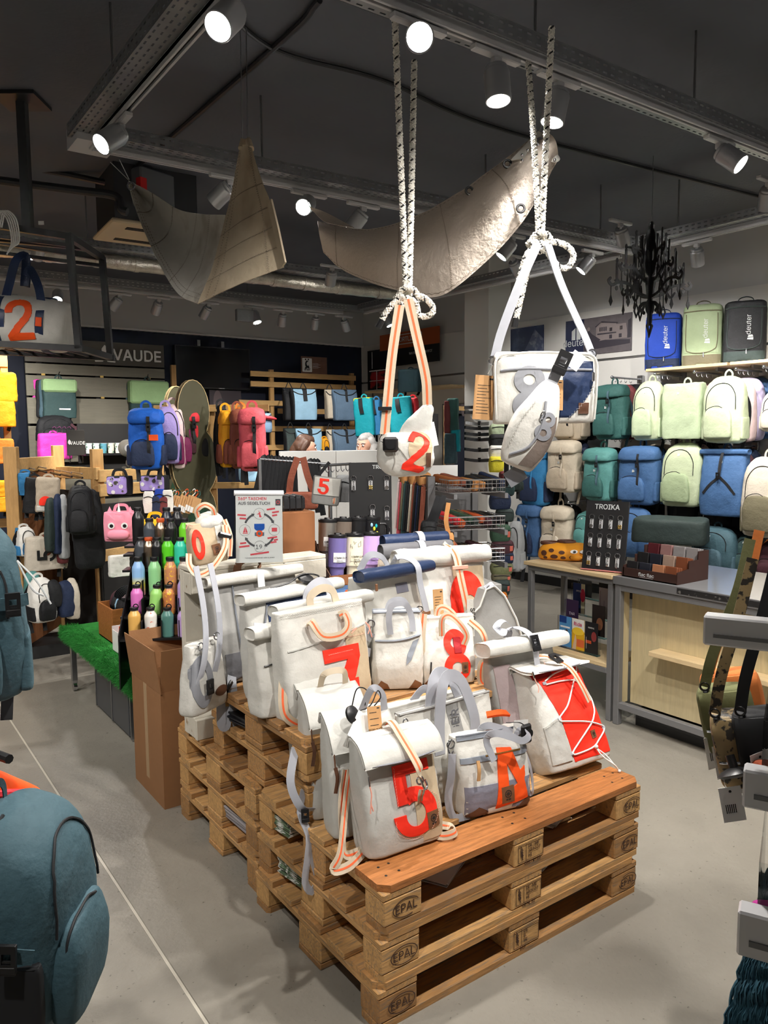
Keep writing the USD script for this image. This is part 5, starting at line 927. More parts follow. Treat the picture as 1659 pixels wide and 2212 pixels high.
for i,(a,b)in enumerate(((ys0,ys1+.01),(ys1-.01,-.6))):
 p0=sw(a,.013,2.345);L=abs(a-b);t=thing('wall_shelf',('left' if i==0 else 'right')+' birch shelf board carrying the duffel bags on the right wall','shelf',p0,WYAW,group='birch wall shelves')
 part(t,'board',bb((0,-.41,0),(L,0,.028),.003),birch)
 for x in(.15,L-.15):part(t,'bracket',bb((x-.012,-.3,-.03),(x+.012,0,0)),steel)
def trolley(label,u0,u1,v0,v1,main,base,seed,off=.22,side=None):
 p=at_w((u0+u1)/2,v1,off);p[2]=2.3745;k=((p-EYE)@FW)/FPX;h=(v1-v0)*k*.94;w=(u1-u0)*k*.86
 t=thing('duffel_bag',label,'duffel bag',p,WYAW+.42,group='duffel bags on the wall shelf');d=.24
 bm=loft([(0,w*.46,d*.46,0,0,5),(.02,w*.5,d*.5,0,0,5),(h*.5,w*.5,d*.5,0,0,5),(h*.9,w*.49,d*.48,0,0,4.6),(h*.98,w*.44,d*.42,0,0,4),(h,w*.36,d*.34,0,0,4)],48,30,[(.007,8,seed),(.004,20,seed+1,True)]);part(t,'body',bm,NY[side or base],smooth=True);fn=front_fn(bm)
 part(t,'front_panel',drape(sbox(-w*.42,h*.2,w*.42,h*.86).difference(Polygon()).buffer(.0),fn,.004,.03),NY[main],'large front panel');part(t,'zip',tube(on(fn,[(-w*.4,h*.84),(-w*.4,h*.32),(-w*.3,h*.22),(0,h*.2),(w*.28,h*.24),(w*.38,h*.36),(w*.38,h*.84)],.009,50),.004,6),NY[base]);part(t,'lower_band',drape(sbox(-w*.48,.005,w*.48,h*.17),fn,.004,.03),NY[base],'darker bottom band');part(t,'top_seam',tube(on(fn,[(-w*.46,h*.88),(0,h*.89),(w*.46,h*.88)],.005),.005,6),NY[base])
 part(t,'lettering',mv(mv(text('deuter',.042,.001),R=ry(-PI/2)),(w*.14,float(fn(w*.12,h*.6))-.007,h*.6)),reflect);part(t,'logo',drape(affinity.rotate(put(Polygon([(0,0),(.4,0),(.4,1),(0,.8)]).union(Polygon([(.5,0),(.95,.1),(.95,.75),(.5,.8)])),0,0,.06),90,origin=(0,0)).buffer(0)if 0 else affinity.translate(put(Polygon([(0,.1),(1,0),(1,.4),(.1,.4)]).union(Polygon([(.1,.5),(1,.5),(.85,.9),(.2,.85)])),0,0,.05),w*.06,h*.35),fn,.001,.02,.006),reflect)
 strap(t,[(-w*.2,0,h-.01),(-w*.15,0,h+.03),(0,0,h+.045),(w*.15,0,h+.03),(w*.2,0,h-.01)],.03,(0,0,1),NY[base],name='top_handle',t=.006);part(t,'zip_puller',box(.012,.01,.05,(w*.05,-d*.54,h*.17),.003),steel)
 return t
trolley('royal blue duffel bag standing leftmost on the wall shelf',1390,1474,676,800,'royal','navy',3,side='royal');trolley('pale green duffel bag standing in the middle of the wall shelf',1470,1562,660,796,'mintdark','olive',7,side='mintdark');trolley('black duffel bag standing on the right of the wall shelf',1558,1655,655,792,'black','gdark',11,side='black')
# posters
def poster(label,u0,v0,u1,v1,base):
 a,b=at_w(u0,v0,.02),at_w(u1,v1,.02);L=math.hypot(*(b-a)[:2]);hh=a[2]-b[2];t=thing('poster',label,'poster',(*a[:2],b[2]),WYAW,group='posters on the right wall');part(t,'sheet',bb((0,-.004,0),(L,.004,hh)),base);return t,L,hh
ph_b=mat('poster_blue',S(30,46,86),.5,spots=(S(92,108,140),5.,.48,.72),var=.25,vscale=7.);ph_g=mat('poster_photo',S(98,92,96),.5,var=.2,vscale=8.);ph_n=mat('poster_navy',S(34,42,74),.5);ph_l=mat('poster_light',S(134,124,124),.55);ph_d=mat('poster_dark',S(52,48,58),.55)
t,L,hh=poster('blue mountain photo poster left of the house photo',1102,712,1174,776,ph_b)
part(t,'mountain',mv(vert(prism(Polygon([(0,0),(L*.2,hh*.35),(L*.45,hh*.3),(L*.75,hh*.9),(L,hh*.6),(L,0)]),.001)),(0,-.0045,0)),mat('poster_rock',S(78,90,122),.5,spots=(S(130,138,158),9.,.5,.62)))
t,L,hh=poster('poster with a navy strip and an old photo of a house',1223,695,1364,757,ph_g)
part(t,'navy_strip',bb((0,-.006,0),(L*.29,-.0041,hh)),ph_n);part(t,'lettering',mv(text('deuter',.075,.001),(L*.145,-.0065,hh*.28)),reflect);part(t,'logo',mv(vert(prism(put(Polygon([(0,0),(.38,0),(.38,1),(0,.75)]).union(Polygon([(.48,0),(.9,0),(.9,.75),(.48,1)])),L*.1,hh*.45,.13),.001)),(0,-.0065,0)),reflect)
hs=[(ph_l,Polygon([(.48,.35),(.48,.72),(.55,.85),(.78,.78),(.78,.35)])),(ph_l,Polygon([(.78,.35),(.78,.74),(.92,.74),(.95,.35)])),(ph_d,Polygon([(.3,.12),(.98,.2),(.98,.3),(.62,.36),(.3,.3)])),(ph_d,Polygon([(.3,.3),(.31,.55),(.37,.66),(.42,.55),(.55,.38),(.5,.3)])),(ph_d,Polygon([(.46,.74),(.56,.87),(.8,.79),(.8,.76),(.56,.83),(.48,.72)])),(ph_l,ell(.365,.7,.022,.055)),(ph_d,Polygon([(.5,.55),(.78,.54),(.78,.51),(.5,.51)])),(ph_d,Polygon([(.94,.35),(.99,.35),(.99,.85),(.95,.8)]))]+[(ph_d,sbox(x,.6,x+.018,.71))for x in(.53,.56,.59,.62)]+[(ph_d,sbox(x,y,x+.04,y+.1))for x,y in((.68,.57),(.83,.58),(.68,.38),(.82,.38),(.88,.38))]
for i,(mm,g)in enumerate(hs):part(t,'photo_shape',mv(vert(prism(affinity.scale(g,L,hh,origin=(0,0)),.0008)),(0,-.0045-.0006*(i%4),0)),mm)
# hook rails
for i,(u,v)in enumerate([(1322,815),(1415,808),(1500,803),(1590,797),(1650,792),(1235,892),(1322,945),(1430,945),(1500,955),(1575,965),(1180,985),(1150,1078),(1228,1085)]):
 p=at_w(u,v,.55);L=.5;t=thing('hook_rail',('upper ','middle ','lower ')[0 if i<5 else(1 if i<11 else 2)]+'steel hook arm on the right wall, %s counted from upper left'%'1st 2nd 3rd 4th 5th 6th 7th 8th 9th 10th 11th 12th 13th'.split()[i],'hook rail',p,WYAW,group='steel hook arms on the right wall')
 part(t,'arm',rod((0,0,0),(0,L+.03,0),.009,8),steel);part(t,'ball_end',mv(tm(trimesh.creation.icosphere(1,.016)),(0,0,0)),steel);part(t,'wall_plate',bb((-.03,L-.01,-.04),(.03,L+.03,.04),.004),steel)
 for y in(.04,.13,.22,.31):part(t,'hook',tube(curve([(0,y,.0),(.0,y,-.03),(.015,y,-.045),(.025,y,-.03)],8),.003,5),steel)
D=lambda*a,**k:hang(*a,**k)
D('dark teal trekking backpack hanging under the left end of the wall shelf',1284,1360,832,948,.5,'teal',None,'trek',1,behind=('maroon','black'),strapm=NY['slate'])
D('rounded pale mint daypack with a mesh front pocket hanging second in the top row',1368,1437,828,950,.52,'sage','mint','day',3,behind=('black',))
D('plain pale sage daypack hanging third in the top row',1434,1522,832,946,.56,'mint','mint','bag',5,behind=('pink','wine'))
D('large pale green daypack with a lacing cord hanging fourth in the top row',1520,1612,818,955,.58,'sage','sage','day',7,behind=('pink','lavender','blue','orange'))
D('cream daypack cut by the frame edge in the top row',1646,1730,845,930,.5,'cream','cream','day',9,behind=('black','navy'))
D('beige backpack bottom showing below the messenger bag',1198,1272,845,950,.4,'taupe',None,'trek',10,behind=('black',))
D('beige trekking backpack with a hanging strap left of the teal ones',1184,1258,952,1062,.5,'sand','taupe','trek',11,strapm=NY['sand'],behind=('navy',))
D('light teal trekking backpack in the middle row',1262,1334,968,1080,.52,'aqua','teal','trek',13,behind=('black',),strapm=NY['slate'])
D('blue trekking backpack right of the light teal one',1338,1428,964,1088,.55,'blue','blue','trek',15,behind=('blue','sand'),strapm=strapb)
D('tall pale sage daypack with side pockets in the middle row',1430,1522,960,1092,.56,'sage','mintdark','day',17,behind=('pink','black'))
D('bright blue roll top backpack with crossing dark straps',1515,1612,975,1112,.58,'blue','blue','roll',19,behind=('wine','navy'))
D('large cream backpack with an olive bottom at the right frame edge',1604,1700,992,1158,.6,'cream','olive','day',21,behind=('black','slate'),logo=False)
D('sky blue and navy backpack below the hip bag',1124,1192,960,1090,.5,'sky','navy','trek',23,behind=('navy',),strapm=NY['sky'])
D('blue trekking backpack with a navy lid in the lower row',1118,1180,1086,1200,.5,'blue','navy','trek',25,behind=('black',),strapm=NY['blue'])
D('beige trekking backpack hanging above the giraffe bag',1170,1242,1092,1208,.5,'sand','cream','trek',27,behind=('black',),strapm=NY['sand'])
D('small aqua backpack left of the tilted key ring board',1243,1292,1106,1180,.46,'aqua','aqua','day',29,behind=('navy',))
D('blue daypack behind the tilted key ring board',1322,1412,1098,1200,.6,'blue','blue','day',31,behind=('black',))
D('slate teal daypack standing behind the grey counter',1495,1592,1140,1230,.6,'petrol','slate','day',33,behind=('black',))
D('dark spruce backpack behind the counter at the right',1588,1640,1155,1240,.5,'sprucedark',None,'day',35,behind=('orange',))
D('dark backpack partly visible behind the counter at the frame edge',1640,1700,1170,1245,.5,'wine',None,'day',37)
for i,(u,v)in enumerate([(1300,1075),(1400,1110),(1480,1105),(1560,1125),(1620,1170),(1190,1110)]):
 p=at_w(u,v+30,.3);pack('black backpack hanging deep in the lower row '+['below the light teal one','below the blue trekking one','below the tall sage one','below the bright blue roll top','below the cream one','between blue and beige ones'][i],p,WYAW,.3,.5,.2,'black',None,'day',60+i,detail=0)
t=pack('flat dark green duffel lying behind the wallet box',at_w(1448,1168,.95),WYAW+.3,.62,.2,.34,'gdark','black','bag',41,group=None,name='travel_bag',logo=False,detail=0,cat_='bag')
# - counter and brochure table
alum=mat('frame_grey',S(128,128,130),.45,metal=.3);maple=woodm('maple_panel',(206,190,150),stretch=(12,12,1.0),var=.1,rough=.5);topm=mat('counter_top',S(150,152,154),.12,spec=.6);tapeb=mat('tape_black',S(30,29,30),.6,dirt=(S(120,118,114),30.,.6,.68))
CX,CY=2.52,1.155
t=thing('counter','grey framed shop counter with pale wood front and a wooden ledge','counter',(CX,CY,0),-PI/2)
Lc,Dc,Hc=2.0,.78,.9
for x in(0,Lc-.04):
 for y in(0,Dc-.04):part(t,'leg',bb((x,y,0),(x+.04,y+.04,Hc-.045),.003),alum)
part(t,'counter_top',bb((-.005,-.005,Hc-.045),(Lc,Dc,Hc),.004),topm);part(t,'top_edge',bb((-.008,-.01,Hc-.046),(Lc,-.004,Hc+.001),.001),alum);part(t,'tape_strip',bb((.42,-.0125,Hc-.036),(Lc,-.0095,Hc-.006)),tapeb)
part(t,'lower_rail',bb((.04,0,.1),(Lc-.04,.04,.14),.003),alum);part(t,'upper_rail',bb((.04,0,Hc-.085),(Lc-.04,.04,Hc-.045),.003),alum);part(t,'front_panel',bb((.04,.115,.12),(Lc-.04,.13,Hc-.05)),maple);part(t,'side_panel',bb((.005,.04,.12),(.02,.115,Hc-.05)),maple);part(t,'side_panel',bb((.005,.32,.12),(.02,Dc-.04,Hc-.05)),maple);part(t,'bottom_panel',bb((.04,.131,.12),(Lc-.04,Dc-.04,.135)),maple)
part(t,'ledge',bb((.24,.0,.47),(Lc-.04,.114,.497),.002),birch)
part(t,'dark_base',bb((.1,.09,.0),(Lc,Dc,.1)),gap_m)  # black box stands in for the shade under the counter
t=thing('side_table','narrow grey framed table with a birch top left of the counter','table',(2.53,1.87,0),-PI/2);Lt,Dt,Ht=.69,.36,.9
for x in(0,Lt-.035):
 for y in(0,Dt-.035):part(t,'leg',bb((x,y,0),(x+.035,y+.035,Ht-.06),.003),alum)
for y in(0,Dt-.035):part(t,'rail',bb((0,y,Ht-.06),(Lt,y+.035,Ht-.025),.003),alum);part(t,'rail',bb((.035,y,.29),(Lt-.035,y+.035,.325),.003),alum)
part(t,'table_top',bb((-.02,-.02,Ht-.025),(Lt+.01,Dt,Ht),.003),birch);part(t,'shelf',bb((.035,0,.325),(Lt-.035,Dt,.35),.002),birch)
# brochure holder
bh=thing('brochure_holder','clear tiered holder full of flyers on the lower shelf of the narrow table','brochure holder',(2.60,1.67,.351),-PI/2)
clear=mat('acrylic',(1,1,1),.05,trans=1.,spec=.5)
cl2=usdkit.material(stage,'/World/Looks/clear_pane',{'t':('transparent_bsdf',{'color':(.94,.95,.95)}),'g':('glossy_bsdf',{'roughness':.05}),'f':('fresnel',{'IOR':1.35}),'m':('mix_closure',{})},[('f.fac','m.fac'),('t.BSDF','m.closure1'),('g.BSDF','m.closure2')],surface='m.closure')
for i in range(4):part(bh,'tier',cat(bb((-.02,.03+.065*i,.1*i),(.33,.034+.065*i,.1*i+.2)),bb((-.02,.0+.065*i,.1*i),(.33,.034+.065*i,.1*i+.004))),cl2)
fly=[(0,0,'light blue flyer with two children in the lowest tier',(84,150,206),None,[((20,60,130),sbox(0,.78,.6,1)),((232,196,170),ell(.38,.45,.14,.09)),((70,50,48),ell(.62,.46,.13,.12)),((240,244,248),sbox(.1,.62,.9,.68))]),(1,0,'yellow flyer with the pink word Ride',(232,180,30),('Ride',(200,30,90),.3,.78),[((240,240,236),sbox(0,.62,1,1)),((226,110,60),sbox(.4,.1,1,.35)),((250,210,60),ell(.5,.6,.46,.13)),((220,190,160),Polygon([(.05,0),(.3,.5),(.4,.3),(.35,0)]))]),(2,0,'dark flyer with white letters and colourful figures',(28,28,32),('QUEENZ',(236,236,232),.16,.8),[((190,80,40),sbox(.05,.3,.5,.4)),((150,60,60),ell(.7,.55,.2,.16)),((236,236,230),sbox(.1,.12,.12,.5))]),(0,1,'purple flyer with white letters',(62,40,78),('TAR',(236,230,236),.22,.5),[]),(2,1,'brown black flyer with a face',(40,30,28),None,[((150,100,70),ell(.6,.4,.25,.2))]),(0,2,'navy flyer with the word SPEZI and a pink dot',(20,46,110),('SPEZI',(240,240,240),.2,.72),[((214,206,170),sbox(.68,0,1,1)),((200,30,70),ell(.82,.62,.2,.22))]),(2,2,'pale grey flyer with vertical lettering',(176,164,168),None,[((120,104,110),sbox(.1,.2,.14,.9)),((120,104,110),sbox(.4,.1,.43,.6))]),(0,3,'grey flyer with the word jazzhaus',(98,104,112),('jazzhaus',(206,206,206),.17,.72),[]),(1.2,3.6,'dark brown flyer with a white swirl',(50,42,38),('@',(200,196,190),.22,.6),[])]
for i,(cx_,ti,lab,base,wd,shp)in enumerate(fly):
 w_,h_=(.1,.2);x=.0+cx_*.107;y=.026+.065*ti;z=.101*ti+.005
 f_=thing('flyer',lab+' under the table','flyer',(2.60+y,1.67-x-w_/2,.351+z+(.0 if ti else.0)),-PI/2,-.0,group='flyers in the clear holder')
 part(f_,'sheet',bb((-w_/2,-.003,0),(w_/2,.0,h_)),mat('flyer_%d'%i,S(*base),.5))
 for j,(cc,g)in enumerate(shp):part(f_,'print',mv(vert(prism(affinity.translate(affinity.scale(g,w_,h_,origin=(0,0)),-w_/2,0),.0005)),(0,-.0032-.0004*j,0)),mat('flyer_%d_%d'%(i,j),S(*cc),.5))
 if wd:part(f_,'lettering',mv(text(wd[0],h_*.5*wd[2]*(.8 if len(wd[0])<5 else.55)),(0,-.0055,h_*wd[3])),mat('flyer_t%d'%i,S(*wd[1]),.5))
# giraffe pattern bag lying on the table
gir=mat('giraffe_yellow',S(226,150,30),.6);girb=mat('giraffe_brown',S(82,46,30),.6)
t=thing('animal_bag','yellow giraffe children bag with brown spots lying on the narrow table','bag',at_z(1208,1212,.9)+np.array([.1,.02,.0]),-1.0,0,0)
bm=loft([(0.002,.17,.09,0,0,3),(.02,.19,.11,0,0,3),(.07,.185,.105,0,0,3),(.1,.15,.08,0,.01,2.6),(.112,.08,.04,0,.01,2.4)],44,18,[(.006,9,3)]);part(t,'body',bm,gir,smooth=True);fn=front_fn(bm)
for x,z,a,b in[(-.14,.05,.02,.018),(-.09,.07,.018,.012),(-.07,.03,.025,.014),(-.02,.06,.02,.012),(-.01,.025,.018,.01),(.05,.03,.02,.012),(-.13,.02,.014,.01),(.1,.02,.016,.01),(.14,.05,.014,.016)]:part(t,'brown_spot',drape(ell(x,z,a,b),fn,.002,.01),girb)
for x in(.06,.12):part(t,'eye',drape(ell(x,.068,.024,.012),fn,.003,.008,.002),paperw);part(t,'pupil',drape(ell(x+.004,.068,.009,.008),fn,.003,.006,.005),blackp)
part(t,'ear',mv(tm(trimesh.creation.icosphere(2,.03)),(.075,-.115,.03),s=(1.3,.5,.6)),gir);part(t,'sunglass_rim',cat(mv(torus(.045,.012,20,6,sx=1.2),(-.12,.02,.105)),mv(torus(.045,.012,20,6,sx=1.2),(-.01,.03,.115))),girb);part(t,'brown_ear',cat(mv(tm(trimesh.creation.icosphere(2,.05)),(-.12,.02,.095),s=(1,.8,.35)),mv(tm(trimesh.creation.icosphere(2,.055)),(.0,.03,.105),s=(1.1,.8,.35))),leathd)
# key rings
silverk=metalm('key_steel',(210,210,214),.2);boardm=mat('display_black',S(20,20,22),.6)
KR=None
def keyring(o_label,loc,yaw,pitch,kind,group):
 t=thing('key_ring',o_label,'key ring',loc,yaw,pitch,group=group);R=.016
 part(t,'ring',torus(R,.0022,20,6,rx(PI/2),(0,-.006,-R)),silverk);part(t,'card',bb((-.012,-.0035,-.085),(.012,-.0025,-.028)),mat('key_card',S(196,196,198),.4));part(t,'chain',cat(*[torus(.004,.001,8,4,rx(PI/2)if i%2 else rz(PI/2)@rx(PI/2),(0,-.007,-.034-.007*i))for i in range(4)]),silverk)
 m_={0:cyl(.011,.004,18,(0,-.012,-.072),'y'),1:cat(*[mv(tm(trimesh.creation.icosphere(1,.007)),(x,-.01,-.07+z),s=(1,.4,1))for x,z in((-.006,-.006),(.006,-.006),(-.006,.006),(.006,.006))]),2:box(.012,.005,.03,(0,-.011,-.075),.002),3:mv(tm(trimesh.creation.icosphere(1,.011)),(0,-.012,-.072),s=(.7,.5,1.3))}[kind%4]
 part(t,'charm',m_,brass if kind==1 else silverk);return t
def troika(label,loc,yaw,pitch,w,h,grid,word,side,first=None,hd=.04):
 t=thing('display_board',label,'display board',loc,yaw,pitch);part(t,'panel',bb((-w/2,0,0),(w/2,.012,h),.002),boardm);part(t,'pink_edge',bb((-w/2,-.02,-.001),(w/2,.012,.006)),mat('pink_edge',S(206,130,126),.5));part(t,'lettering',mv(text(word,hd,.001,True),(side,-.0015,h-hd*1.7)),reflect)
 M=rz(yaw)@rx(pitch)
 for i,(x,z)in enumerate(grid):
  part(t,'peg',rod((x,0,z),(x,-.012,z),.002,5),silverk)
 return t,M
p0=np.array([2.585,1.30,.9035]);g=[(-.09+.06*(i%4),.34-.115*(i//4))for i in range(12)]
tb,M=troika('tilted black board of silver key rings on the narrow table',p0,-1.27,-.16,.27,.43,g,'TROIKA',.0,hd=.03)
for i,(x,z)in enumerate(g):keyring('silver key ring in %s row of the tilted board, %s from left'%(('top','middle','bottom')[i//4],('first','second','third','fourth')[i%4]),p0+M@np.array([x,-.003,z+.004]),-1.27,-.16,(0,2,3,1,0,2,0,2,1,3,3,2)[i],'key rings on the tilted board')
part(tb,'easel_back',mv(bb((-.04,.0,0),(.04,.01,.3)),(0,.1,.02),rx(.25)),boardm)
# wallet display on the counter
wbox=mat('box_brown',S(58,34,28),.55);wx,wy=2.545,1.125
t=thing('display_box','dark brown stepped box of wallets on the counter','display box',(wx,wy,.901),-PI/2);Wb,Db,Hb=.36,.3,.17
part(t,'front',bb((0,0,0),(Wb,.006,.055)),wbox);part(t,'back',bb((0,Db-.006,0),(Wb,Db,Hb)),wbox);part(t,'floor',bb((0,0,0),(Wb,Db,.006)),wbox)
for x in(0,Wb-.006):part(t,'side',mv(vert(prism(Polygon([(0,0),(Db,0),(Db,Hb),(Db*.66,Hb),(Db*.66,Hb*.72),(Db*.36,Hb*.72),(Db*.36,Hb*.46),(0,Hb*.4)]),.006)),(x+.006,0,0),rz(PI/2)),wbox)
for y,z in((.1,.05),(.2,.095)):part(t,'step',bb((.006,y,.006),(Wb-.006,y+.1,z)),wbox)
part(t,'lettering',mv(text('flac flac',.02,.0006,True),(.165,-.0008,.018)),reflect);part(t,'underline',bb((.12,-.001,.01),(.21,0,.0115)),reflect)
wc={n:mat('leather_'+n,S(*c),.5,bump=[(90.,.0006)])for n,c in dict(black=(22,22,24),navy=(26,30,42),tan=(176,118,84),cognac=(124,68,40),wine=(84,24,32),rose=(160,120,116),grey=(150,146,146),brown=(92,48,32),taupe=(164,140,124)).items()}
for r_,(y0,zb,cols)in enumerate([(.012,.008,['black','navy','tan','cognac']),(.112,.052,['black','navy','taupe','cognac']),(.212,.097,['wine','rose','grey','grey'])]):
 for c_,cn in enumerate(cols):
  for k_ in range(3):
   x=.012+c_*.086;y=y0+.02*k_
   o=thing('wallet','%s wallet, %s of its stack in the %s row of the brown box'%(cn,('first','second','third')[k_],('front','middle','back')[r_])+(' at right' if(r_==2 and c_==3)else ''),'wallet',(wx+y+.012,wy-x-.04,.901+zb),-PI/2,-.12,group='wallets in the brown box')
   part(o,'cover',bb((-.038,-.008,0),(.038,.007,.085-.004*k_),.003),wc[cn]);part(o,'fold_seam',bb((-.036,-.0086,.006),(.036,-.0078,.0075)),wc['navy' if cn=='black' else 'brown'])
# = back of the shop
def pxpack(label,u0,u1,v0,v1,d,col,col2=None,style='day',seed=0,yaw=0.,dd=.16,group='backpacks at the back',wk=1.,**k):
 p=at_d((u0+u1)/2,v1,d);s=d/FPX;return pack(label,p,yaw,(u1-u0)*s*wk,(v1-v0)*s*1.02,dd,col,col2,style,seed,group=group,**k)
def pouch(label,u0,u1,v0,v1,d,col,yaw=FACE,dd=.1,seed=0,name='hip_bag',group='hip bags',patch=None,belt=True,c2='bag'):
 p=at_d((u0+u1)/2,(v0+v1)/2,d);s=d/FPX;w,h=(u1-u0)*s,(v1-v0)*s;t=thing(name,label,c2,p,yaw,group=group);m=NY[col]
 bm=loft([(-h*.5,w*.36,dd*.3,0,0,3),(-h*.44,w*.44,dd*.46,0,0,3),(0,w*.5,dd*.5,0,0,3),(h*.36,w*.45,dd*.44,0,0,3),(h*.5,w*.34,dd*.25,0,0,3)],30,14,[(.006,12,seed)]);part(t,'body',bm,m,smooth=True);fn=front_fn(bm)
 part(t,'zip',tube(on(fn,[(-w*.38,h*.2),(0,h*.26),(w*.38,h*.2)],.003,16),.003,5),strapb)
 if patch:part(t,'logo_patch',drape(sbox(w*.28,-h*.2,w*.42,h*.14),fn,.002,.02),patch)
 if belt:part(t,'belt',ribbon(curve([(-w*.45,.02,0),(-w*.7,.05,.02),(-w*.8,.1,.0)],8),.03,.003,(0,-1,0)),strapb)
 return t
oak=woodm('oak_light',(206,166,110),stretch=(1.5,10,10),var=.14);oakv=woodm('oak_vertical',(196,154,100),stretch=(10,10,1.5),var=.14);plank=mat('plank_olive_grey',S(118,114,100),.7,var=.1,vscale=7.,stretch=(.6,6,6),bump=(40.,.001));signm=mat('sign_grey',S(78,74,66),.6)
YV=7.62
def zat(u,v,y):return at_y(u,v,y)[2]
xl,xr=at_y(53,760,YV)[0],at_y(355,790,YV)[0]
vw=thing('plank_wall','olive grey plank display wall with a white leaf logo and brand lettering','display wall',(xl,YV,0));Lw=xr-xl;ez=[zat(53,v,YV)for v in(727,780,783.5,806,809.5,854,858,915,920,1000)]
part(vw,'sign_board',bb((0,0,ez[1]),(Lw,.03,ez[0]),.002),signm)
for a,b in((3,2),(5,4),(7,6),(9,8)):part(vw,'plank',bb((0,0,ez[a]),(Lw,.028,ez[b]),.002),plank)
for i,z in enumerate((.75,.95,1.2)):part(vw,'plank',bb((0,0,z-.1),(Lw,.028,z+.09),.002),plank)
for x in(.15,Lw*.5,Lw-.2):part(vw,'batten',bb((x-.03,.029,.3),(x+.03,.08,ez[0]-.05)),gap_m)
part(vw,'backing',bb((.01,.08,.2),(Lw-.01,.1,ez[0]-.02)),gap_m)
for v in(3,5,7):
 for x in(.18,Lw*.52,Lw-.2):part(vw,'gold_hook',bb((x-.02,-.012,ez[v]-.018),(x+.02,0,ez[v]+.004)),brass)
whites=mat('letter_white',S(240,240,238),.5)
part(vw,'lettering',mv(text('VAUDE',.125,.006,True),(Lw*.79,-.007,(ez[0]+ez[1])/2-.07)),whites)
leaf=lambda a:affinity.rotate(Polygon([(0,.02),(.035,.06),(.03,.11),(0,.15),(-.03,.11),(-.035,.06)]).buffer(.006),a,origin=(0,0))
part(vw,'logo',mv(vert(prism(shapely.union_all([leaf(0),affinity.translate(Polygon([(.02,0),(.1,-.005),(.06,.075)]).buffer(.008),.01,-.03),affinity.translate(Polygon([(-.02,0),(-.1,-.005),(-.06,.075)]).buffer(.008),-.01,-.03)]),.006)),(Lw*.55,-.0065,(ez[0]+ez[1])/2-.06)),whites)
for i,(u0,u1,v0,v1,lab)in enumerate([(97,163,822,903,'dark green roll bag with a pale green top hanging left on the plank wall'),(281,362,826,910,'pale green roll bag hanging right on the plank wall')]):
 t=pxpack(lab,u0,u1,v0,v1,8.55+.75*i,'sprucedark','fern','bag',3+i,0,.1,'bags on the plank wall',logo=False,name='roll_bag');w_,h_=(u1-u0)*(8.55+.75*i)/FPX,(v1-v0)*(8.55+.75*i)/FPX
 part(t,'green_top',bb((-w_*.52,-.075,h_*(.68 if i==0 else.45)),(w_*.52,.06,h_*1.02),.02),NY['fern'],'pale green top section');part(t,'logo_print',bb((-.02,-.062,h_*.22),(.1,-.058,h_*.26)),whites)
 part(t,'hanger',tube(curve([(0,0,h_),(.0,0,h_+.06),(.03,.08,h_+.09)],8),.005,5),blackp)
 for j,cc in enumerate(('slate','black','magenta','wine')):pxpack('%s roll bag hanging behind the %s one'%(('slate grey','black','magenta','wine red')[j],('left dark green','right pale green')[i]),u0-8-7*j,u1-14-7*j,v0+2,v1-2,8.62+.75*i+.06*j,cc,None,'bag',9+j,0,.05,'bags on the plank wall',logo=False,detail=0,name='roll_bag')
t=pxpack('black carrier backpack below the left roll bag on the plank wall',82,160,900,955,8.5,'black',None,'day',13,.1,.12,None,logo=False);strap(t,[(.15,-.05,.2),(.24,-.06,.1),(.22,-.06,-.05)],.03,(0,-1,0),NY['wine'])
t=pxpack('magenta roll bag on the lower rail of the plank wall',86,152,938,990,8.0,'magenta',None,'bag',15,.1,.14,None,logo=False,name='roll_bag')
for i in range(4):part(t,'hanger_hook',tube(curve([(-.02+.05*i,0,.25),(-.02+.05*i,0,.31),(.0+.05*i,-.02,.33),(.015+.05*i,-.02,.31)],10),.004,5),steel)
# tv, prints, poster
def wallrect(name,label,cat2,u0,v0,u1,v1,y,th,m,**k):
 a,b=at_y(u0,v0,y),at_y(u1,v1,y);t=thing(name,label,cat2,(a[0],y,b[2]));L,h=b[0]-a[0],a[2]-b[2];part(t,'panel',bb((0,0,0),(L,th,h),.003),m,**k);return t,L,h
t,L,h=wallrect('television','large switched off black television on the navy wall','television',377,744,541,843,7.75,.05,plastic('tv_case',(14,14,16),.3));part(t,'screen',bb((.012,-.002,.02),(L-.012,.001,h-.012)),mat('tv_screen',S(6,8,14),.12,spec=.5));part(t,'logo',mv(text('SAMSUNG',.012,.001),(L*.6,-.003,.005)),reflect);part(t,'bracket',cat(bb((L*.3,.02,h),(L*.34,.1,h+.08)),bb((L*.62,.02,h),(L*.66,.1,h+.08))),steel)
t,L,h=wallrect('photo_print','dark photo print below the television','poster',452,842,522,884,7.8,.02,mat('print_dark',S(48,40,46),.5));part(t,'figure',mv(vert(prism(ell(L*.25,h*.4,.06,.14).union(ell(L*.25,h*.8,.03,.045)),.001)),(0,-.002,0)),mat('print_fig',S(92,78,80),.5))
t,L,h=wallrect('panda_poster','small brown poster with a black and white panda on the wooden rack','poster',650,769,707,819,7.6,.008,mat('poster_brown',S(112,78,62),.6,var=.2,vscale=9.));part(t,'white_band',bb((0,-.002,0),(L,0,h*.17)),paperw);part(t,'badge',mv(vert(prism(sbox(L*.07,h*.33,L*.38,h*.88).buffer(.012),.002)),(0,-.002,0)),paperw)
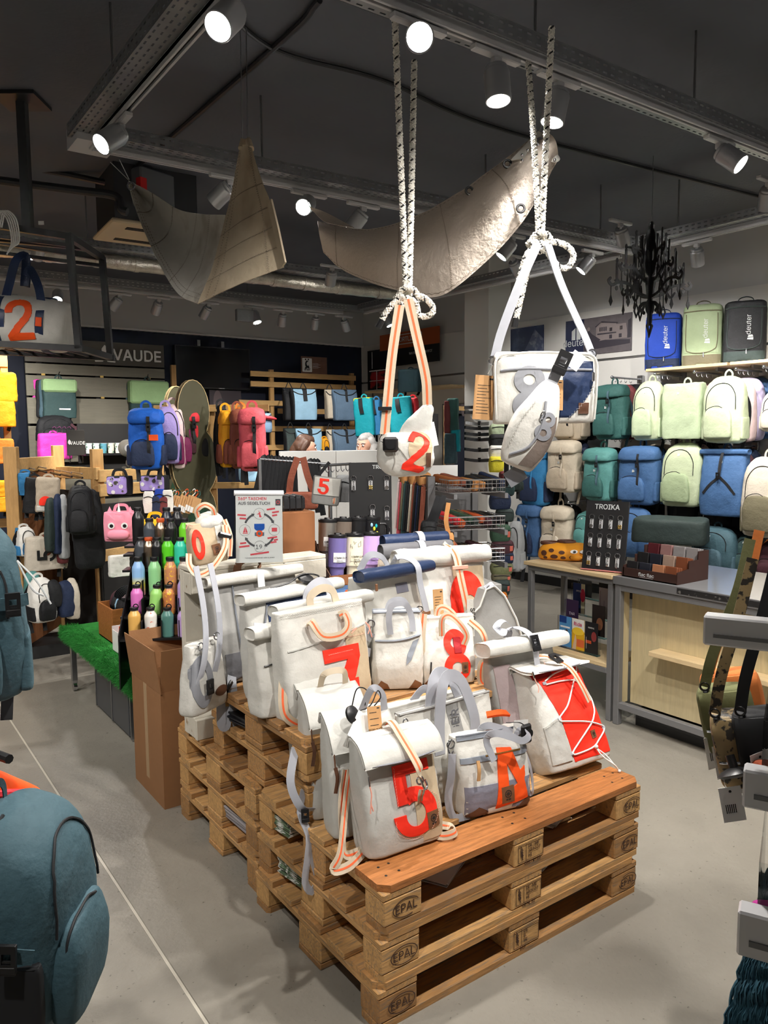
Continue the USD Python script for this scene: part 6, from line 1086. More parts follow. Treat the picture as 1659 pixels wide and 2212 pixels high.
part(t,'panda_mark',mv(vert(prism(affinity.translate(shapely.union_all([ell(0,.02,.03,.05).difference(ell(.012,.03,.02,.03)),ell(-.022,.085,.01,.011),ell(.022,.085,.01,.011),ell(-.011,.06,.007,.008),ell(.013,.06,.007,.008),ell(0,.045,.005,.004),ell(.02,-.02,.016,.014),ell(-.02,-.03,.014,.01)]),L*.22,h*.57),.001)),(0,-.0045,0)),blackp);part(t,'lettering',mv(text('WWF',.028,.001,True),(L*.225,-.0045,h*.35)),blackp);part(t,'print',cat(*[bb((L*.43,-.001,h*(.68-.05*i)),(L*(.66+.08*(i%2)),0,h*(.69-.05*i)))for i in range(5)]),paperw);part(t,'lettering',mv(text('VAUDE',.014,.001),(L*.86,-.0035,h*.05)),signm)
# wooden slat rack
YR=7.6
t=thing('slat_rack','light wooden slat rack with hanging bike bags in front of the navy wall','rack',(0,YR,0))
for u0,v0,u1,v1,th in[(541,806,768,818,11),(541,827,768,839,11),(516,868,612,873,13),(600,885,770,893,11),(580,921,770,931,12),(560,965,620,968,11),(560,1010,620,1013,11)]:
 a,b=at_y(u0,v0,YR),at_y(u1,v1,YR);part(t,'slat',bb((a[0],-.012,(a[2]+b[2])/2-.035),(b[0],.012,(a[2]+b[2])/2+.035),.002),oak)
for u,v0 in((588,798),(762,806),(376,788)):a=at_y(u,v0,YR);part(t,'post',bb((a[0]-.03,.013,.2),(a[0]+.03,.06,a[2]),.002),oakv)
def bike_bag(label,u0,u1,v0,v1,d,col,side,seed,strapped=True,tab=None):
 s=d/FPX;p=at_d((u0+u1)/2,v1,d);w,h=(u1-u0)*s,(v1-v0)*s;t=thing('bike_bag',label,'bike bag',p,-.25,.0,group='bike bags on the wooden rack');dd=.17
 secs=[(0,w*.4,dd*.42,0,0,5),(.03,w*.46,dd*.5,0,0,5),(h*.6,w*.48,dd*.46,0,0,5),(h*.85,w*.5,dd*.3,0,.02,5),(h,w*.5,dd*.1,0,.03,6)]
 bm=loft(secs,36,20,[(.006,8,seed)]);part(t,'body',bm,NY[side],smooth=True);fn=front_fn(bm);part(t,'front',drape(sbox(-w*.4,h*.03,w*.44,h*.98),fn,.006,.04),NY[col])
 part(t,'fold_line',tube(on(fn,[(-w*.46,h*.93),(-w*.2,h*.82),(w*.2,h*.82),(w*.46,h*.93)],.012),.006,6),strapb)
 if strapped:strap(t,[(0,.02,h),(0,-dd*.3,h*.96),(0,float(fn(0,h*.8))-.02,h*.8),(0,float(fn(0,h*.6))-.016,h*.6)],.05 if tab is None else tab,(0,-1,.2),strapb)
 part(t,'hanger',tube(curve([(-.04,.02,h),(0,.03,h+.07),(.04,.02,h)],10),.006,5),strapb);return t
bike_bag('light blue bike bag with a black flap strap in the upper row',628,686,840,909,9.6,'ice','black',3);bike_bag('slate blue bike bag with a small buckle in the upper row',718,773,842,909,9.7,'storm','storm',5,tab=.03);bike_bag('cream sided bike bag left of the slate one',703,724,842,905,9.75,'sand','sand',7,False);bike_bag('black bike bag left of the light blue one',612,640,838,908,9.7,'black','black',9,False)
bike_bag('light blue bike bag with a black strap in the lower row',640,697,926,992,9.5,'ice','ice',11);bike_bag('slate blue bike bag with a zip in the lower row',718,775,928,1000,9.55,'storm','storm',13,tab=.03);bike_bag('cream bike bag in the lower row',706,724,928,990,9.6,'sand','sand',15,False);bike_bag('dark bike bag with an orange corner in the lower row',614,645,925,985,9.6,'gdark','black',17,False)
t=pxpack('small bag with an orange pocket in the lower row of the rack',694,710,948,985,9.5,'amber','black','day',19,0,.08,None,logo=False);
bike_bag('pale blue bike bag low behind the rack with black straps',516,562,1000,1040,8.6,'ice','ice',21)
t=bike_bag('slate bag with a red visor hanging beside the rose backpack',552,587,893,935,8.2,'storm','petrol',23,False);part(t,'red_visor',mv(tm(trimesh.creation.icosphere(2,.1)),(.02,-.08,.16),ry(.15),(1.1,.5,.22)),NY['red'])
# left part of the right wall
t=thing('bag_poster','tall red and black photo poster of a bag left of the striped strap','poster',at_w(795,843,.1),WYAW);s=.0068;part(t,'sheet',bb((0,-.004,0),(.42,.004,.56)),blackp);part(t,'red_block',mv(cat(bb((.06,-.006,.02),(.2,-.0042,.25)),bb((.22,-.006,.02),(.39,-.0042,.25))),(0,0,0)),mat('print_red',S(186,44,48),.5,spots=((.02,.02,.02),9.,.5,.6)));part(t,'white_line',cat(bb((.2,-.0062,0),(.215,-.0041,.27)),bb((.04,-.0062,.12),(.4,-.0041,.13)),bb((.04,-.0062,.26),(.4,-.0041,.275)),bb((.1,-.0062,.3),(.112,-.0041,.54)),bb((.3,-.0062,.3),(.312,-.0041,.54))),paperw);part(t,'grey_block',bb((.32,-.006,.3),(.4,-.0042,.52)),mat('print_greyred',S(150,120,118),.5))
t=thing('brand_sign','orange sign with a rounded logo behind the striped strap','sign',at_w(822,790,.1),WYAW);Ls=1.2;part(t,'panel',bb((0,-.01,.2),(Ls,.01,.42)),mat('sign_orange',S(176,84,36),.5));part(t,'photo_strip',bb((0,-.01,-.03),(Ls,.01,.2)),blackp);g=sbox(.35,.28,.85,.36).buffer(.03);part(t,'logo_ring',mv(vert(prism(g.difference(g.buffer(-.012)),.002)),(0,-.011,0)),reflect);part(t,'lettering',mv(text('ORTLIEB',.06,.002,True),(.6,-.012,.29)),reflect);part(t,'lettering',mv(text('WATERPROOF OUTFIT',.03,.002,True),(.85,-.012,.1)),reflect)
t=thing('wall_shelf','birch shelf at the back of the right wall under the orange sign','shelf',at_w(788,850,.35),WYAW,group='birch wall shelves');part(t,'board',bb((0,0,0),(1.7,.34,.03),.003),birch);part(t,'bracket',bb((.1,.05,-.05),(.13,.34,0)),steel)
pxpack('teal blue bag with white piping standing on the back shelf',862,908,800,846,9.6,'petrol',None,'bag',31,WYAW+.5,.2,None,logo=False,name='travel_bag')
for i,(u0,u1,v0,v1,d,c_,lb)in enumerate([(770,812,862,940,9.3,'turquoise','turquoise roll top bag with a yellow edge and black strap'),(806,828,866,938,9.35,'sky','blue roll top bag right of the turquoise one'),(846,893,860,935,8.9,'turquoise','cyan roll top bag behind the sling bag'),(884,906,862,930,9.0,'red','red roll top bag beside the cyan one')]):
 t=pxpack(lb,u0,u1,v0,v1,d,c_,None,'bag',33+i,WYAW+.6,.14,'roll top bags under the back shelf',logo=False,name='roll_bag',roll=-.06);hh_=(v1-v0)*d/FPX;strap(t,[(-.02,-.06,hh_*1.02),(-.01,-.1,hh_*.8),(.0,-.1,hh_*.6)],.05,(0,-1,0),strapb)
 if i==0:part(t,'yellow_edge',bb((-.11,-.06,hh_*.86),(.1,.06,hh_*1.03),.01),NY['yellow'])
# tall mirror beside the column
mp=at_d(958,1000,9.0);t=thing('mirror','tall narrow wall mirror between the sling bag and the column','mirror',at_w(958,1010,.05),WYAW);part(t,'glass',bb((0,-.006,-.6),(.42,0,.82)),metalm('mirror_glass',(225,228,228),.02));part(t,'round_sticker',mv(cyl(.07,.002,24,(.1,-.009,.55),'y')),plastic('sticker_red',(200,30,50),.5));part(t,'lettering',mv(text('24bel',.028,.0006),(.1,-.012,.53)),paperw);part(t,'edge',cat(bb((-.015,-.01,-.6),(0,0,.82)),bb((.42,-.01,-.6),(.435,0,.82)),bb((-.015,-.01,.82),(.435,0,.835))),steel)
for i,(u0,u1,v0,v1,c_,lb)in enumerate([(962,974,868,935,'maroon','dark red bag'),(968,990,864,940,'teal','deep teal bag'),(962,986,938,1000,'petrol','petrol bag'),(976,994,930,975,'turquoise','turquoise bag')]):pxpack(lb+' standing in for a reflection in the tall mirror',u0,u1,v0,v1,8.6,c_,None,'bag',41+i,WYAW+.5,.08,'bags standing in for mirror reflections',logo=False,detail=0,name='roll_bag')  # bags put in place of the reflection that the mirror shows
# white partition and the two people behind it
pt=at_d(605,975,7.35);pr=at_d(822,986,7.75);yaw_=math.atan2(pr[1]-pt[1],pr[0]-pt[0]);Lp=math.hypot(*(pr-pt)[:2])
t=thing('partition','low white partition in front of the two customers','partition',(pt[0],pt[1],0),yaw_);part(t,'panel',bb((0,0,.05),(Lp*.54,.05,pt[2]),.003),white_w);part(t,'panel',bb((Lp*.545,0,.05),(Lp+.4,.05,pt[2]),.003),white_w);part(t,'foot',bb((0,-.05,0),(Lp+.4,.1,.05)),alum)
import manifold3d as m3
def hullchain(bones,seg=18):
 """bones: list of ((p, r), (p, r)); a single smooth skin over them"""
 tot=None
 for(a,ra),(b,rb)in bones:
  h=m3 .Manifold.batch_hull([m3 .Manifold.sphere(ra,seg).translate(list(map(float,a))),m3 .Manifold.sphere(rb,seg).translate(list(map(float,b)))])
  tot=h if tot is None else tot+h
 tot=tot.refine_to_length(.03);mm=tot.to_mesh();tri=trimesh.Trimesh(mm.vert_properties[:,:3],mm.tri_verts);trimesh.smoothing.filter_taubin(tri,iterations=12);return tm(tri)
skin=mat('skin',S(206,158,134),.55,var=.05,vscale=20.)
def person(label,loc,yaw,hgt,hairm,topm_,style,scarf=None,nod=0.):
 """standing figure facing -y; only head and shoulders clear the partition"""
 t=thing('person',label,'person',loc,yaw);s=hgt/1.68
 hip,sh,nk=.88,1.36,1.44
 bones=[]
 for q in(-1,1):
  bones+=[(((q*.09,0,hip),.095),((q*.1,-.01,.48),.065)),(((q*.1,-.01,.48),.062),((q*.1,.02,.09),.042)),(((q*.1,.02,.06),.04),((q*.11,-.14,.035),.035)),(((q*.16,0,sh),.055),((q*.22,.01,1.08),.042)),(((q*.22,.01,1.08),.04),((q*.17,-.18,.98),.03)),(((q*.16,0,sh),.06),((q*.05,0,1.4),.06)),(((q*.09,0,hip),.1),((q*.1,0,1.25),.105))]
  hc=np.array([q*.17,-.2,.975]);bones+=[((tuple(hc),.026),(tuple(hc+[0,-.05,-.01]),.03))]
  for f in range(4):bones+=[((tuple(hc+[(f-1.5)*.017,-.06,-.005]),.009),(tuple(hc+[(f-1.5)*.018,-.1,-.015]),.008)),((tuple(hc+[(f-1.5)*.018,-.1,-.015]),.008),(tuple(hc+[(f-1.5)*.017,-.125,-.04]),.007))]
  bones+=[((tuple(hc+[-q*.03,-.02,0]),.01),(tuple(hc+[-q*.045,-.065,.01]),.008))]
 bones+=[(((0,0,.95),.12),((0,0,1.2),.115)),(((0,.01,1.36),.06),((0,-.0,nk+.03),.052)),(((0,-.005,nk),.05),((0,-.02,1.53),.055))]
 bones+=[(((0,-.02,1.6),.088),((0,.02,1.595),.086)),(((0,-.055,1.53),.058),((0,-.03,1.58),.075)),(((0,-.085,1.5),.03),((0,-.05,1.53),.05)),(((0,-.115,1.555),.011),((0,-.1,1.59),.009)),(((.086,.0,1.57),.014),((.088,.005,1.6),.016)),(((-.086,.0,1.57),.014),((-.088,.005,1.6),.016))]
 part(t,'body',mv(hullchain(bones),s=(s,s,s)),skin,smooth=True)
 E_=lambda x,y,z:(x*s,y*s,z*s)
 for q in(-1,1):part(t,'eye',mv(tm(trimesh.creation.icosphere(2,.012*s)),E_(q*.033,-.098,1.595)),paperw);part(t,'iris',mv(tm(trimesh.creation.icosphere(1,.007*s)),E_(q*.033,-.106,1.594)),ink);part(t,'eyebrow',tube(np.array([E_(q*.015,-.108,1.617),E_(q*.035,-.107,1.623),E_(q*.055,-.09,1.617)]),.004*s,5),hairm)
 part(t,'mouth',tube(np.array([E_(-.022,-.107,1.518),E_(0,-.116,1.517),E_(.022,-.107,1.518)]),.006*s,6),mat('lips',S(170,90,84),.5))
 hb=[(((0,.02,1.635),.088),((0,.04,1.6),.098)),(((0,-.04,1.67),.052),((0,.03,1.66),.075)),(((.06,.0,1.645),.045),((.075,.04,1.58),.04)),(((-.06,.0,1.645),.045),((-.075,.04,1.58),.04))]
 if style=='tied':hb+=[(((0,.1,1.58),.06),((0,.14,1.5),.045)),(((0,.14,1.5),.045),((.01,.13,1.36),.03))]
 else:hb+=[(((.08,.02,1.58),.045),((.085,-.01,1.48),.03)),(((-.08,.02,1.58),.045),((-.085,-.01,1.48),.03)),(((0,.09,1.58),.07),((0,.085,1.47),.06)),(((.06,.07,1.55),.06),((.06,.06,1.46),.045)),(((-.06,.07,1.55),.06),((-.06,.06,1.46),.045))]
 part(t,'hair',mv(noisy(hullchain(hb),.007,26,4,True),s=(s,s,s)),hairm,smooth=True)
 tb_=[]
 for q in(-1,1):tb_+=[(((q*.16,0,sh),.068),((q*.22,.01,1.06),.055)),(((q*.22,.01,1.08),.054),((q*.175,-.16,.985),.042)),(((q*.15,0,sh),.072),((q*.04,0,1.385),.07)),(((q*.09,0,.9),.115),((q*.1,0,1.26),.12))]
 part(t,'top',mv(hullchain(tb_+[(((0,0,.95),.13),((0,0,1.25),.13))]),s=(s,s,s)),topm_,smooth=True)
 part(t,'trousers',mv(hullchain([(((q*.09,0,hip),.108),((q*.1,-.01,.48),.078))for q in(-1,1)]+[(((q*.1,-.01,.48),.075),((q*.1,.02,.12),.058))for q in(-1,1)]),s=(s,s,s)),cloth('trousers_dark',(40,44,58),.8),smooth=True)
 part(t,'shoe',mv(hullchain([(((q*.1,.03,.05),.05),((q*.11,-.15,.04),.042))for q in(-1,1)]),s=(s,s,s)),blackp,smooth=True)
 if scarf:part(t,'scarf',mv(noisy(hullchain([(((math.cos(a)*.09,math.sin(a)*.08,1.4+.02*math.sin(3*a)),.045),((math.cos(a+.8)*.09,math.sin(a+.8)*.08,1.4),.045))for a in np.arange(8)*.8]+[(((.05,-.09,1.38),.05),((.09,-.13,1.15),.035))]),.008,18,3,True),s=(s,s,s)),scarf,smooth=True)
hairb=mat('hair_brown',S(78,52,38),.5,var=.3,vscale=60.,stretch=(1,1,.2));hairg=mat('hair_grey',S(176,174,172),.5,var=.2,vscale=60.,stretch=(1,1,.2))
q1=at_d(660,958,8.3);person('person with brown tied hair looking to the right behind the partition',(q1[0],q1[1],0),1.15,1.72,hairb,cloth('top_dark',(44,40,44)),'tied')
q2=at_d(790,962,8.6);person('person with grey wavy hair and a pink scarf behind the partition',(q2[0],q2[1],0),-1.2,1.735,hairg,cloth('top_rust',(190,90,60)),'bob',cloth('scarf_pink',(222,150,150)))
# - wooden rail unit and children's rucksacks, left
dW=6.35;yW=at_d(160,1000,dW)[1]
t=thing('wooden_unit','oak rail unit with hook arms in front of the plank wall','shop fitting',(0,0,0));zt=1.6
a=at_d(23,965,5.9);b=at_d(117,988,6.75);c=at_d(212,1010,6.3);e=at_d(345,1018,6.9);
def plate(o,p,q,z0,z1,th,m,nm):u_=(q-p)[:2];L=np.linalg.norm(u_);part(o,nm,mv(bb((0,-th/2,z0),(L,th/2,z1),.003),(p[0],p[1],0),rz(math.atan2(u_[1],u_[0]))),m)
part(t,'end_post',mv(bb((-.05,-.03,0),(.05,.03,a[2]),.003),(a[0],a[1],0),rz(-.6)),oakv)
za=at_d(117,988,6.75)[2];plate(t,a,b,.1,za,.03,woodm('oak_dark_panel',(134,88,56),stretch=(10,10,1.2)),'side_panel');plate(t,a,b,za-.1,za+.012,.05,oak,'top_rail')
zc=c[2];plate(t,b,c,zc-.1,zc+.0,.04,oak,'top_rail');plate(t,c,e,zc-.12,zc-.02,.03,oak,'top_rail');plate(t,c,e,zc-.24,zc-.14,.03,oak,'rail');plate(t,c,e,zc-.78,zc-.68,.03,oak,'rail');plate(t,b,e,.12,.3,.06,oakv,'rail');plate(t,b,c,.1,zc-.2,.02,gap_m,'dark_back');plate(t,c,e,.3,zc-.3,.015,gap_m,'dark_back')
for u,v,d in((127,962,6.68),(212,970,6.3),(345,1000,6.9)):q_=at_d(u,v,d);part(t,'post',mv(bb((-.045,-.04,0),(.045,.04,q_[2]),.004),(q_[0],q_[1]+.06,0)),oakv)
part(t,'leaf_logo',mv(vert(prism(shapely.union_all([affinity.scale(leaf(0),.5,.5,origin=(0,0)),ell(-.035,.0,.02,.012),ell(.035,0,.02,.012)]),.002)),at_d(277,1010,6.5)),signm)
part(t,'plinth',bb((a[0],a[1],0),(e[0],e[1]+.1,.1)),MATS['plinth_black'])
for i,(u,v)in enumerate([(75,1022),(100,1020),(130,1026),(155,1030),(178,1032),(60,1112),(95,1118),(130,1125),(100,1225),(140,1228)]):
 p=at_d(u,v,5.9+.05*(i%3));part(t,'hook_arm',rod(p,p+np.array([.05,.55,0]),.008,6),blackp);part(t,'steel_arm',rod(p+[0,0,.03],p+np.array([.05,.55,.03]),.005,6),steel)
GL_='bags on the oak rail unit'
def lp(label,u0,u1,v0,v1,d,col,col2=None,style='bag',seed=0,yaw=-.3,dd=.1,**k):return pxpack(label,u0,u1,v0,v1,d,col,col2,style,seed,yaw,dd,GL_,**k)
lp('black roll top bag with bright blue ends hanging on the oak unit',52,84,1034,1106,5.85,'black',None,'bag',3,roll=.12,logo=False);lp('blue side of a bag behind the black roll top',44,66,1022,1070,5.95,'sky',None,'bag',4,logo=False)
t=lp('taupe sailcloth bag with a red circle on the oak unit',80,126,1034,1104,5.8,'taupe',None,'bag',5,roll=.06,logo=False,name='tote_bag');part(t,'red_circle',mv(vert(prism(ell(.0,.07,.045,.05).intersection(sbox(-1,.05,1,1)),.002)),(-.01,-.06,0)),redc);part(t,'white_base',bb((-.075,-.056,.0),(.075,.05,.05),.01),sail)
lp('black backpack with round pockets on the oak unit',150,204,1052,1150,5.6,'black',None,'day',7,dd=.2,logo=False);lp('black backpack lower half hanging behind the round pocket one',165,226,1060,1225,5.75,'black',None,'day',8,dd=.14,logo=False,detail=0)
for i,(u0,u1,v0,v1,c_)in enumerate([(98,124,1078,1190,'gdark'),(116,138,1070,1195,'navy'),(130,148,1072,1205,'greyl'),(126,146,1160,1215,'maroon'),(94,116,1150,1198,'brown')]):lp(['dark grey sling with a brown pouch on the oak unit','navy sling hanging on the oak unit','pale grey sling hanging on the oak unit','dark red pouch low on the oak unit','brown pouch hanging under the dark grey sling'][i],u0,u1,v0,v1,5.75+.03*i,c_,None,'day',11+i,.5,.06,logo=False,detail=0)
t=lp('white tote with a black sideways 5 on the oak unit',60,142,1160,1228,5.9,'cream',None,'bag',17,-.1,logo=False,name='tote_bag');part(t,'number_print',mv(vert(prism(affinity.scale(affinity.rotate(DIG['5'],90,origin=(0,0)),.13,.11,origin=(0,0)),.001)),(.06,-.066,.07)),blackp)
lp('white and blue pack at the left end of the oak unit',38,74,1140,1200,5.9,'white','sky','day',19,.3,logo=False);lp('light blue pack behind the white one',30,50,1138,1200,6.0,'sky',None,'bag',20,.3,logo=False,detail=0)
lp('mint drawstring bag low on the oak unit',54,88,1236,1310,5.75,'aqua',None,'day',21,.2,logo=False,detail=0);lp('white and black daypack low on the oak unit',66,116,1250,1340,5.6,'white','black','day',23,.3,dd=.16,logo=False);lp('black pouch bag low on the oak unit',102,130,1255,1310,5.6,'black',None,'day',24,.3,logo=False,detail=0);lp('dark navy bag low on the oak unit',126,160,1255,1330,5.7,'navy',None,'day',25,.2,logo=False,detail=0);lp('cream bag at the lower right of the oak unit',146,170,1250,1335,5.75,'cream',None,'day',26,.1,logo=False,detail=0)
lp('clear blister pack with a label right of the black backpack',236,280,1200,1245,5.6,'white',None,'bag',27,.1,.05,logo=False,detail=0,name='packaged_item',cat_='package')
# yellow bags at the left edge with their wooden rack
t=thing('slat_rack','light wooden ladder rack with yellow bags at the left frame edge','rack',at_d(20,1100,6.9),-.1);
part(t,'post',mv(bb((-.03,0,-.6),(.03,.05,1.36),.003),(.02,0,0)),oakv)
for z in(-.4,-.12,.16,.5,.82,1.1,1.3):part(t,'slat',bb((-.9,-.015,z-.04),(.05,.01,z+.04),.002),oak)
for i,(v0,v1,c_)in enumerate([(808,866,'amber'),(868,920,'amber'),(950,1000,'orange'),(1040,1072,'amber'),(1074,1104,'amber')]):pxpack('yellow roll bag at the left frame edge, %s from the top'%('first','second','third','fourth','fifth')[i],-40,33-3*i,v0,v1,6.75,c_,None,'bag',31+i,-.1,.12,'yellow bags at the left edge',logo=False,name='roll_bag')
# children's tree board
tree=mat('board_green',S(70,68,46),.7);treee=mat('board_edge',S(196,170,122),.6)
dT=6.1;yT=FACE+.95
def treeboard(label,u,v0,v1,d,k,edge=True):
 p=at_d(u,v0,d);q=at_d(u,v1,d);h=p[2]-q[2];t=thing('display_board',label,'display board',(q[0],q[1],0),yT);o=q[2]
 g=shapely.union_all([ell(0,o+h*.82,.2*k,h*.19),ell(0,o+h*.52,.29*k,h*.22),ell(0,o+h*.2,.26*k,h*.2),sbox(-.08,0,.08,o+h*.5)]).simplify(.004)
 part(t,'board',mv(vert(prism(g,.03)),(0,.015,0)),tree);part(t,'pale_edge',mv(vert(prism(g.difference(g.buffer(-.006)),.034)),(0,.017,0)),treee);part(t,'green_hole',mv(vert(prism(ell(.02,o+h*.16,.12,.12),.002)),(0,-.018,0)),mat('green_disc',S(28,66,40),.6));return t
treeboard('tall scalloped dark green tree board between the children rucksacks',425,826,1185,5.9,.78);treeboard('smaller scalloped board behind the tall tree board',388,838,1100,6.6,.6)
GK='children rucksacks around the tree board'
bar_=thing('peg_rail','wooden peg rail carrying the children rucksacks','rail',at_d(345,885,6.0),FACE);part(bar_,'rail',bb((-.05,0,-.02),(.85,.03,.035),.003),oak);part(bar_,'rail',bb((-.12,-.01,-.75),(.4,.02,-.70),.003),oak);part(bar_,'rail',bb((.1,-.01,-.62),(.75,.02,-.57),.003),oak);part(bar_,'upright',bb((.34,.03,-1.4),(.42,.06,.0)),oakv)
kp=lambda label,u0,u1,v0,v1,d,c1,c2=None,st='trek',seed=0,yaw=FACE,dd=.16,**k:pxpack(label,u0,u1,v0,v1,d,c1,c2,st,seed,yaw,dd,GK,logo=False,**k)
t=kp('bright blue children rucksack with a mesh pocket',284,354,884,1012,5.35,'kidblue','navy','trek',3,FACE+.2,.2);part(t,'orange_label',box(.06,.01,.04,(.06,-.15,.22),.002),orgc);kp('purple spotted rucksack next to the bright blue one',340,386,882,1000,5.6,'lilac','navy','day',5,FACE+.5);kp('pink and plum rucksack in the children row',362,396,878,1010,5.75,'pink','plum','day',7,FACE+.6);kp('plum rucksack in the children row',376,412,890,1005,5.85,'plum',None,'day',8,FACE+.6);t=kp('red ladybird rucksack near the tree board',388,426,888,985,5.9,'red','wine','trek',9,FACE+.5);kp('dark green camouflage rucksack against the tree board',416,446,905,990,6.0,'green','black','day',11,FACE+.6)
kp('black rucksack just right of the tree board',470,492,880,1005,5.9,'black',None,'day',13,FACE+.6,.1);kp('amber and brown rucksack right of the tree board',476,506,888,1008,5.8,'amber','brown','trek',15,FACE+.4);kp('brown rucksack with an orange lid',500,532,885,1010,5.7,'brown','brown','trek',17,FACE+.3);kp('orange topped rucksack beside the rose one',508,540,884,990,5.85,'orange','brown','day',18,FACE+.4);kp('rose red children rucksack with a salmon lid',520,574,884,1016,5.5,'rose','rose','trek',19,FACE+.1,.18)
def satchel(label,u0,u1,v0,v1,d,m,body,spots,seed,yaw=FACE,eyes=None):
 p=at_d((u0+u1)/2,v1,d);s=d/FPX;w,h=(u1-u0)*s,(v1-v0)*s;t=thing('satchel',label,'satchel',p,yaw,group='children satchels');bm=loft([(0,w*.47,.05,0,0,5),(.02,w*.5,.07,0,0,5),(h*.9,w*.5,.07,0,0,5),(h,w*.46,.05,0,0,4)],36,14,[(.004,10,seed)]);part(t,'body',bm,body,smooth=True);fn=front_fn(bm)
 part(t,'flap',drape(sbox(-w*.44,h*.1,w*.44,h*.98).buffer(-.02).buffer(.02),fn,.008,.03),m);r=random.Random(seed)
 for i in range(spots):part(t,'dot',drape(Point(r.uniform(-w*.36,w*.36),r.uniform(h*.18,h*.86)).buffer(r.uniform(.006,.015),8),fn,.001,.02,.01),(signm,NY['lavender'],paperw)[i%3])
 strap(t,[(-.05,0,h),(-.03,0,h+.04),(.03,0,h+.04),(.05,0,h)],.02,(0,-1,0),body,name='handle')
 if eyes:
  for x in(-w*.2,w*.2):part(t,'eye',mv(cyl(.022,.006,20,(x,float(fn(x,h*.55))-.016,h*.55),'y')),paperw);part(t,'pupil',mv(cyl(.012,.008,16,(x+.003,float(fn(x,h*.55))-.02,h*.55),'y')),blackp)
 return t,fn,w,h
pl_=mat('satchel_purple',S(168,146,216),.5)
satchel('purple dotted satchel left on the rail under the leaf logo',236,284,1028,1070,5.5,pl_,strapb,14,3);satchel('purple dotted satchel right on the rail above the white masks',306,364,1027,1062,5.6,pl_,strapb,14,5)
pk_=NY['pink'];pm=cloth('plush_pink',(232,146,166),.8);t,fn,w_,h_=satchel('pink unicorn satchel with big round eyes',230,300,1104,1168,5.3,pm,pm,0,7,FACE,True)
part(t,'snout',mv(loft([(0,.05,.02,0,0,3),(.02,.075,.035,0,0,3),(.05,.07,.03,0,0,3),(.065,.04,.012,0,0,3)],24,10),(0,-.08,.02)),pm,smooth=True);part(t,'horn',mv(lathe([(.012,0),(.001,.06)],10),(0,-.05,h_)),paperw)
for x in(-.07,.07):part(t,'ear',mv(lathe([(.02,0),(.001,.04)],8),(x,-.03,h_-.005)),pm)
ym=cloth('plush_yellow',(240,180,30),.8);t,fn,w_,h_=satchel('yellow monster satchel with white eyes behind the bottles',302,372,1122,1165,5.2,ym,ym,0,9,FACE,True);part(t,'crest',mv(vert(prism(Polygon([(-w_*.45,h_*.9)]+[(x,h_*(1.12 if i%2 else.92))for i,x in enumerate(np.linspace(-w_*.45,w_*.45,13))]+[(w_*.45,h_*.9)]).buffer(0),.02)),(0,.0,0)),ym)
for i in range(12):p=at_d(372+5.2*i,1062+2.5*(i%3),5.4);t=thing('hang_tag','brown cardboard hanger tag, %s from left of the row under the peg rail'%('first','second','third','fourth','fifth','sixth','seventh','eighth','ninth','tenth','eleventh','twelfth')[i],'tag',p,FACE+.5,0,.3,group='cardboard hanger tags');part(t,'card',bb((-.03,-.001,-.14),(.03,.001,-.03),.0),kraft);part(t,'wire_hook',tube(curve([(0,0,-.03),(.012,0,.0),(0,0,.02),(-.012,0,.005)],10),.003,5),(brass,cordw,orgc,NY['teal'])[i%4]);part(t,'white_corner',bb((-.03,-.002,-.14),(-.01,-.0011,-.1)),paperw)
for i,(u,v,c_)in enumerate([(322,1085,'white'),(346,1080,'royal'),(352,1095,'maroon'),(362,1082,'white'),(340,1095,'navy')]):pouch('%s fabric item hanging under the peg rail, %s from left'%(('white mask shaped','blue','dark red','white diamond shaped','navy')[i],('first','third','fourth','fifth','second')[i]),u-13,u+13,v-24,v+24,5.35,c_,FACE,.03,50+i,'fabric_item','small fabric items under the peg rail',belt=False,c2='accessory')
# owl bag, small sign, cups on the black shelf
t=thing('brand_sign','small dark sign with a white brand name standing on the oak unit','sign',at_d(165,984,6.35),FACE+.55);part(t,'panel',bb((-.07,-.005,0),(.07,.005,.21),.002),mat('sign_dark',S(52,49,45),.6));part(t,'lettering',mv(text('VAUDE',.026,.001,True),(.012,-.007,.09)),whites);part(t,'logo',mv(vert(prism(affinity.scale(leaf(0),.3,.3,origin=(0,0)),.001)),(-.05,-.006,.085)),whites)
for x in(-.05,.05):part(t,'leg',rod((x,0,-.06),(x,0,.02),.004,6),blackp)
sh_=thing('wall_shelf','black shelf with printed cups behind the small dark sign','shelf',at_d(182,980,7.6),0);part(sh_,'board',bb((0,-.05,-.02),(.62,.2,0)),blackp);part(sh_,'board',bb((0,.1,.09),(.62,.22,.1)),blackp);part(sh_,'back',bb((0,.22,-.1),(.62,.24,.3)),gap_m)
for i in range(8):t=thing('cup','printed drinking cup, %s from left on the black shelf'%('first','second','third','fourth','fifth','sixth','seventh','eighth')[i],'cup',at_d(182,980,7.6)+np.array([.05+.072*i,.02,.001]),group='printed cups on the black shelf');part(t,'body',lathe([(.001,0),(.028,0),(.034,.1),(.032,.1),(.026,.004),(.001,.004)],20),mat('cup_%d'%i,S(*[(210,222,220),(206,214,210),(90,150,170),(214,212,196),(226,224,214),(40,44,44),(222,214,214),(70,110,120)][i]),.4,spots=(S(60,120,96),30.,.55,.62)));part(t,'rim',torus(.033,.0015,20,5,c=(0,0,.1)),paperw)
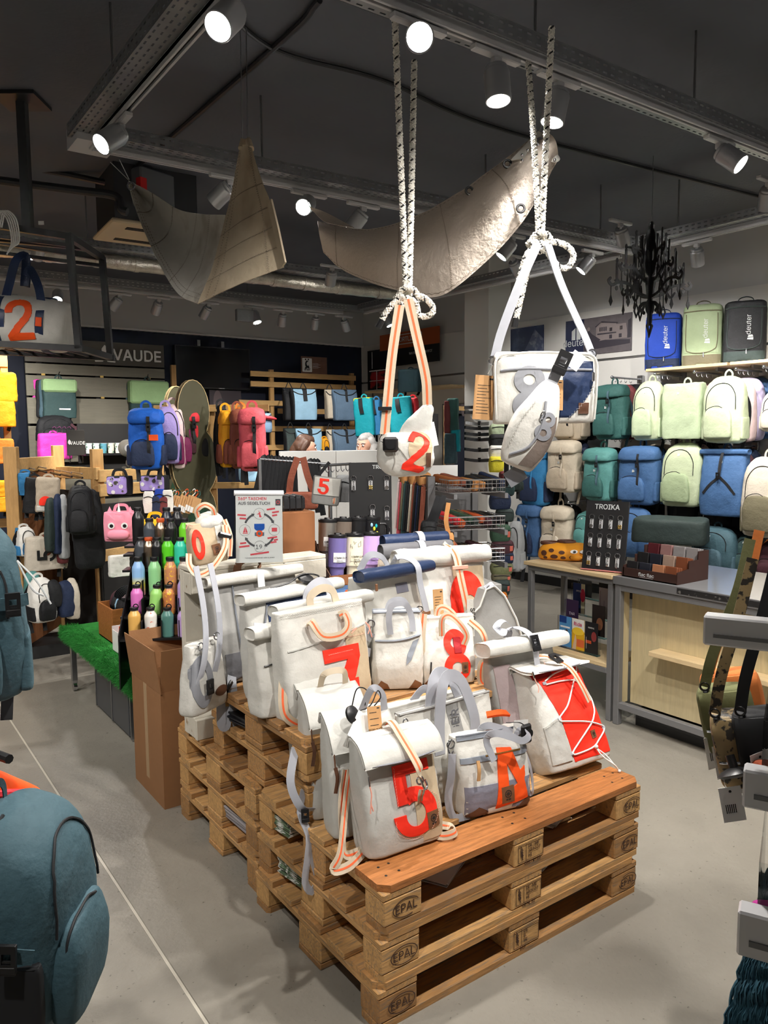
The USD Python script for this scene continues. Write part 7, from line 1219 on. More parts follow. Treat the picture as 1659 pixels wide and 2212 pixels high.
t=thing('animal_bag','grey and white owl bag beside the blue rucksack','bag',at_d(275,968,5.9),FACE);part(t,'body',mv(tm(trimesh.creation.icosphere(3,.07)),s=(1,.7,.95)),cloth('owl_grey',(170,164,152)));part(t,'eye',mv(cyl(.03,.006,20,(.025,-.05,.0),'y')),paperw);part(t,'pupil',mv(cyl(.014,.01,16,(.027,-.054,.0),'y')),blackp);part(t,'face',mv(tm(trimesh.creation.icosphere(2,.04)),(.045,-.03,-.005),s=(1,.6,1.3)),leathd)
# = behind the pallets: sign, mugs, baskets, belts, boxes
card=mat('cardboard',S(152,108,70),.8,var=.06,vscale=8.,bump=[(60.,.0008)]);cardl=mat('cardboard_brown',S(140,88,50),.75,var=.1,vscale=10.);tapem=mat('tape_tan',S(178,146,108),.4);boxg=mat('box_choco',S(92,66,52),.7)
# tall cardboard box
t=thing('cardboard_box','tall open brown cardboard box standing left of the pallet stacks','box',(-.046,1.70,0));bw,bd,bh=.3,.42,.56
part(t,'front',bb((0,0,0),(bw,.006,bh)),card);part(t,'left_side',bb((0,.006,0),(.006,bd,bh)),card);part(t,'right_side',bb((bw-.006,.006,0),(bw,bd,bh)),card);part(t,'back',bb((.006,bd-.006,0),(bw-.006,bd,bh)),card)
for nm,c,R in(('front_flap',(bw/2,.003,bh+.1),rx(.16)),('back_flap',(bw/2,bd-.003,bh+.1),rx(-.1))):part(t,nm,mv(box(bw,.005,.21),c+np.array([0,-.015 if nm[0]=='f' else.012,0]),R),card)
for nm,x,a in(('left_flap',0,-.12),('right_flap',bw,.1)):part(t,nm,mv(box(.005,bd+.02,.21),(x+(-.012 if x==0 else.012),bd/2,bh+.1),ry(a)),card)
part(t,'tape',bb((-.0012,bd*.52-.022,.08),(0,bd*.52+.022,bh+.02)),tapem);part(t,'crease',bb((-.0008,.0,bh-.002),(.0,bd,bh+.002)),cardl)
# small bag with a red 0 on the white pallet
ZP=1.235
p=at_d(452,1212,3.18)
t=thing('shoulder_bag','small beige bag with a red 0 and striped straps on the white pallet','shoulder bag',(p[0],p[1],p[2]),-.1,.1,-.12,group='sailcloth bags on the pallets')
bm=canvas_mesh(.15,.15,.1,.05,.17,201,.004);part(t,'body',bm,beige,smooth=True);fn=front_fn(bm);part(t,'number_patch',drape(put(DIG['0'],-.072,.03,.12,.55),fn,.002,.01,.003),redc,'red number 0');leather_patch(t,fn,.022,.06,.034,.04,4);part(t,'white_side',drape(sbox(.03,.03,.074,.165),fn,.0015,.012),sail)
part(t,'security_tag',mv(box(.06,.016,.026,b=.008),(.06,-.06,.11),ry(.4)),blackp);part(t,'plastic_wrap',noisy(mv(tm(trimesh.creation.icosphere(3,.06)),(.02,0,.165),s=(1,.6,.7)),.012,20,3),sail)
strap(t,[(-.02,0,.18),(-.03,-.02,.225),(.0,-.03,.245),(.03,-.03,.225),(.04,-.02,.19)],.022,(0,-1,.2),beistrap,stripe,name='handle');strap(t,[(.07,-.04,.15),(.05,-.08,.07),(-.02,-.1,.0),(-.08,-.1,-.015),(-.1,-.07,.02),(-.09,-.04,.06)],.024,(0,-1,.3),beistrap,stripe,name='shoulder_strap');strap(t,[(.075,-.03,.17),(.085,-.05,.1),(.07,-.06,.02)],.022,(.3,-1,.2),beistrap,stripe,name='shoulder_strap');part(t,'pink_cord',tube(curve([(-.06,-.04,.17),(-.08,-.05,.18),(-.09,-.05,.165)],8),.002,5),pinkc)
# framed A4 sign
p=at_d(561,1216,3.3);t=thing('info_sign','standing acrylic sign about sailcloth bags on the white pallet','sign',(p[0],p[1],p[2]-.004),FACE+.3,-.12,.03);w_,h_=.2,.3
part(t,'sheet',bb((-w_/2,-.002,.006),(w_/2,.002,h_)),paperw);part(t,'acrylic_holder',cat(bb((-w_/2-.004,-.006,0),(w_/2+.004,-.004,h_)),bb((-w_/2-.004,-.03,-.002),(w_/2+.004,.02,.002))),cl2);part(t,'top_roll',cyl(.012,w_+.012,14,(-w_/2-.006,.002,h_+.004),'x'),mat('roll_grey',S(206,206,210),.35))
T_=lambda s,h,x,z,m,b=False:part(t,'lettering',mv(text(s,h,.0004,b),(x,-.0026,z)),m);pinkp=mat('print_red_pink',S(226,80,92),.6);dgp=mat('print_dark_grey',S(84,84,88),.6)
T_('360° TASCHEN',.012,-.03,h_-.026,pinkp,True);T_('AUS SEGELTUCH',.012,-.022,h_-.046,dgp,True);T_('TASCHENMANUFAKTUR SEIT ÜBER 20 JAHREN',.004,0,.024,dgp);T_('19',.018,-.003,.064,dgp)
part(t,'badge',mv(vert(prism(sbox(.07,h_-.05,.092,h_-.022),.0004)),(0,-.0026,0)),dgp);part(t,'badge_ring',mv(vert(prism(Point(.081,h_-.036).buffer(.008).difference(Point(.081,h_-.036).buffer(.005)),.0004)),(0,-.003,0)),pinkp)
rg=lambda x,z:Point(x,z).buffer(.024,20).difference(Point(x,z).buffer(.0232,20))
part(t,'circle',mv(vert(prism(shapely.union_all([rg(0,.215),rg(-.062,.145),rg(.064,.145),rg(0,.075)]),.0004)),(0,-.0026,0)),dgp)
arc=lambda a0,a1:LineString([(.0+.066*math.cos(a),.145+.072*math.sin(a))for a in np.linspace(a0,a1,12)]).buffer(.0042,cap_style=2).union(affinity.translate(affinity.rotate(Polygon([(-.008,0),(.008,0),(0,.012)]),math.degrees(a1)+(0 if a1>a0 else 180),origin=(0,0)),.066*math.cos(a1),.145+.072*math.sin(a1)))
part(t,'arrow',mv(vert(prism(shapely.union_all([arc(1.25,.55),arc(-.5,-1.1),arc(-1.9,-2.55),arc(2.7,2.05)]),.0004)),(0,-.0026,0)),dgp)
part(t,'icon',mv(vert(prism(shapely.union_all([Polygon([(-.07,.135),(-.062,.16),(-.062,.135)]),Polygon([(-.06,.135),(-.06,.162),(-.05,.135)]),sbox(-.071,.13,-.05,.133),sbox(.053,.138,.076,.154),Polygon([(0,.2),(-.002,.23),(.01,.2)]),Polygon([(-.012,.212),(.006,.222),(.003,.213)])]),.0004)),(0,-.0026,0)),pinkp)
part(t,'picture',mv(vert(prism(shapely.union_all([ell(0,.155,.022,.014),sbox(-.022,.155,.022,.172)]),.0004)),(0,-.0026,0)),NY['kidblue']);part(t,'picture',mv(vert(prism(sbox(-.02,.12,.02,.135),.0004)),(0,-.0026,0)),NY['storm']);part(t,'picture',mv(vert(prism(Point(0,.13).buffer(.014).difference(Point(0,.13).buffer(.007)),.0004)),(0,-.003,0)),orgc)
for x,z,l,a in[(.05,.235,.036,8),(.07,.222,.03,8),(.066,.208,.022,8),(-.075,.21,.036,-4),(-.07,.195,.028,-4),(.055,.112,.042,8),(.07,.102,.018,8),(.06,.092,.026,8),(-.07,.09,.026,6),(-.065,.076,.044,6),(.0,.045,.08,7)]:part(t,'caption_bar',mv(vert(prism(affinity.rotate(sbox(x-l/2,z-.0035,x+l/2,z+.0035),a),.0004)),(0,-.0026,0)),pinkp)
# display plinth, mug box, mugs
p=at_d(790,1252,4.05);PZ=p[2]-.015
solo('display_plinth',mv(bb((-.5,-.12,0),(.75,.5,PZ-.045),.004),(p[0],p[1],0),rz(-.25)),sgrey,'low grey cloth covered plinth under the mug box','plinth')
t=thing('beach_blanket','blue and orange folded blanket under the mug box','blanket',(p[0]-.1,p[1]-.05,PZ-.044),-.25);part(t,'fabric',box(.6,.24,.04,(0,.05,.022),.015),NY['blue']);part(t,'orange_patch',box(.12,.02,.042,(-.02,-.075,.023),.008),orgc)
by=FACE+.42;Mb=rz(by);p0=at_d(712,1262,3.95);p0[2]=PZ-.002
t=thing('display_box','brown cardboard display box holding large straw cups','display box',p0,by);Wm,Dm=.36,.25
part(t,'front',bb((0,0,0),(Wm,.005,.055)),cardl);part(t,'back',bb((0,Dm-.005,0),(Wm,Dm,.19)),boxg);part(t,'floor',bb((0,0,0),(Wm,Dm,.005)),cardl)
for x in(0,Wm-.005):part(t,'side',mv(vert(prism(Polygon([(0,0),(Dm,0),(Dm,.21),(Dm*.92,.21),(Dm*.5,.1),(Dm*.42,.1),(0,.055)]),.005)),(x+.005,0,0),rz(PI/2)),boxg)
part(t,'step',bb((.006,Dm*.5,.005),(Wm-.006,Dm-.006,.075)),boxg)
def mug(label,x,y,z,col,hcol,kind):
 o=thing('straw_cup',label,'cup',p0+Mb@np.array([x,y,z]),by,-.05,.06,group='straw cups in the brown box');m=mat('cup_body_'+kind,S(*col),.32,metal=.9 if kind=='steel' else 0,spec=.5)
 part(o,'body',lathe([(.001,0),(.034,0),(.037,.01),(.0375,.07),(.041,.078),(.047,.085),(.049,.235),(.047,.237),(.001,.237)],30),m);part(o,'lid',lathe([(.001,.237),(.05,.237),(.051,.24),(.051,.25),(.048,.254),(.02,.254),(.018,.262),(.001,.262)],30),blackp)
 part(o,'handle',tube(curve([(.045,0,.215),(.085,0,.214),(.1,0,.19),(.1,0,.13),(.09,0,.105),(.045,0,.1)],24),.0085,10),mat('cup_handle_'+kind,S(*hcol),.35));R=.0495
 if kind in('violet','steel','lilac','cream'):
  a=np.linspace(-PI/2-.75,-PI/2+.75,14);part(o,'paper_sleeve',cat(*[ribbon(np.stack([R*np.cos(a),R*np.sin(a),0*a+.135],1),.05,.001,np.stack([np.cos(a),np.sin(a),0*a],1))]),paperw if kind in('violet','steel')else m);part(o,'lettering',mv(text('STRAW CUP',.0085,.0008,True),(0,-R-.0015,.13)),ink);part(o,'print',cat(*[bb((-.02,-R-.001,.12-.006*i),(.012+.006*i,-R,.1215-.006*i))for i in range(3)]),ink)
 if kind=='cream':part(o,'doodle',cat(*[tube(np.array([(R*1.01*math.cos(a),R*1.01*math.sin(a),z_)for a,z_ in s]),.0009,4)for s in([(-2.0,.215),(-1.9,.2),(-1.75,.21)],[(-1.5,.2),(-1.2,.215),(-1.15,.19),(-1.5,.185),(-1.5,.2)],[(-1.9,.1),(-1.75,.112),(-1.6,.1),(-1.7,.088),(-1.9,.1)],[(-2.2,.19),(-2.1,.175)],[(-2.3,.2),(-2.35,.18)],[(-1.3,.1),(-1.1,.095)])]),ink)
 if kind=='floral':
  for i,(a,z_)in enumerate([(-1.9,.21),(-1.6,.19),(-1.35,.205),(-1.75,.165),(-1.5,.15),(-1.2,.165),(-2.0,.14),(-1.4,.12)]):part(o,'dot',mv(tm(trimesh.creation.icosphere(2,.009)),(R*math.cos(a),R*math.sin(a),z_),s=(.8,.8,1.3)),(NY['ice'],NY['yellow'],NY['turquoise'],NY['red'])[i%4])
 part(o,'base_mark',mv(cat(vert(prism(Point(0,0).buffer(.011,16).difference(Point(0,0).buffer(.0102,16)),.0008)),mv(text('24',.009,.0008),(0,0,-.0045))),(0,-.0378,.035)),ink);return o
mug('violet straw cup with a white sleeve in the front row',.06,.06,.006,(112,102,158),(96,88,136),'violet');mug('cream straw cup with black doodles in the front row',.155,.06,.006,(236,228,200),(236,222,168),'cream');mug('lilac straw cup in the front row',.25,.06,.006,(196,164,224),(204,170,236),'lilac')
mug('brushed steel straw cup in the back row',.05,.18,.0755,(190,184,176),(24,24,26),'steel');mug('brown grey straw cup in the back row',.14,.185,.0755,(110,98,88),(100,84,74),'mocha');mug('black straw cup in the back row',.225,.185,.0755,(24,24,26),(20,20,22),'black');mug('black straw cup with colourful dots in the back row',.305,.185,.0755,(22,22,26),(20,20,22),'floral')
t=thing('lid_box','small cream box lettered SPIN BOTTLE LID in the brown display box','box',p0+Mb@np.array([.318,.035,.02]),by-.05,-.06);cr=mat('box_cream',S(216,200,180),.6);part(t,'carton',bb((-.036,-.015,0),(.036,.015,.1),.001),cr);part(t,'panel_line',mv(vert(prism(sbox(-.026,.066,.026,.09).buffer(.004).difference(sbox(-.026,.066,.026,.09).buffer(.0032)),.0004)),(0,-.0153,0)),dgp)
for i,s in enumerate(('SPIN','BOTTLE','LID')):part(t,'lettering',mv(text(s,.0095,.0005),(0,-.0155,.05-.0155*i)),dgp)
# brown box with a black case on top
p=at_d(620,1206,3.95);solo('brown_box',mv(bb((-.14,-.1,0),(.12,.2,.245),.003),(p[0],p[1],p[2]),rz(-.2)),cardl,'plain brown box behind the acrylic sign','box');solo('box_riser',mv(bb((-.14,-.1,0),(.12,.2,p[2]-.001),.003),(p[0],p[1],0),rz(-.2)),boxg,'dark brown riser under the plain brown box','box')
t=thing('case','black ribbed case lying on the plain brown box','case',(p[0]+.0,p[1]+.04,p[2]+.246),-.2);part(t,'shell',box(.2,.16,.075,(0,0,.038),.012),strapb)
for i in range(6):part(t,'rib',box(.006,.165,.078,(-.08+.032*i,0,.039),.003),blackp)
# straps rail
d=5.3;pa_=at_d(560,992,d);pb_=at_d(712,1003,d+.35);t=thing('strap_rail','steel rail hung with black straps in front of the white partition','rail',(0,0,0));part(t,'rail',rod(pa_,pb_,.01,8),steel);part(t,'stand',cat(rod(pa_,pa_*[1,1,0],.015,8),rod(pb_,pb_*[1,1,0],.015,8)),steel)
def hstrap(label,s,L,m,w=.03,rail=(pa_,pb_),name='hanging_strap',grp='black straps on the steel rail',sw_=0.):
 p=rail[0]*(1-s)+rail[1]*s;o=thing(name,label,'strap',p,FACE,group=grp);x=sw_
 part(o,'webbing',cat(ribbon(curve([(-.01,-.012,.0),(-.02-x*.3,-.015,-L*.4),(-.035-x,-.0,-L)],14),w,.003,(0,-1,0)),ribbon(curve([(-.01,-.012,0),(.0,.0,.014),(.01,.012,0),(.015,.015,-L*.5),(.0-x*.6,.012,-L)],18),w,.003,(0,-1,0))),m);return o
ordn=('first','second','third','fourth','fifth','sixth','seventh','eighth','ninth','tenth','eleventh','twelfth','thirteenth','fourteenth')
for i in range(12):hstrap('black hanging strap, %s from left on the steel rail'%ordn[i],.06+.05*i+(.2 if i>8 else 0),.34+.02*(i%3),strapb,.034,sw_=.06-.012*i)
p=at_d(650,1100,5.35);t=thing('leather_bag','brown leather shoulder bag hanging on the steel rail','shoulder bag',p,FACE);bm=loft([(0,.1,.04,0,0,4),(.02,.12,.055,0,0,4),(.1,.115,.05,0,0,4),(.12,.09,.03,0,0,3)],30,12);part(t,'body',bm,NY['brown'],smooth=True)
for x in(-.04,.05):strap(t,[(x*2,0,.1),(x*1.3-.01,-.01,.22),(x*.4,0,.36)],.045,(0,-1,0),NY['brown'],name='shoulder_strap',t=.006)
p=at_d(702,1090,4.7);t=thing('messenger_bag','white sailcloth messenger bag with a red 5 hanging behind the cups','shoulder bag',p,FACE,0,.12,group='sailcloth bags behind the cups');bm=loft([(0,.075,.03,0,0,4),(.02,.085,.04,0,0,4),(.15,.085,.035,0,0,4),(.17,.08,.02,0,0,4)],36,14,[(.005,12,5)]);part(t,'body',bm,sgrey,smooth=True);fn=front_fn(bm);part(t,'flap',drape(sbox(-.075,.06,.08,.165),fn,.006,.02),sail);part(t,'number_patch',drape(put(DIG['5'],-.05,.065,.095,.85),fn,.002,.01,.009),redc,'red number 5');strap(t,[(.05,-.03,.07),(.055,-.04,.03),(.05,-.03,.0)],.02,(0,-1,0),beistrap,stripe);strap(t,[(-.06,0,.17),(-.02,0,.23),(.0,0,.26)],.02,(0,-1,0),strapb)
pouch('grey sailcloth bag with straps hanging right of the one with the red 5',724,758,1026,1085,4.75,'greyl',FACE,.06,7,'shoulder_bag','sailcloth bags behind the cups',belt=False,c2='shoulder bag')
r2=(at_d(692,1006,4.8),at_d(758,1002,5.0));t=thing('strap_rail','short steel rail with small hooks left of the black key ring board','rail',(0,0,0));part(t,'rail',rod(*r2,.009,8),steel)
for i in range(6):q=r2[0]*(1-i/6)+r2[1]*i/6;part(t,'hook',tube(curve([q,q+[0,0,-.03],q+[.012,0,-.045],q+[.024,0,-.03]],8),.003,5),steel)
# large key ring board
p=at_d(802,1182,4.55);kk=4.55/FPX;g2=[(-.1,.42),(.0,.42),(.095,.42),(.01,.25),(.095,.24),(.01,.11),(.1,.115)]
tb2,M=troika('upright black board with silver key rings behind the cups',p,FACE+.12,-.03,.25,.5,g2,'TROIKA',.07,hd=.022)
for i,(x,z)in enumerate(g2):keyring('silver key ring on the upright board, %s of seven counted row by row'%ordn[i],p+M@np.array([x,-.004,z+.004]),FACE+.12,0,(2,1,0,3,0,3,3)[i],'key rings on the upright board')
solo('wood_cap',mv(box(.1,.05,.012,b=.004),at_d(798,1001,4.6)+[0,0,-.002],rz(FACE)),birch,'small wooden lid on top of the upright key ring board','lid')
# belts
r3=(at_d(866,1040,4.9),at_d(924,1052,4.75));t=thing('strap_rail','belt rail with hanging belts left of the wire baskets','rail',(0,0,0));part(t,'rail',rod(*r3,.009,8),steel)
for i,c_ in enumerate(['pink','rose','olive','sprucedark','black','black','sand','brown','black','navy','black','brown']):
 o=hstrap('%s belt, %s from left on the belt rail'%({'pink':'pale pink','rose':'rose','olive':'olive','sprucedark':'dark green','black':'black','sand':'sand coloured','brown':'brown','navy':'navy'}[c_],ordn[i]),.03+.08*i,.3+.03*(i%2),NY[c_],.03,r3,'belt','belts on the belt rail');part(o,'metal_buckle',mv(torus(.014,.003,12,5,rx(PI/2)),(0,-.01,-.01)),steel)
# wire basket stand
d=4.75;ps=at_d(930,1050,d);zs=ps[2]+.06;t=thing('basket_stand','grey metal stand with three wire baskets of purses','stand',(ps[0],ps[1],0),FACE+.25);M=rz(FACE+.25);part(t,'post',bb((-.025,-.02,0),(.025,.04,zs),.003),alum);part(t,'foot',bb((-.2,-.15,0),(.6,.5,.03),.003),alum);part(t,'back_panel',bb((.02,.35,.03),(.45,.37,zs-.05)),mat('panel_grey',S(112,112,114),.6));part(t,'post',bb((.4,.33,0),(.44,.37,zs),.003),alum);part(t,'sign_card',bb((.03,.2,zs-.06),(.25,.205,zs+.06)),paperw)
wire=metalm('basket_wire',(206,206,208),.25)
def basket(x0,z0,w,dp,h,yaw=0.,dy=0.):
 ls_=[];n1,n2,n3=14,9,4
 top=[(0,0,h),(w,0,h),(w,dp,h),(0,dp,h),(0,0,h)]
 for z in np.linspace(0,h,n3):ls_.append(tube(np.array([(0,0,z),(w,0,z),(w,dp,z),(0,dp,z),(0,0,z)]),.0024 if z<h*.99 else.0045,5))
 for x in np.linspace(0,w,n1):ls_+=[rod((x,0,h),(x,0,0),.0018,4),rod((x,dp,0),(x,dp,h),.0018,4),rod((x,0,0),(x,dp,0),.0018,4)]
 for y in np.linspace(0,dp,n2):ls_+=[rod((0,y,h),(0,y,0),.0018,4),rod((w,y,h),(w,y,0),.0018,4),rod((0,y,0),(w,y,0),.0018,4)]
 part(t,'wire_basket',mv(cat(*ls_),(x0,dy,z0),rz(yaw)),wire);part(t,'arm',cat(mv(box(.02,dp+.1,.03,(0,dp*.5-.02,-.018)),(x0+.02,dy,z0)),mv(box(.02,dp+.1,.03,(w-.04,dp*.5-.02,-.018)),(x0+.02,dy,z0))),alum)
bz=[at_d(1000,1063,d-.12)[2],at_d(1000,1143,d-.12)[2],at_d(1010,1214,d-.12)[2]]
for i,z in enumerate(bz):basket(.04,z,.36,.28,.075,0,-.22)
r=random.Random(8);SB=np.array([ps[0],ps[1],0])
def purse(lab,x,y,z,L,rr,c_,yaw,tilt,nm='purse',grp='leather purses in the wire baskets'):
 o=thing(nm,lab,'purse',SB+M@np.array([x,y,z]),FACE+.25+yaw,tilt,group=grp);bm=mv(loft([(-L/2,rr*.5,rr*.6,0,0,3),(-L/2+.015,rr*.9,rr,0,0,3.4),(0,rr,rr*1.05,0,0,3.4),(L/2-.015,rr*.9,rr,0,0,3.4),(L/2,rr*.5,rr*.6,0,0,3)],22,12,[(.004,16,int(L*1000))]),R=rx(PI/2));part(o,'body',bm,NY[c_],smooth=True);part(o,'zip',tube(np.array([(0,-L*.4,rr*.98),(0,0,rr*1.02),(0,L*.4,rr*.98)]),.003,5),brass);return o
for bi,(cols,dz)in enumerate(((['cognac','brown','black','tan','tan','black','black','navy'],.02),(['red','rust','green','gdark','rust','wine','black','black'],.02),(['black','black','gdark','black','black','wine','black'],.02))):
 for i,c_ in enumerate(cols):purse('%s leather purse, %s from left in the %s wire basket'%({'cognac':'cognac','brown':'brown','black':'black','tan':'tan','navy':'navy','red':'red','rust':'rust coloured','green':'green','gdark':'dark grey','wine':'wine red'}[c_],ordn[i],('top','middle','lowest')[bi]),.075+.042*i,-.08+.02*r.random(),bz[bi]+.045+.025*r.random(),.2+.04*r.random(),.024,c_,.3+.2*r.random(),.12+.1*r.random())
# tan bags in the basket left of the stand and the tan bag hanging from it
for i in range(3):pouch('tan leather bag lying %s above the belts'%('left','in the middle','right')[i],862+18*i,898+16*i,1014+3*i,1048,4.9-.05*i,'tan',FACE+.3,.1,60+i,'leather_bag','tan bags above the belts',belt=False)
t=pouch('tan leather sling bag with a long strap hanging from the wire basket',956,982,1150,1208,4.45,'tan',FACE,.06,66,'leather_bag',None,belt=False);strap(t,[(.0,0,.07),(-.015,-.01,.15),(-.0,.0,.25)],.026,(0,-1,0),NY['tan'],name='shoulder_strap');strap(t,[(.02,-.01,.03),(.05,-.01,-.01),(.07,0,-.06)],.02,(0,-1,0),NY['brown'],name='shoulder_strap')
t=pouch('black bag with long webbing straps hanging left of the middle basket',908,944,1125,1165,4.5,'black',FACE,.08,67,'shoulder_bag',None,belt=False,c2='shoulder bag');strap(t,[(.0,0,.04),(.03,-.01,.12),(.06,.0,.2)],.03,(0,-1,0),strapb,name='shoulder_strap');strap(t,[(.03,0,.04),(.06,-.01,.12),(.09,.0,.2)],.03,(0,-1,0),strapb,name='shoulder_strap')
# stacked hip bags on the column rack and belts across it
foxp=mat('patch_coral',S(216,110,92),.6);DC=6.3
for i,(u0,u1,v0,v1,c_,d_,p_,lb)in enumerate([(1056,1100,915,945,'mint',6.9,0,'pale green hip bag'),(1055,1098,938,968,'black',6.85,0,'black hip bag under the pale green one'),(1055,1094,962,992,'white',6.8,0,'white hip bag'),(1055,1088,986,1020,'yellow',6.75,0,'yellow hip bag'),(1078,1106,1018,1040,'maroon',6.6,0,'maroon hip bag'),(1066,1112,1045,1070,'sprucedark',6.3,0,'dark spruce hip bag'),(1056,1104,1066,1100,'navy',6.2,0,'navy hip bag with white print'),(1070,1110,1098,1126,'gdark',6.2,0,'grey hip bag'),(1058,1104,1133,1170,'green',6.1,1,'green hip bag'),(1060,1110,1166,1198,'wine',6.1,1,'wine red hip bag'),(1064,1110,1190,1216,'navy',6.1,1,'navy hip bag below the wine red one'),(1058,1108,1214,1240,'khaki',6.1,1,'olive hip bag'),(1060,1104,1236,1256,'olive',6.1,1,'dark olive hip bag'),(1064,1102,1252,1284,'gdark',6.05,1,'charcoal hip bag'),(1072,1096,1278,1305,'orange',6.0,1,'orange hip bag'),(1080,1096,1302,1325,'black',6.0,1,'small black hip bag'),(1082,1102,1320,1340,'rust',6.0,1,'rust red hip bag')]):pouch(lb+' hanging in the column of hip bags',u0,u1,v0,v1,d_,c_,FACE,.12,80+i,'hip_bag','hip bags hanging one below the other',foxp if p_ else None,belt=False)
t=thing('hip_bag_stand','black pole stand behind the column of hip bags','stand',at_d(1092,1300,6.35)*[1,1,0]);part(t,'pole',rod((0,0,.03),(0,0,1.9),.02,10),blackp);part(t,'foot',cyl(.22,.03,24),blackp)
pxpack('pale grey backpack beside the column of hip bags',1098,1130,1128,1232,6.4,'greyl',None,'day',97,FACE-.5,.16,None,logo=False);pxpack('dark grey backpack above the grey one beside the basket',1100,1126,1010,1060,6.5,'gdark',None,'day',98,FACE,.12,None,logo=False)
cw=at_x(1006,900,c0[0]-.02)
for i,v in enumerate((878,889,911,921,934,945,968,990)):
 a,b=at_x(1003,v+2,c0[0]-.012),at_d(1056,v+(-4 if i<2 else 4),7.2);o=thing('belt','%s waist belt stretched across the white column, %s from the top'%('grey' if i==2 else 'black',ordn[i]),'strap',(0,0,0),group='waist belts across the column');part(o,'webbing',ribbon(curve([a,a*.5+b*.5+[0,-.02,-.01],b],10),.032,.003,(-.8,-.6,0)),NY['greyl']if i==2 else strapb);part(o,'slider',mv(box(.03,.012,.04,b=.003),a*.35+b*.65,rz(FACE)),blackp)
# rolled tops behind the white roll top
for i,(u0,v0,u1,v1,m_,lb)in enumerate([(832,1176,958,1158,navyc,'navy rolled bag top with a silver strap behind the back row'),(828,1194,966,1180,dgrey,'dark grey rolled bag top with a silver strap behind the back row')]):
 a,b=at_d(u0,v0,3.85-.1*i),at_d(u1,v1,4.0-.1*i);L=np.linalg.norm(b-a);c_=(a+b)/2;yw=math.atan2(b[1]-a[1],b[0]-a[0]);o=thing('rucksack',lb,'rucksack',(c_[0],c_[1],PZ-.2),yw,group='sailcloth bags on the pallets');zz=c_[2]-PZ+.2;part(o,'body',loft([(0.0,L*.42,.06,0,0,5),(zz*.5,L*.43,.07,0,0,5),(zz-.02,L*.45,.04,0,0,5)],32,10),sail,smooth=True);part(o,'roll',noisy(mv(loft([(-L/2,.03,.03,0,0,2.4),(-L/2+.01,.038,.036,0,0,2.4),(L/2-.01,.038,.036,0,0,2.4),(L/2,.03,.03,0,0,2.4)],24,16),(0,0,zz),ry(PI/2)),.004,14,i),m_,smooth=True);aa=np.linspace(0,PI,12);part(o,'strap',ribbon(np.stack([0*aa+.02,-.043*np.cos(aa),zz+.043*np.sin(aa)],1),.035,.003,np.stack([0*aa,-np.cos(aa),np.sin(aa)],1)),silvstrap)
# magazines in the pallet slots
covers={'look':(150,146,150),'strip':(90,110,84),'dark':(30,30,34),'white':(226,226,228)}
def stack(kind,n,pos,yaw,w,dpt,lab,th=.0045,grp=None,title=None):
 r_=random.Random(n)
 for i in range(n):
  o=thing('magazine',lab%(ordn[i]if i<14 else str(i)),'magazine',(pos[0]+r_.uniform(-.005,.005),pos[1]+r_.uniform(-.004,.004),pos[2]+i*(th+.0003)),yaw+r_.uniform(-.04,.04),group=grp);part(o,'pages',bb((-w/2,-dpt/2,.0004),(w/2,dpt/2,th-.0004),.0008),paperw);part(o,'cover',cat(bb((-w/2-.0006,-dpt/2,th-.0004),(w/2,dpt/2,th)),bb((-w/2-.001,-dpt/2,0),(-w/2-.0004,dpt/2,th))),mat('cover_'+kind+str(i%3),S(*(np.array(covers[kind])*(1,.75,1.2)[i%3]).clip(0,240)),.3,spots=(S(225,225,220),60.,.5,.56)if kind=='strip' else None))
  if title and i==n-1:part(o,'lettering',mv(mv(text(title,.02,.0004,True),R=rx(-PI/2)),(0,0,th+.0004),rz(-PI/2)),ink)
stack('look',9,(.13,1.03,.168),.06,.2,.27,'grey lookbook, %s from below in the second slot of the rear pallets',.0055,'lookbooks in the pallet slot','LOOKBOOK');stack('strip',14,(.13,.70,.3105),.1,.22,.16,'green striped catalogue, %s from below in the upper stack',.0052,'catalogues in the upper slot');stack('strip',14,(.13,.605,.1665),.1,.22,.15,'green striped catalogue, %s from below in the lower stack',.0052,'catalogues in the lower slot');stack('dark',5,(.14,1.03,.599),.1,.22,.16,'black magazine, %s from below in the raised pallet slot',.007,'magazines in the raised pallet');stack('white',8,(.9,.2,.3105),.4,.2,.14,'pale magazine, %s from below deep in the upper front slot',.005,'magazines in the upper front slot');stack('white',7,(.85,.2,.1665),.3,.2,.14,'pale magazine, %s from below deep in the middle front slot',.005,'magazines in the middle front slot');stack('white',4,(.34,.16,.3105),.5,.2,.14,'white leaflet, %s from below beside the left corner block',.002,'leaflets beside the corner block')
# = green fur bench with bottles, left of the box
ZG=.45;g0,g1=at_z(140,1352,ZG),at_z(284,1478,ZG);gx=(g0[0]+g1[0])/2;gy0,gy1=g1[1]-.05,g0[1]+.02
t=thing('display_table','low wheeled table covered with bright green fur under the bottles','table',(0,0,0));furm=mat('fur_green',S(38,134,48),.8,var=.35,vscale=30.)
part(t,'table_top',bb((gx+.03,gy0,ZG-.05),(gx+.75,gy1-.03,ZG-.012)),alum)
cv=noisy(bb((gx-.01,gy0,ZG-.06),(gx+.74,gy1,ZG-.002),.025),.004,9);part(t,'fur_cover',cv,furm)
rng=np.random.default_rng(5);N_=15000;u_=rng.random((N_,2));k_=rng.random(N_);P_=np.where((k_<.5)[:,None],np.stack([gx-.01+.12*u_[:,0]**1.6,gy0+(gy1-gy0)*u_[:,1],np.full(N_,ZG-.004)],1),np.stack([np.full(N_,gx-.008),gy0+(gy1-gy0)*u_[:,1],ZG-.075+.07*u_[:,0]],1))
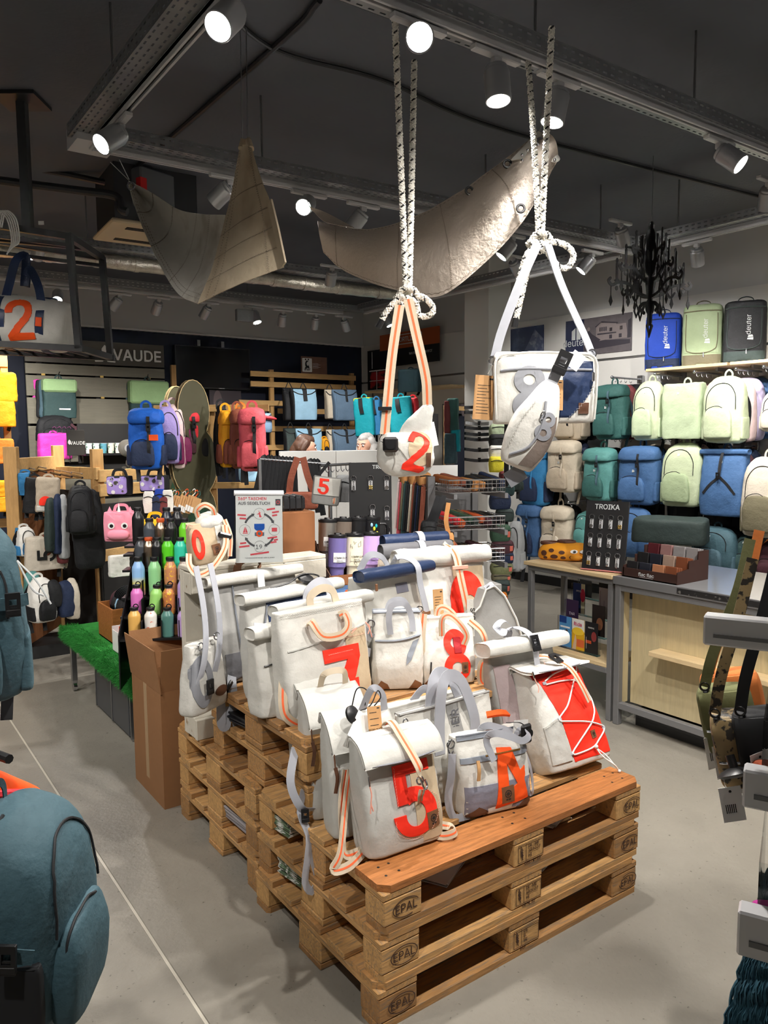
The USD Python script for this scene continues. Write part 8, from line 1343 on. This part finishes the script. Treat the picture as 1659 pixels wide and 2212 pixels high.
D_=rng.normal(0,.5,(N_,3))+np.where((k_<.5)[:,None],[-.5,0,.75],[-1.,0,-.35]);D_/=np.linalg.norm(D_,axis=1,keepdims=True);sd=np.cross(D_,rng.normal(0,1,(N_,3)));sd/=np.linalg.norm(sd,axis=1,keepdims=True);L_=rng.uniform(.014,.034,(N_,1))
V_=np.stack([P_-sd*.0012,P_+sd*.0012,P_+D_*L_+[0,0,-.004]],1).reshape(-1,3);part(t,'fur',(V_,np.arange(3*N_).reshape(-1,3)),furm,kind='stuff',smooth=False)
for y in(gy1-.08,gy0+.06):
 for x in(gx+.05,gx+.7):part(t,'leg',bb((x-.018,y-.018,.075),(x+.018,y+.018,ZG-.06),.003),steel);part(t,'caster',cat(cyl(.03,.022,16,(x-.011,y,.03),'x'),box(.034,.03,.03,(x,y,.065),.004)),chrome)
t=thing('cabinet','dark metal cabinet with silver edges under the green fur table','cabinet',(0,0,0));cx0=gx+.1;part(t,'body',bb((cx0,2.28,.01),(cx0+.5,3.35,ZG-.065)),mat('cabinet_dark',S(40,41,43),.4))
for a,b in((2.66,2.98),(3.0,3.33)):part(t,'door',bb((cx0-.02,a,.015),(cx0-.001,b,ZG-.07),.003),mat('cabinet_grey',S(74,76,80),.4))
for y in(2.62,2.99,3.34):part(t,'silver_edge',bb((cx0-.024,y-.012,.012),(cx0-.001,y+.004,ZG-.068)),steel)
# bottle rack
RB=rz(FACE+.1);rows_=[(4.0,1374,.155),(4.09,1326,.16),(4.18,1286,.215),(4.28,1227,.175),(4.38,1194,.2),(4.5,1176,.22)]
rk_=thing('bottle_rack','black stepped rack full of drinking bottles on the green fur table','rack',(0,0,0));
for i,(d,v,hh_)in enumerate(rows_):
 c=at_d(352,v,d);part(rk_,'step',mv(bb((-.21,-.045,-.012),(.19,.075,0)),c,RB),blackp)
 for x in((-.1,.0,.09)if i<4 else()):part(rk_,'divider',mv(bb((x-.002,-.04,0),(x+.002,.05,.09)),c,RB),blackp)
c=at_d(352,1374,4.0);top_=at_d(352,1176,4.5)[2]
for x in(-.215,.19):part(rk_,'side_panel',mv(vert(prism(Polygon([(-.06,ZG-c[2]),(.62,ZG-c[2]),(.62,top_-c[2]),(.4,top_-c[2]),(-.05,.02)]),.006)),c+RB@np.array([x,0,0]),RB@rz(PI/2)),blackp)
part(rk_,'back',mv(bb((-.21,.6,ZG-c[2]),(.19,.61,top_-c[2])),c,RB),blackp)
def bottle(label,u,row,rgb,h=None,cap=(24,24,26),style='urban',spots=None,lean=0.,grad=None):
 d,v,hh_=rows_[row];h=h or hh_;r=.034 if h>.17 else.032;t=thing('drinking_bottle',label,'bottle',at_d(u,v,d)+[0,0,.0005],FACE,0,lean,group='drinking bottles on the black rack');nm='bottle_%s'%'_'.join(map(str,rgb))+('s' if spots else '')
 m=mat(nm,S(*rgb),.28,metal=float(rgb==(180,160,140)),spots=spots,spec=.5)
 if grad:
  m=MATS.get('bottle_gradient')or usdkit.material(stage,'/World/Looks/bottle_gradient',{'tc':('texture_coordinate',{}),'x':('separate_xyz',{}),'q':('map_range',{'from_min':0.,'from_max':h*.8}),'r':('rgb_ramp',{'ramp':[(0.,S(236,150,190)),(.35,S(244,226,80)),(.62,S(150,196,240)),(1.,S(150,190,240))]}),'p':('principled_bsdf',{'roughness':.28})},[('tc.object','x.vector'),('x.z','q.value'),('q.result','r.fac'),('r.color','p.base_color')],surface='p.BSDF');MATS['bottle_gradient']=m
 part(t,'body',lathe([(.001,0),(r*.9,0),(r,.006),(r,h*.66),(r*.95,h*.73),(r*.62,h*.84),(r*.56,h*.87),(.001,h*.87)],26),m);cm=mat('cap_%d_%d_%d'%cap,S(*cap),.35);part(t,'neck_ring',lathe([(r*.6,h*.87),(r*.6,h*.895),(.001,h*.895)],20),steel if cap[0]<60 else cm)
 part(t,'cap',lathe([(r*.64,h*.895),(r*.66,h*.9),(r*.66,h*.965),(r*.6,h*.985),(.001,h*.985)],20),cm)
 if style=='loop':part(t,'carry_loop',mv(torus(r*.4,.003,14,5,rx(PI/2)),(r*.3,0,h*1.0)),cm)
 if h>.19 and not spots:part(t,'base_mark',mv(vert(prism(Point(0,0).buffer(.008,14).difference(Point(0,0).buffer(.0068,14)),.0006)),(-.01,-r-.0006,.02)),ink)
 return t
sp1=(S(240,190,60),60.,.58,.62);sp2=(S(120,190,230),55.,.6,.64)
for a in[('tan yellow bottle in the lowest row',292,0,(228,178,96),None,(24,24,26),'loop'),('white bottle with coloured letters in the lowest row',327,0,(234,230,222),None,(24,24,26),'loop',(S(220,110,80),40.,.62,.66)),('teal bottle in the lowest row',363,0,(84,132,124),None,(24,24,26),'loop'),('lilac bottle in the lowest row',398,0,(196,166,222),None,(24,24,26),'loop'),('pink bottle in the second row',297,1,(222,120,196),None,(24,24,26),'loop'),('light green tilted bottle in the second row',334,1,(160,220,120),None,(24,24,26),'loop',None,.12),('orange brown patterned bottle in the second row',366,1,(196,124,74),None,(24,24,26),'loop',sp1),('lilac patterned bottle in the second row at the right',399,1,(186,160,222),.215,(24,24,26),'loop',sp2),('mint green tall bottle in the third row',336,2,(150,214,150)),('brown tall bottle with an orange pattern in the third row',370,2,(204,140,96),None,(24,24,26),'urban',sp1),('greige tall bottle in the third row',399,2,(170,156,144)),('dark grey bottle in the fourth row',306,3,(70,74,80)),('bare steel bottle with an orange cap in the fourth row',323,3,(180,160,140),None,(200,84,40)),('black bottle in the fourth row',341,3,(26,26,28)),('bright green bottle in the fourth row',364,3,(92,204,40)),('turquoise bottle in the fourth row',391,3,(60,200,170)),('turquoise bottle at the right end of the fourth row',415,3,(40,180,150)),('grey bottle in the fifth row',325,4,(76,82,90)),('steel bottle with an orange cap in the fifth row',349,4,(180,160,140),None,(210,90,40)),('black bottle in the fifth row',371,4,(28,28,30)),('lime green bottle in the fifth row',401,4,(120,214,50)),('black bottle at the left of the back row',300,5,(30,30,32)),('dark blue bottle in the back row',362,5,(30,36,52)),('black bottle at the right of the back row',385,5,(24,24,28))]:bottle(*a)
bottle('tall bottle fading from blue to yellow and pink in the third row',301,2,(150,190,240),grad=True)
# wooden box of caps and small carton of packets
p=at_d(192,1322,4.75);p[2]=ZG+.002;t=thing('wooden_box','wooden box filled with dark caps on the green fur table','box',(gx+.14,3.12,ZG+.001));bx=.3;by_=.32;bh_=.22;bw_=woodm('box_wood',(160,100,50),var=.2)
for lo,hi in(((0,0,0),(bx,.012,bh_)),((0,by_-.012,0),(bx,by_,bh_)),((0,.012,0),(.012,by_-.012,bh_)),((bx-.012,.012,0),(bx,by_-.012,bh_)),((0,0,0),(bx,by_,.01))):part(t,'board',bb(lo,hi,.002),bw_)
for i in range(9):o=thing('cap','%s cap, %s of the row in the wooden box'%(('dark red' if i==8 else('pale blue' if i==4 else 'dark')),ordn[i]),'cap',(gx+.29,3.15+.028*i,ZG+.2),0,-.9,group='caps in the wooden box');part(o,'crown',lathe([(.088,0),(.085,.03),(.066,.075),(.03,.09),(.001,.094)],20),(NY['wine']if i==8 else(NY['ice']if i==4 else strapb)),smooth=True);part(o,'brim',mv(prism(ell(0,-.1,.075,.075).difference(ell(0,0,.082,.082)),.004),(0,0,.0)),strapb)
t=thing('carton','small white carton of foil packets on the green fur table','box',(gx+.1,2.78,ZG+.001),.0);
for lo,hi in(((0,0,0),(.2,.003,.12)),((0,.21,0),(.2,.213,.15)),((0,0,0),(.003,.21,.13)),((.197,0,0),(.2,.21,.13)),((0,0,0),(.2,.21,.003))):part(t,'side',bb(lo,hi),paperw)
r=random.Random(2)
for i in range(14):o=thing('packet','%s foil packet, %s in the white carton'%(('orange','dark red','grey')[i%3],ordn[i]),'packet',(gx+.13+.045*(i%4)+.01*r.random(),2.81+.045*(i//4),ZG+.01),r.uniform(-.3,.3),r.uniform(-.1,.2),group='foil packets in the white carton');part(o,'foil',noisy(box(.04,.014,.15,(0,0,.075),.004),.003,30,i),(orgc,NY['wine'],NY['greyl'])[i%3])
# = near the camera, left and right edges
def near(label,u,v,d,yaw,w,h,dp,col,seed,**k):return pack(label,at_d(u,v,d),yaw,w,h,dp,col,k.pop('col2',None),'day',seed,group='slate backpacks at the left edge',logo=False,**k)
rk2=thing('display_rack','black rack at the left frame edge carrying the slate backpacks','rack',(0,0,0));q=at_d(-330,1000,1.9);part(rk2,'upright',bb((q[0]-.03,q[1]-.03,0),(q[0]+.03,q[1]+.03,2.),.003),fr)
for v,d,u in((1110,1.95,-60),(1640,1.62,20)):e_=at_d(u,v,d);part(rk2,'arm',rod((q[0],q[1],e_[2]),e_,.01,8),fr)
t=near('slate teal backpack cut by the left frame edge above the other one',-72,1508,1.95,-.15,.29,.44,.2,'petrol',3,detail=1);strap(t,[(.02,-.115,.26),(.1,-.115,.262),(.15,-.09,.264)],.03,(0,-1,0),NY['petrol'],name='compression_strap');buckle(t,(.115,-.125,.262),.03);part(t,'cord',cat(tube(curve([(.13,-.08,.36),(.17,-.1,.31),(.2,-.11,.25)],10),.0025,5),tube(curve([(.13,-.08,.36),(.16,-.1,.29),(.185,-.1,.27)],10),.0025,5)),reflect)
t=near('slate teal backpack with a black mesh side pocket low at the left',58,2160,1.62,1.0,.32,.43,.21,'petrol',5,pitch=.06,roll=.0);part(t,'mesh_pocket',mv(loft([(.03,.012,.06,0,0,4),(.06,.018,.075,0,0,4),(.17,.016,.07,0,0,4),(.18,.012,.06,0,0,4)],20,10),(-.158,-.02,.01)),strapb,smooth=True)
strap(t,[(-.175,-.08,.22),(-.185,-.02,.23),(-.175,.05,.22)],.03,(-1,0,0),NY['petrol'],name='compression_strap');strap(t,[(-.182,.06,.225),(-.195,.05,.17),(-.19,.045,.1)],.03,(-1,0,0),NY['petrol'],name='strap_end');buckle(t,(-.19,-.04,.228),.03,-PI/2)
for y,z0 in((-.03,.2),(.02,.3)):part(t,'zip',tube(curve([(-.163,y,z0-.1),(-.165,y,z0),(-.12,y+.01,z0+.1),(-.05,y+.01,z0+.13)],16),.004,6),strapb)
p=at_d(10,1700,1.7);t=thing('rain_cover','bright orange cover with a red edge behind the lower slate backpack','cover',p,.3);part(t,'cover',noisy(loft([(-.1,.12,.03,0,0,2.4),(-.02,.09,.03,-.02,0,2.4),(.04,.035,.02,-.04,0,2.4),(.065,.01,.01,-.045,0,2.4)],28,14),.006,12),orgc,smooth=True);part(t,'red_edge',tube(curve([(-.03,-.02,.0),(.05,-.035,-.03),(.1,-.03,-.09)],12),.012,8),NY['red'])
# white display stand at the right edge
whitep=mat('stand_white',S(228,228,230),.3);t=thing('display_stand','white stand arms with clear trays at the right frame edge','stand',(0,0,0));RA=rz(FACE);
for i,(u,v,d,hh_)in enumerate([(1520,1388,1.62,.062),(1604,1735,1.5,.075),(1592,2050,1.42,.085)]):
 c=at_d(u,v,d);part(t,'arm',mv(bb((0,-.02,0),(.9,.025,hh_),.004),c,RA@rz(-.5)),whitep);part(t,'rim',mv(bb((.02,-.024,hh_*.3),(.9,-.019,hh_*.42)),c,RA@rz(-.5)),alum)
 if i:part(t,'clear_tray',mv(cat(bb((.03,.03,.0),(.5,.033,.16)),bb((.03,.03,0),(.033,.3,.16)),bb((.03,.03,0),(.5,.3,.003))),c,RA@rz(-.5)),cl2)
c=at_d(1950,1700,1.9);part(t,'post',bb((c[0]-.03,c[1]-.03,0),(c[0]+.03,c[1]+.03,1.5),.004),whitep)
for i,(u,v,d)in enumerate([(1655,1690,1.56),(1655,2000,1.46)]):pouch('%s pouch in the %s clear tray at the right edge'%(('salmon','pink')[i],('upper','lower')[i]),u-22,u+40,v-40,v+30,d,('rust','pink')[i]if i==0 else 'magenta',FACE,.1,30+i,'pouch',None,belt=False,c2='pouch')
def sidebag(label,u0,u1,v0,v1,d,m,sm,strapx,seed,yaw=FACE-.4):
 p=at_d((u0+u1)/2,v1,d);s=d/FPX;w,h=(u1-u0)*s,(v1-v0)*s;t=thing('shoulder_bag',label,'shoulder bag',p,yaw,0,-.2,group='small bags hanging at the right edge');bm=loft([(0,w*.4,.03,0,0,3.4),(h*.1,w*.48,.045,0,0,3.6),(h*.8,w*.5,.045,0,0,3.6),(h,w*.42,.03,0,0,3)],30,14,[(.004,14,seed)]);part(t,'body',bm,m,smooth=True);fn=front_fn(bm);part(t,'flap',drape(sbox(-w*.44,h*.5,w*.44,h*.97),fn,.006,.03),m);part(t,'zip',tube(on(fn,[(-w*.4,h*.4),(w*.4,h*.4)],.006,10),.003,5),chrome)
 part(t,'clip',cat(mv(torus(.01,.003,12,5,rx(PI/2)),(-w*.3,-.03,h+.01)),box(.012,.01,.03,(-w*.3,-.03,h-.015),.003)),blackp);strap(t,[(-w*.3,-.03,h+.01),(-w*.2+strapx*.3,-.03,h+.09),(strapx,-.02,h+.22),(strapx+.05,.0,h+.34)],.024,(0,-1,0),sm,name='shoulder_strap',t=.004);return t
camo=mat('camo_cloth',S(150,128,88),.6,spots=(S(40,34,26),34.,.5,.54),bump=(40.,.001));sued=cloth('suede_orange',(196,112,54),.9);sgreen=cloth('suede_green',(110,112,74),.9)
sidebag('orange suede bag hanging at the back of the white stand',1538,1660,1445,1590,1.95,sued,sued,.08,3);sidebag('olive green bag with side zips on the white stand',1530,1640,1478,1618,1.85,sgreen,sgreen,.07,5);sidebag('leopard patterned bag hanging on the white stand',1560,1640,1535,1690,1.75,camo,camo,.06,7);sidebag('black leather bag hanging nearest the frame edge on the white stand',1612,1720,1530,1700,1.7,leathd if 0 else strapb,strapb,.05,9)
for i,(u,v,d,a)in enumerate([(1540,1590,1.84,.1),(1560,1610,1.8,-.1),(1580,1640,1.72,-.2),(1575,1700,1.7,-.1),(1640,1625,1.6,.3)]):o=thing('price_tag','white price tag, %s from left, dangling under the small bags'%ordn[i],'tag',at_d(u,v,d),FACE+a,0,-.2,group='white price tags at the right edge');part(o,'card',bb((-.024,-.0006,-.08),(.024,.0006,0)),paperw);part(o,'print',cat(*[bb((-.015+.004*k_,-.001,-.06),(-.0132+.004*k_,-.0005,-.04))for k_ in range(6)]),ink);part(o,'hole',mv(cyl(.003,.0008,10,(0,-.0012,-.01),'y')),ink)
o=thing('security_tag','black round anti theft tag hanging on the leopard patterned bag','tag',at_d(1590,1672,1.66),FACE+.4,-.5);part(o,'disc',lathe([(.001,-.008),(.03,-.006),(.04,0),(.03,.008),(.012,.014),(.001,.016)],24),blackp);part(o,'pin',cyl(.01,.03,12,(0,0,.01)),blackp)
# teal fringed net
tealn=mat('net_teal',S(28,76,92),.8,var=.3,vscale=40.);t=thing('net_bag','dark teal knitted net bag hanging at the lower right frame edge','bag',(0,0,0));out=[];rr_=random.Random(4)
for i in range(70):
 a=i/69;tp=at_d(1664+18*a,1870,1.62-.1*a);bt=at_d(1540+190*a,2300,1.46-.06*a);c=tp[None]*(1-np.linspace(0,1,40)[:,None])+bt[None]*np.linspace(0,1,40)[:,None];w_=np.sin(np.linspace(0,26,40)+(i%2)*PI)*.005;out.append(tube(c+RA@np.array([1.,0,0])*w_[:,None]+rng.normal(0,.0012,(40,3)),.0026,4))
part(t,'net_strand',cat(*out),tealn,kind='stuff');lin=np.array([[at_d(1672+16*s,1880,1.72)*(1-k)+at_d(1590+160*s,2320,1.56)*k for s in np.linspace(0,1,8)]for k in np.linspace(0,1,14)]);part(t,'lining',grid_sheet(lin,.004,3,.01)[0],mat('net_lining',S(10,26,34),.9),smooth=True)
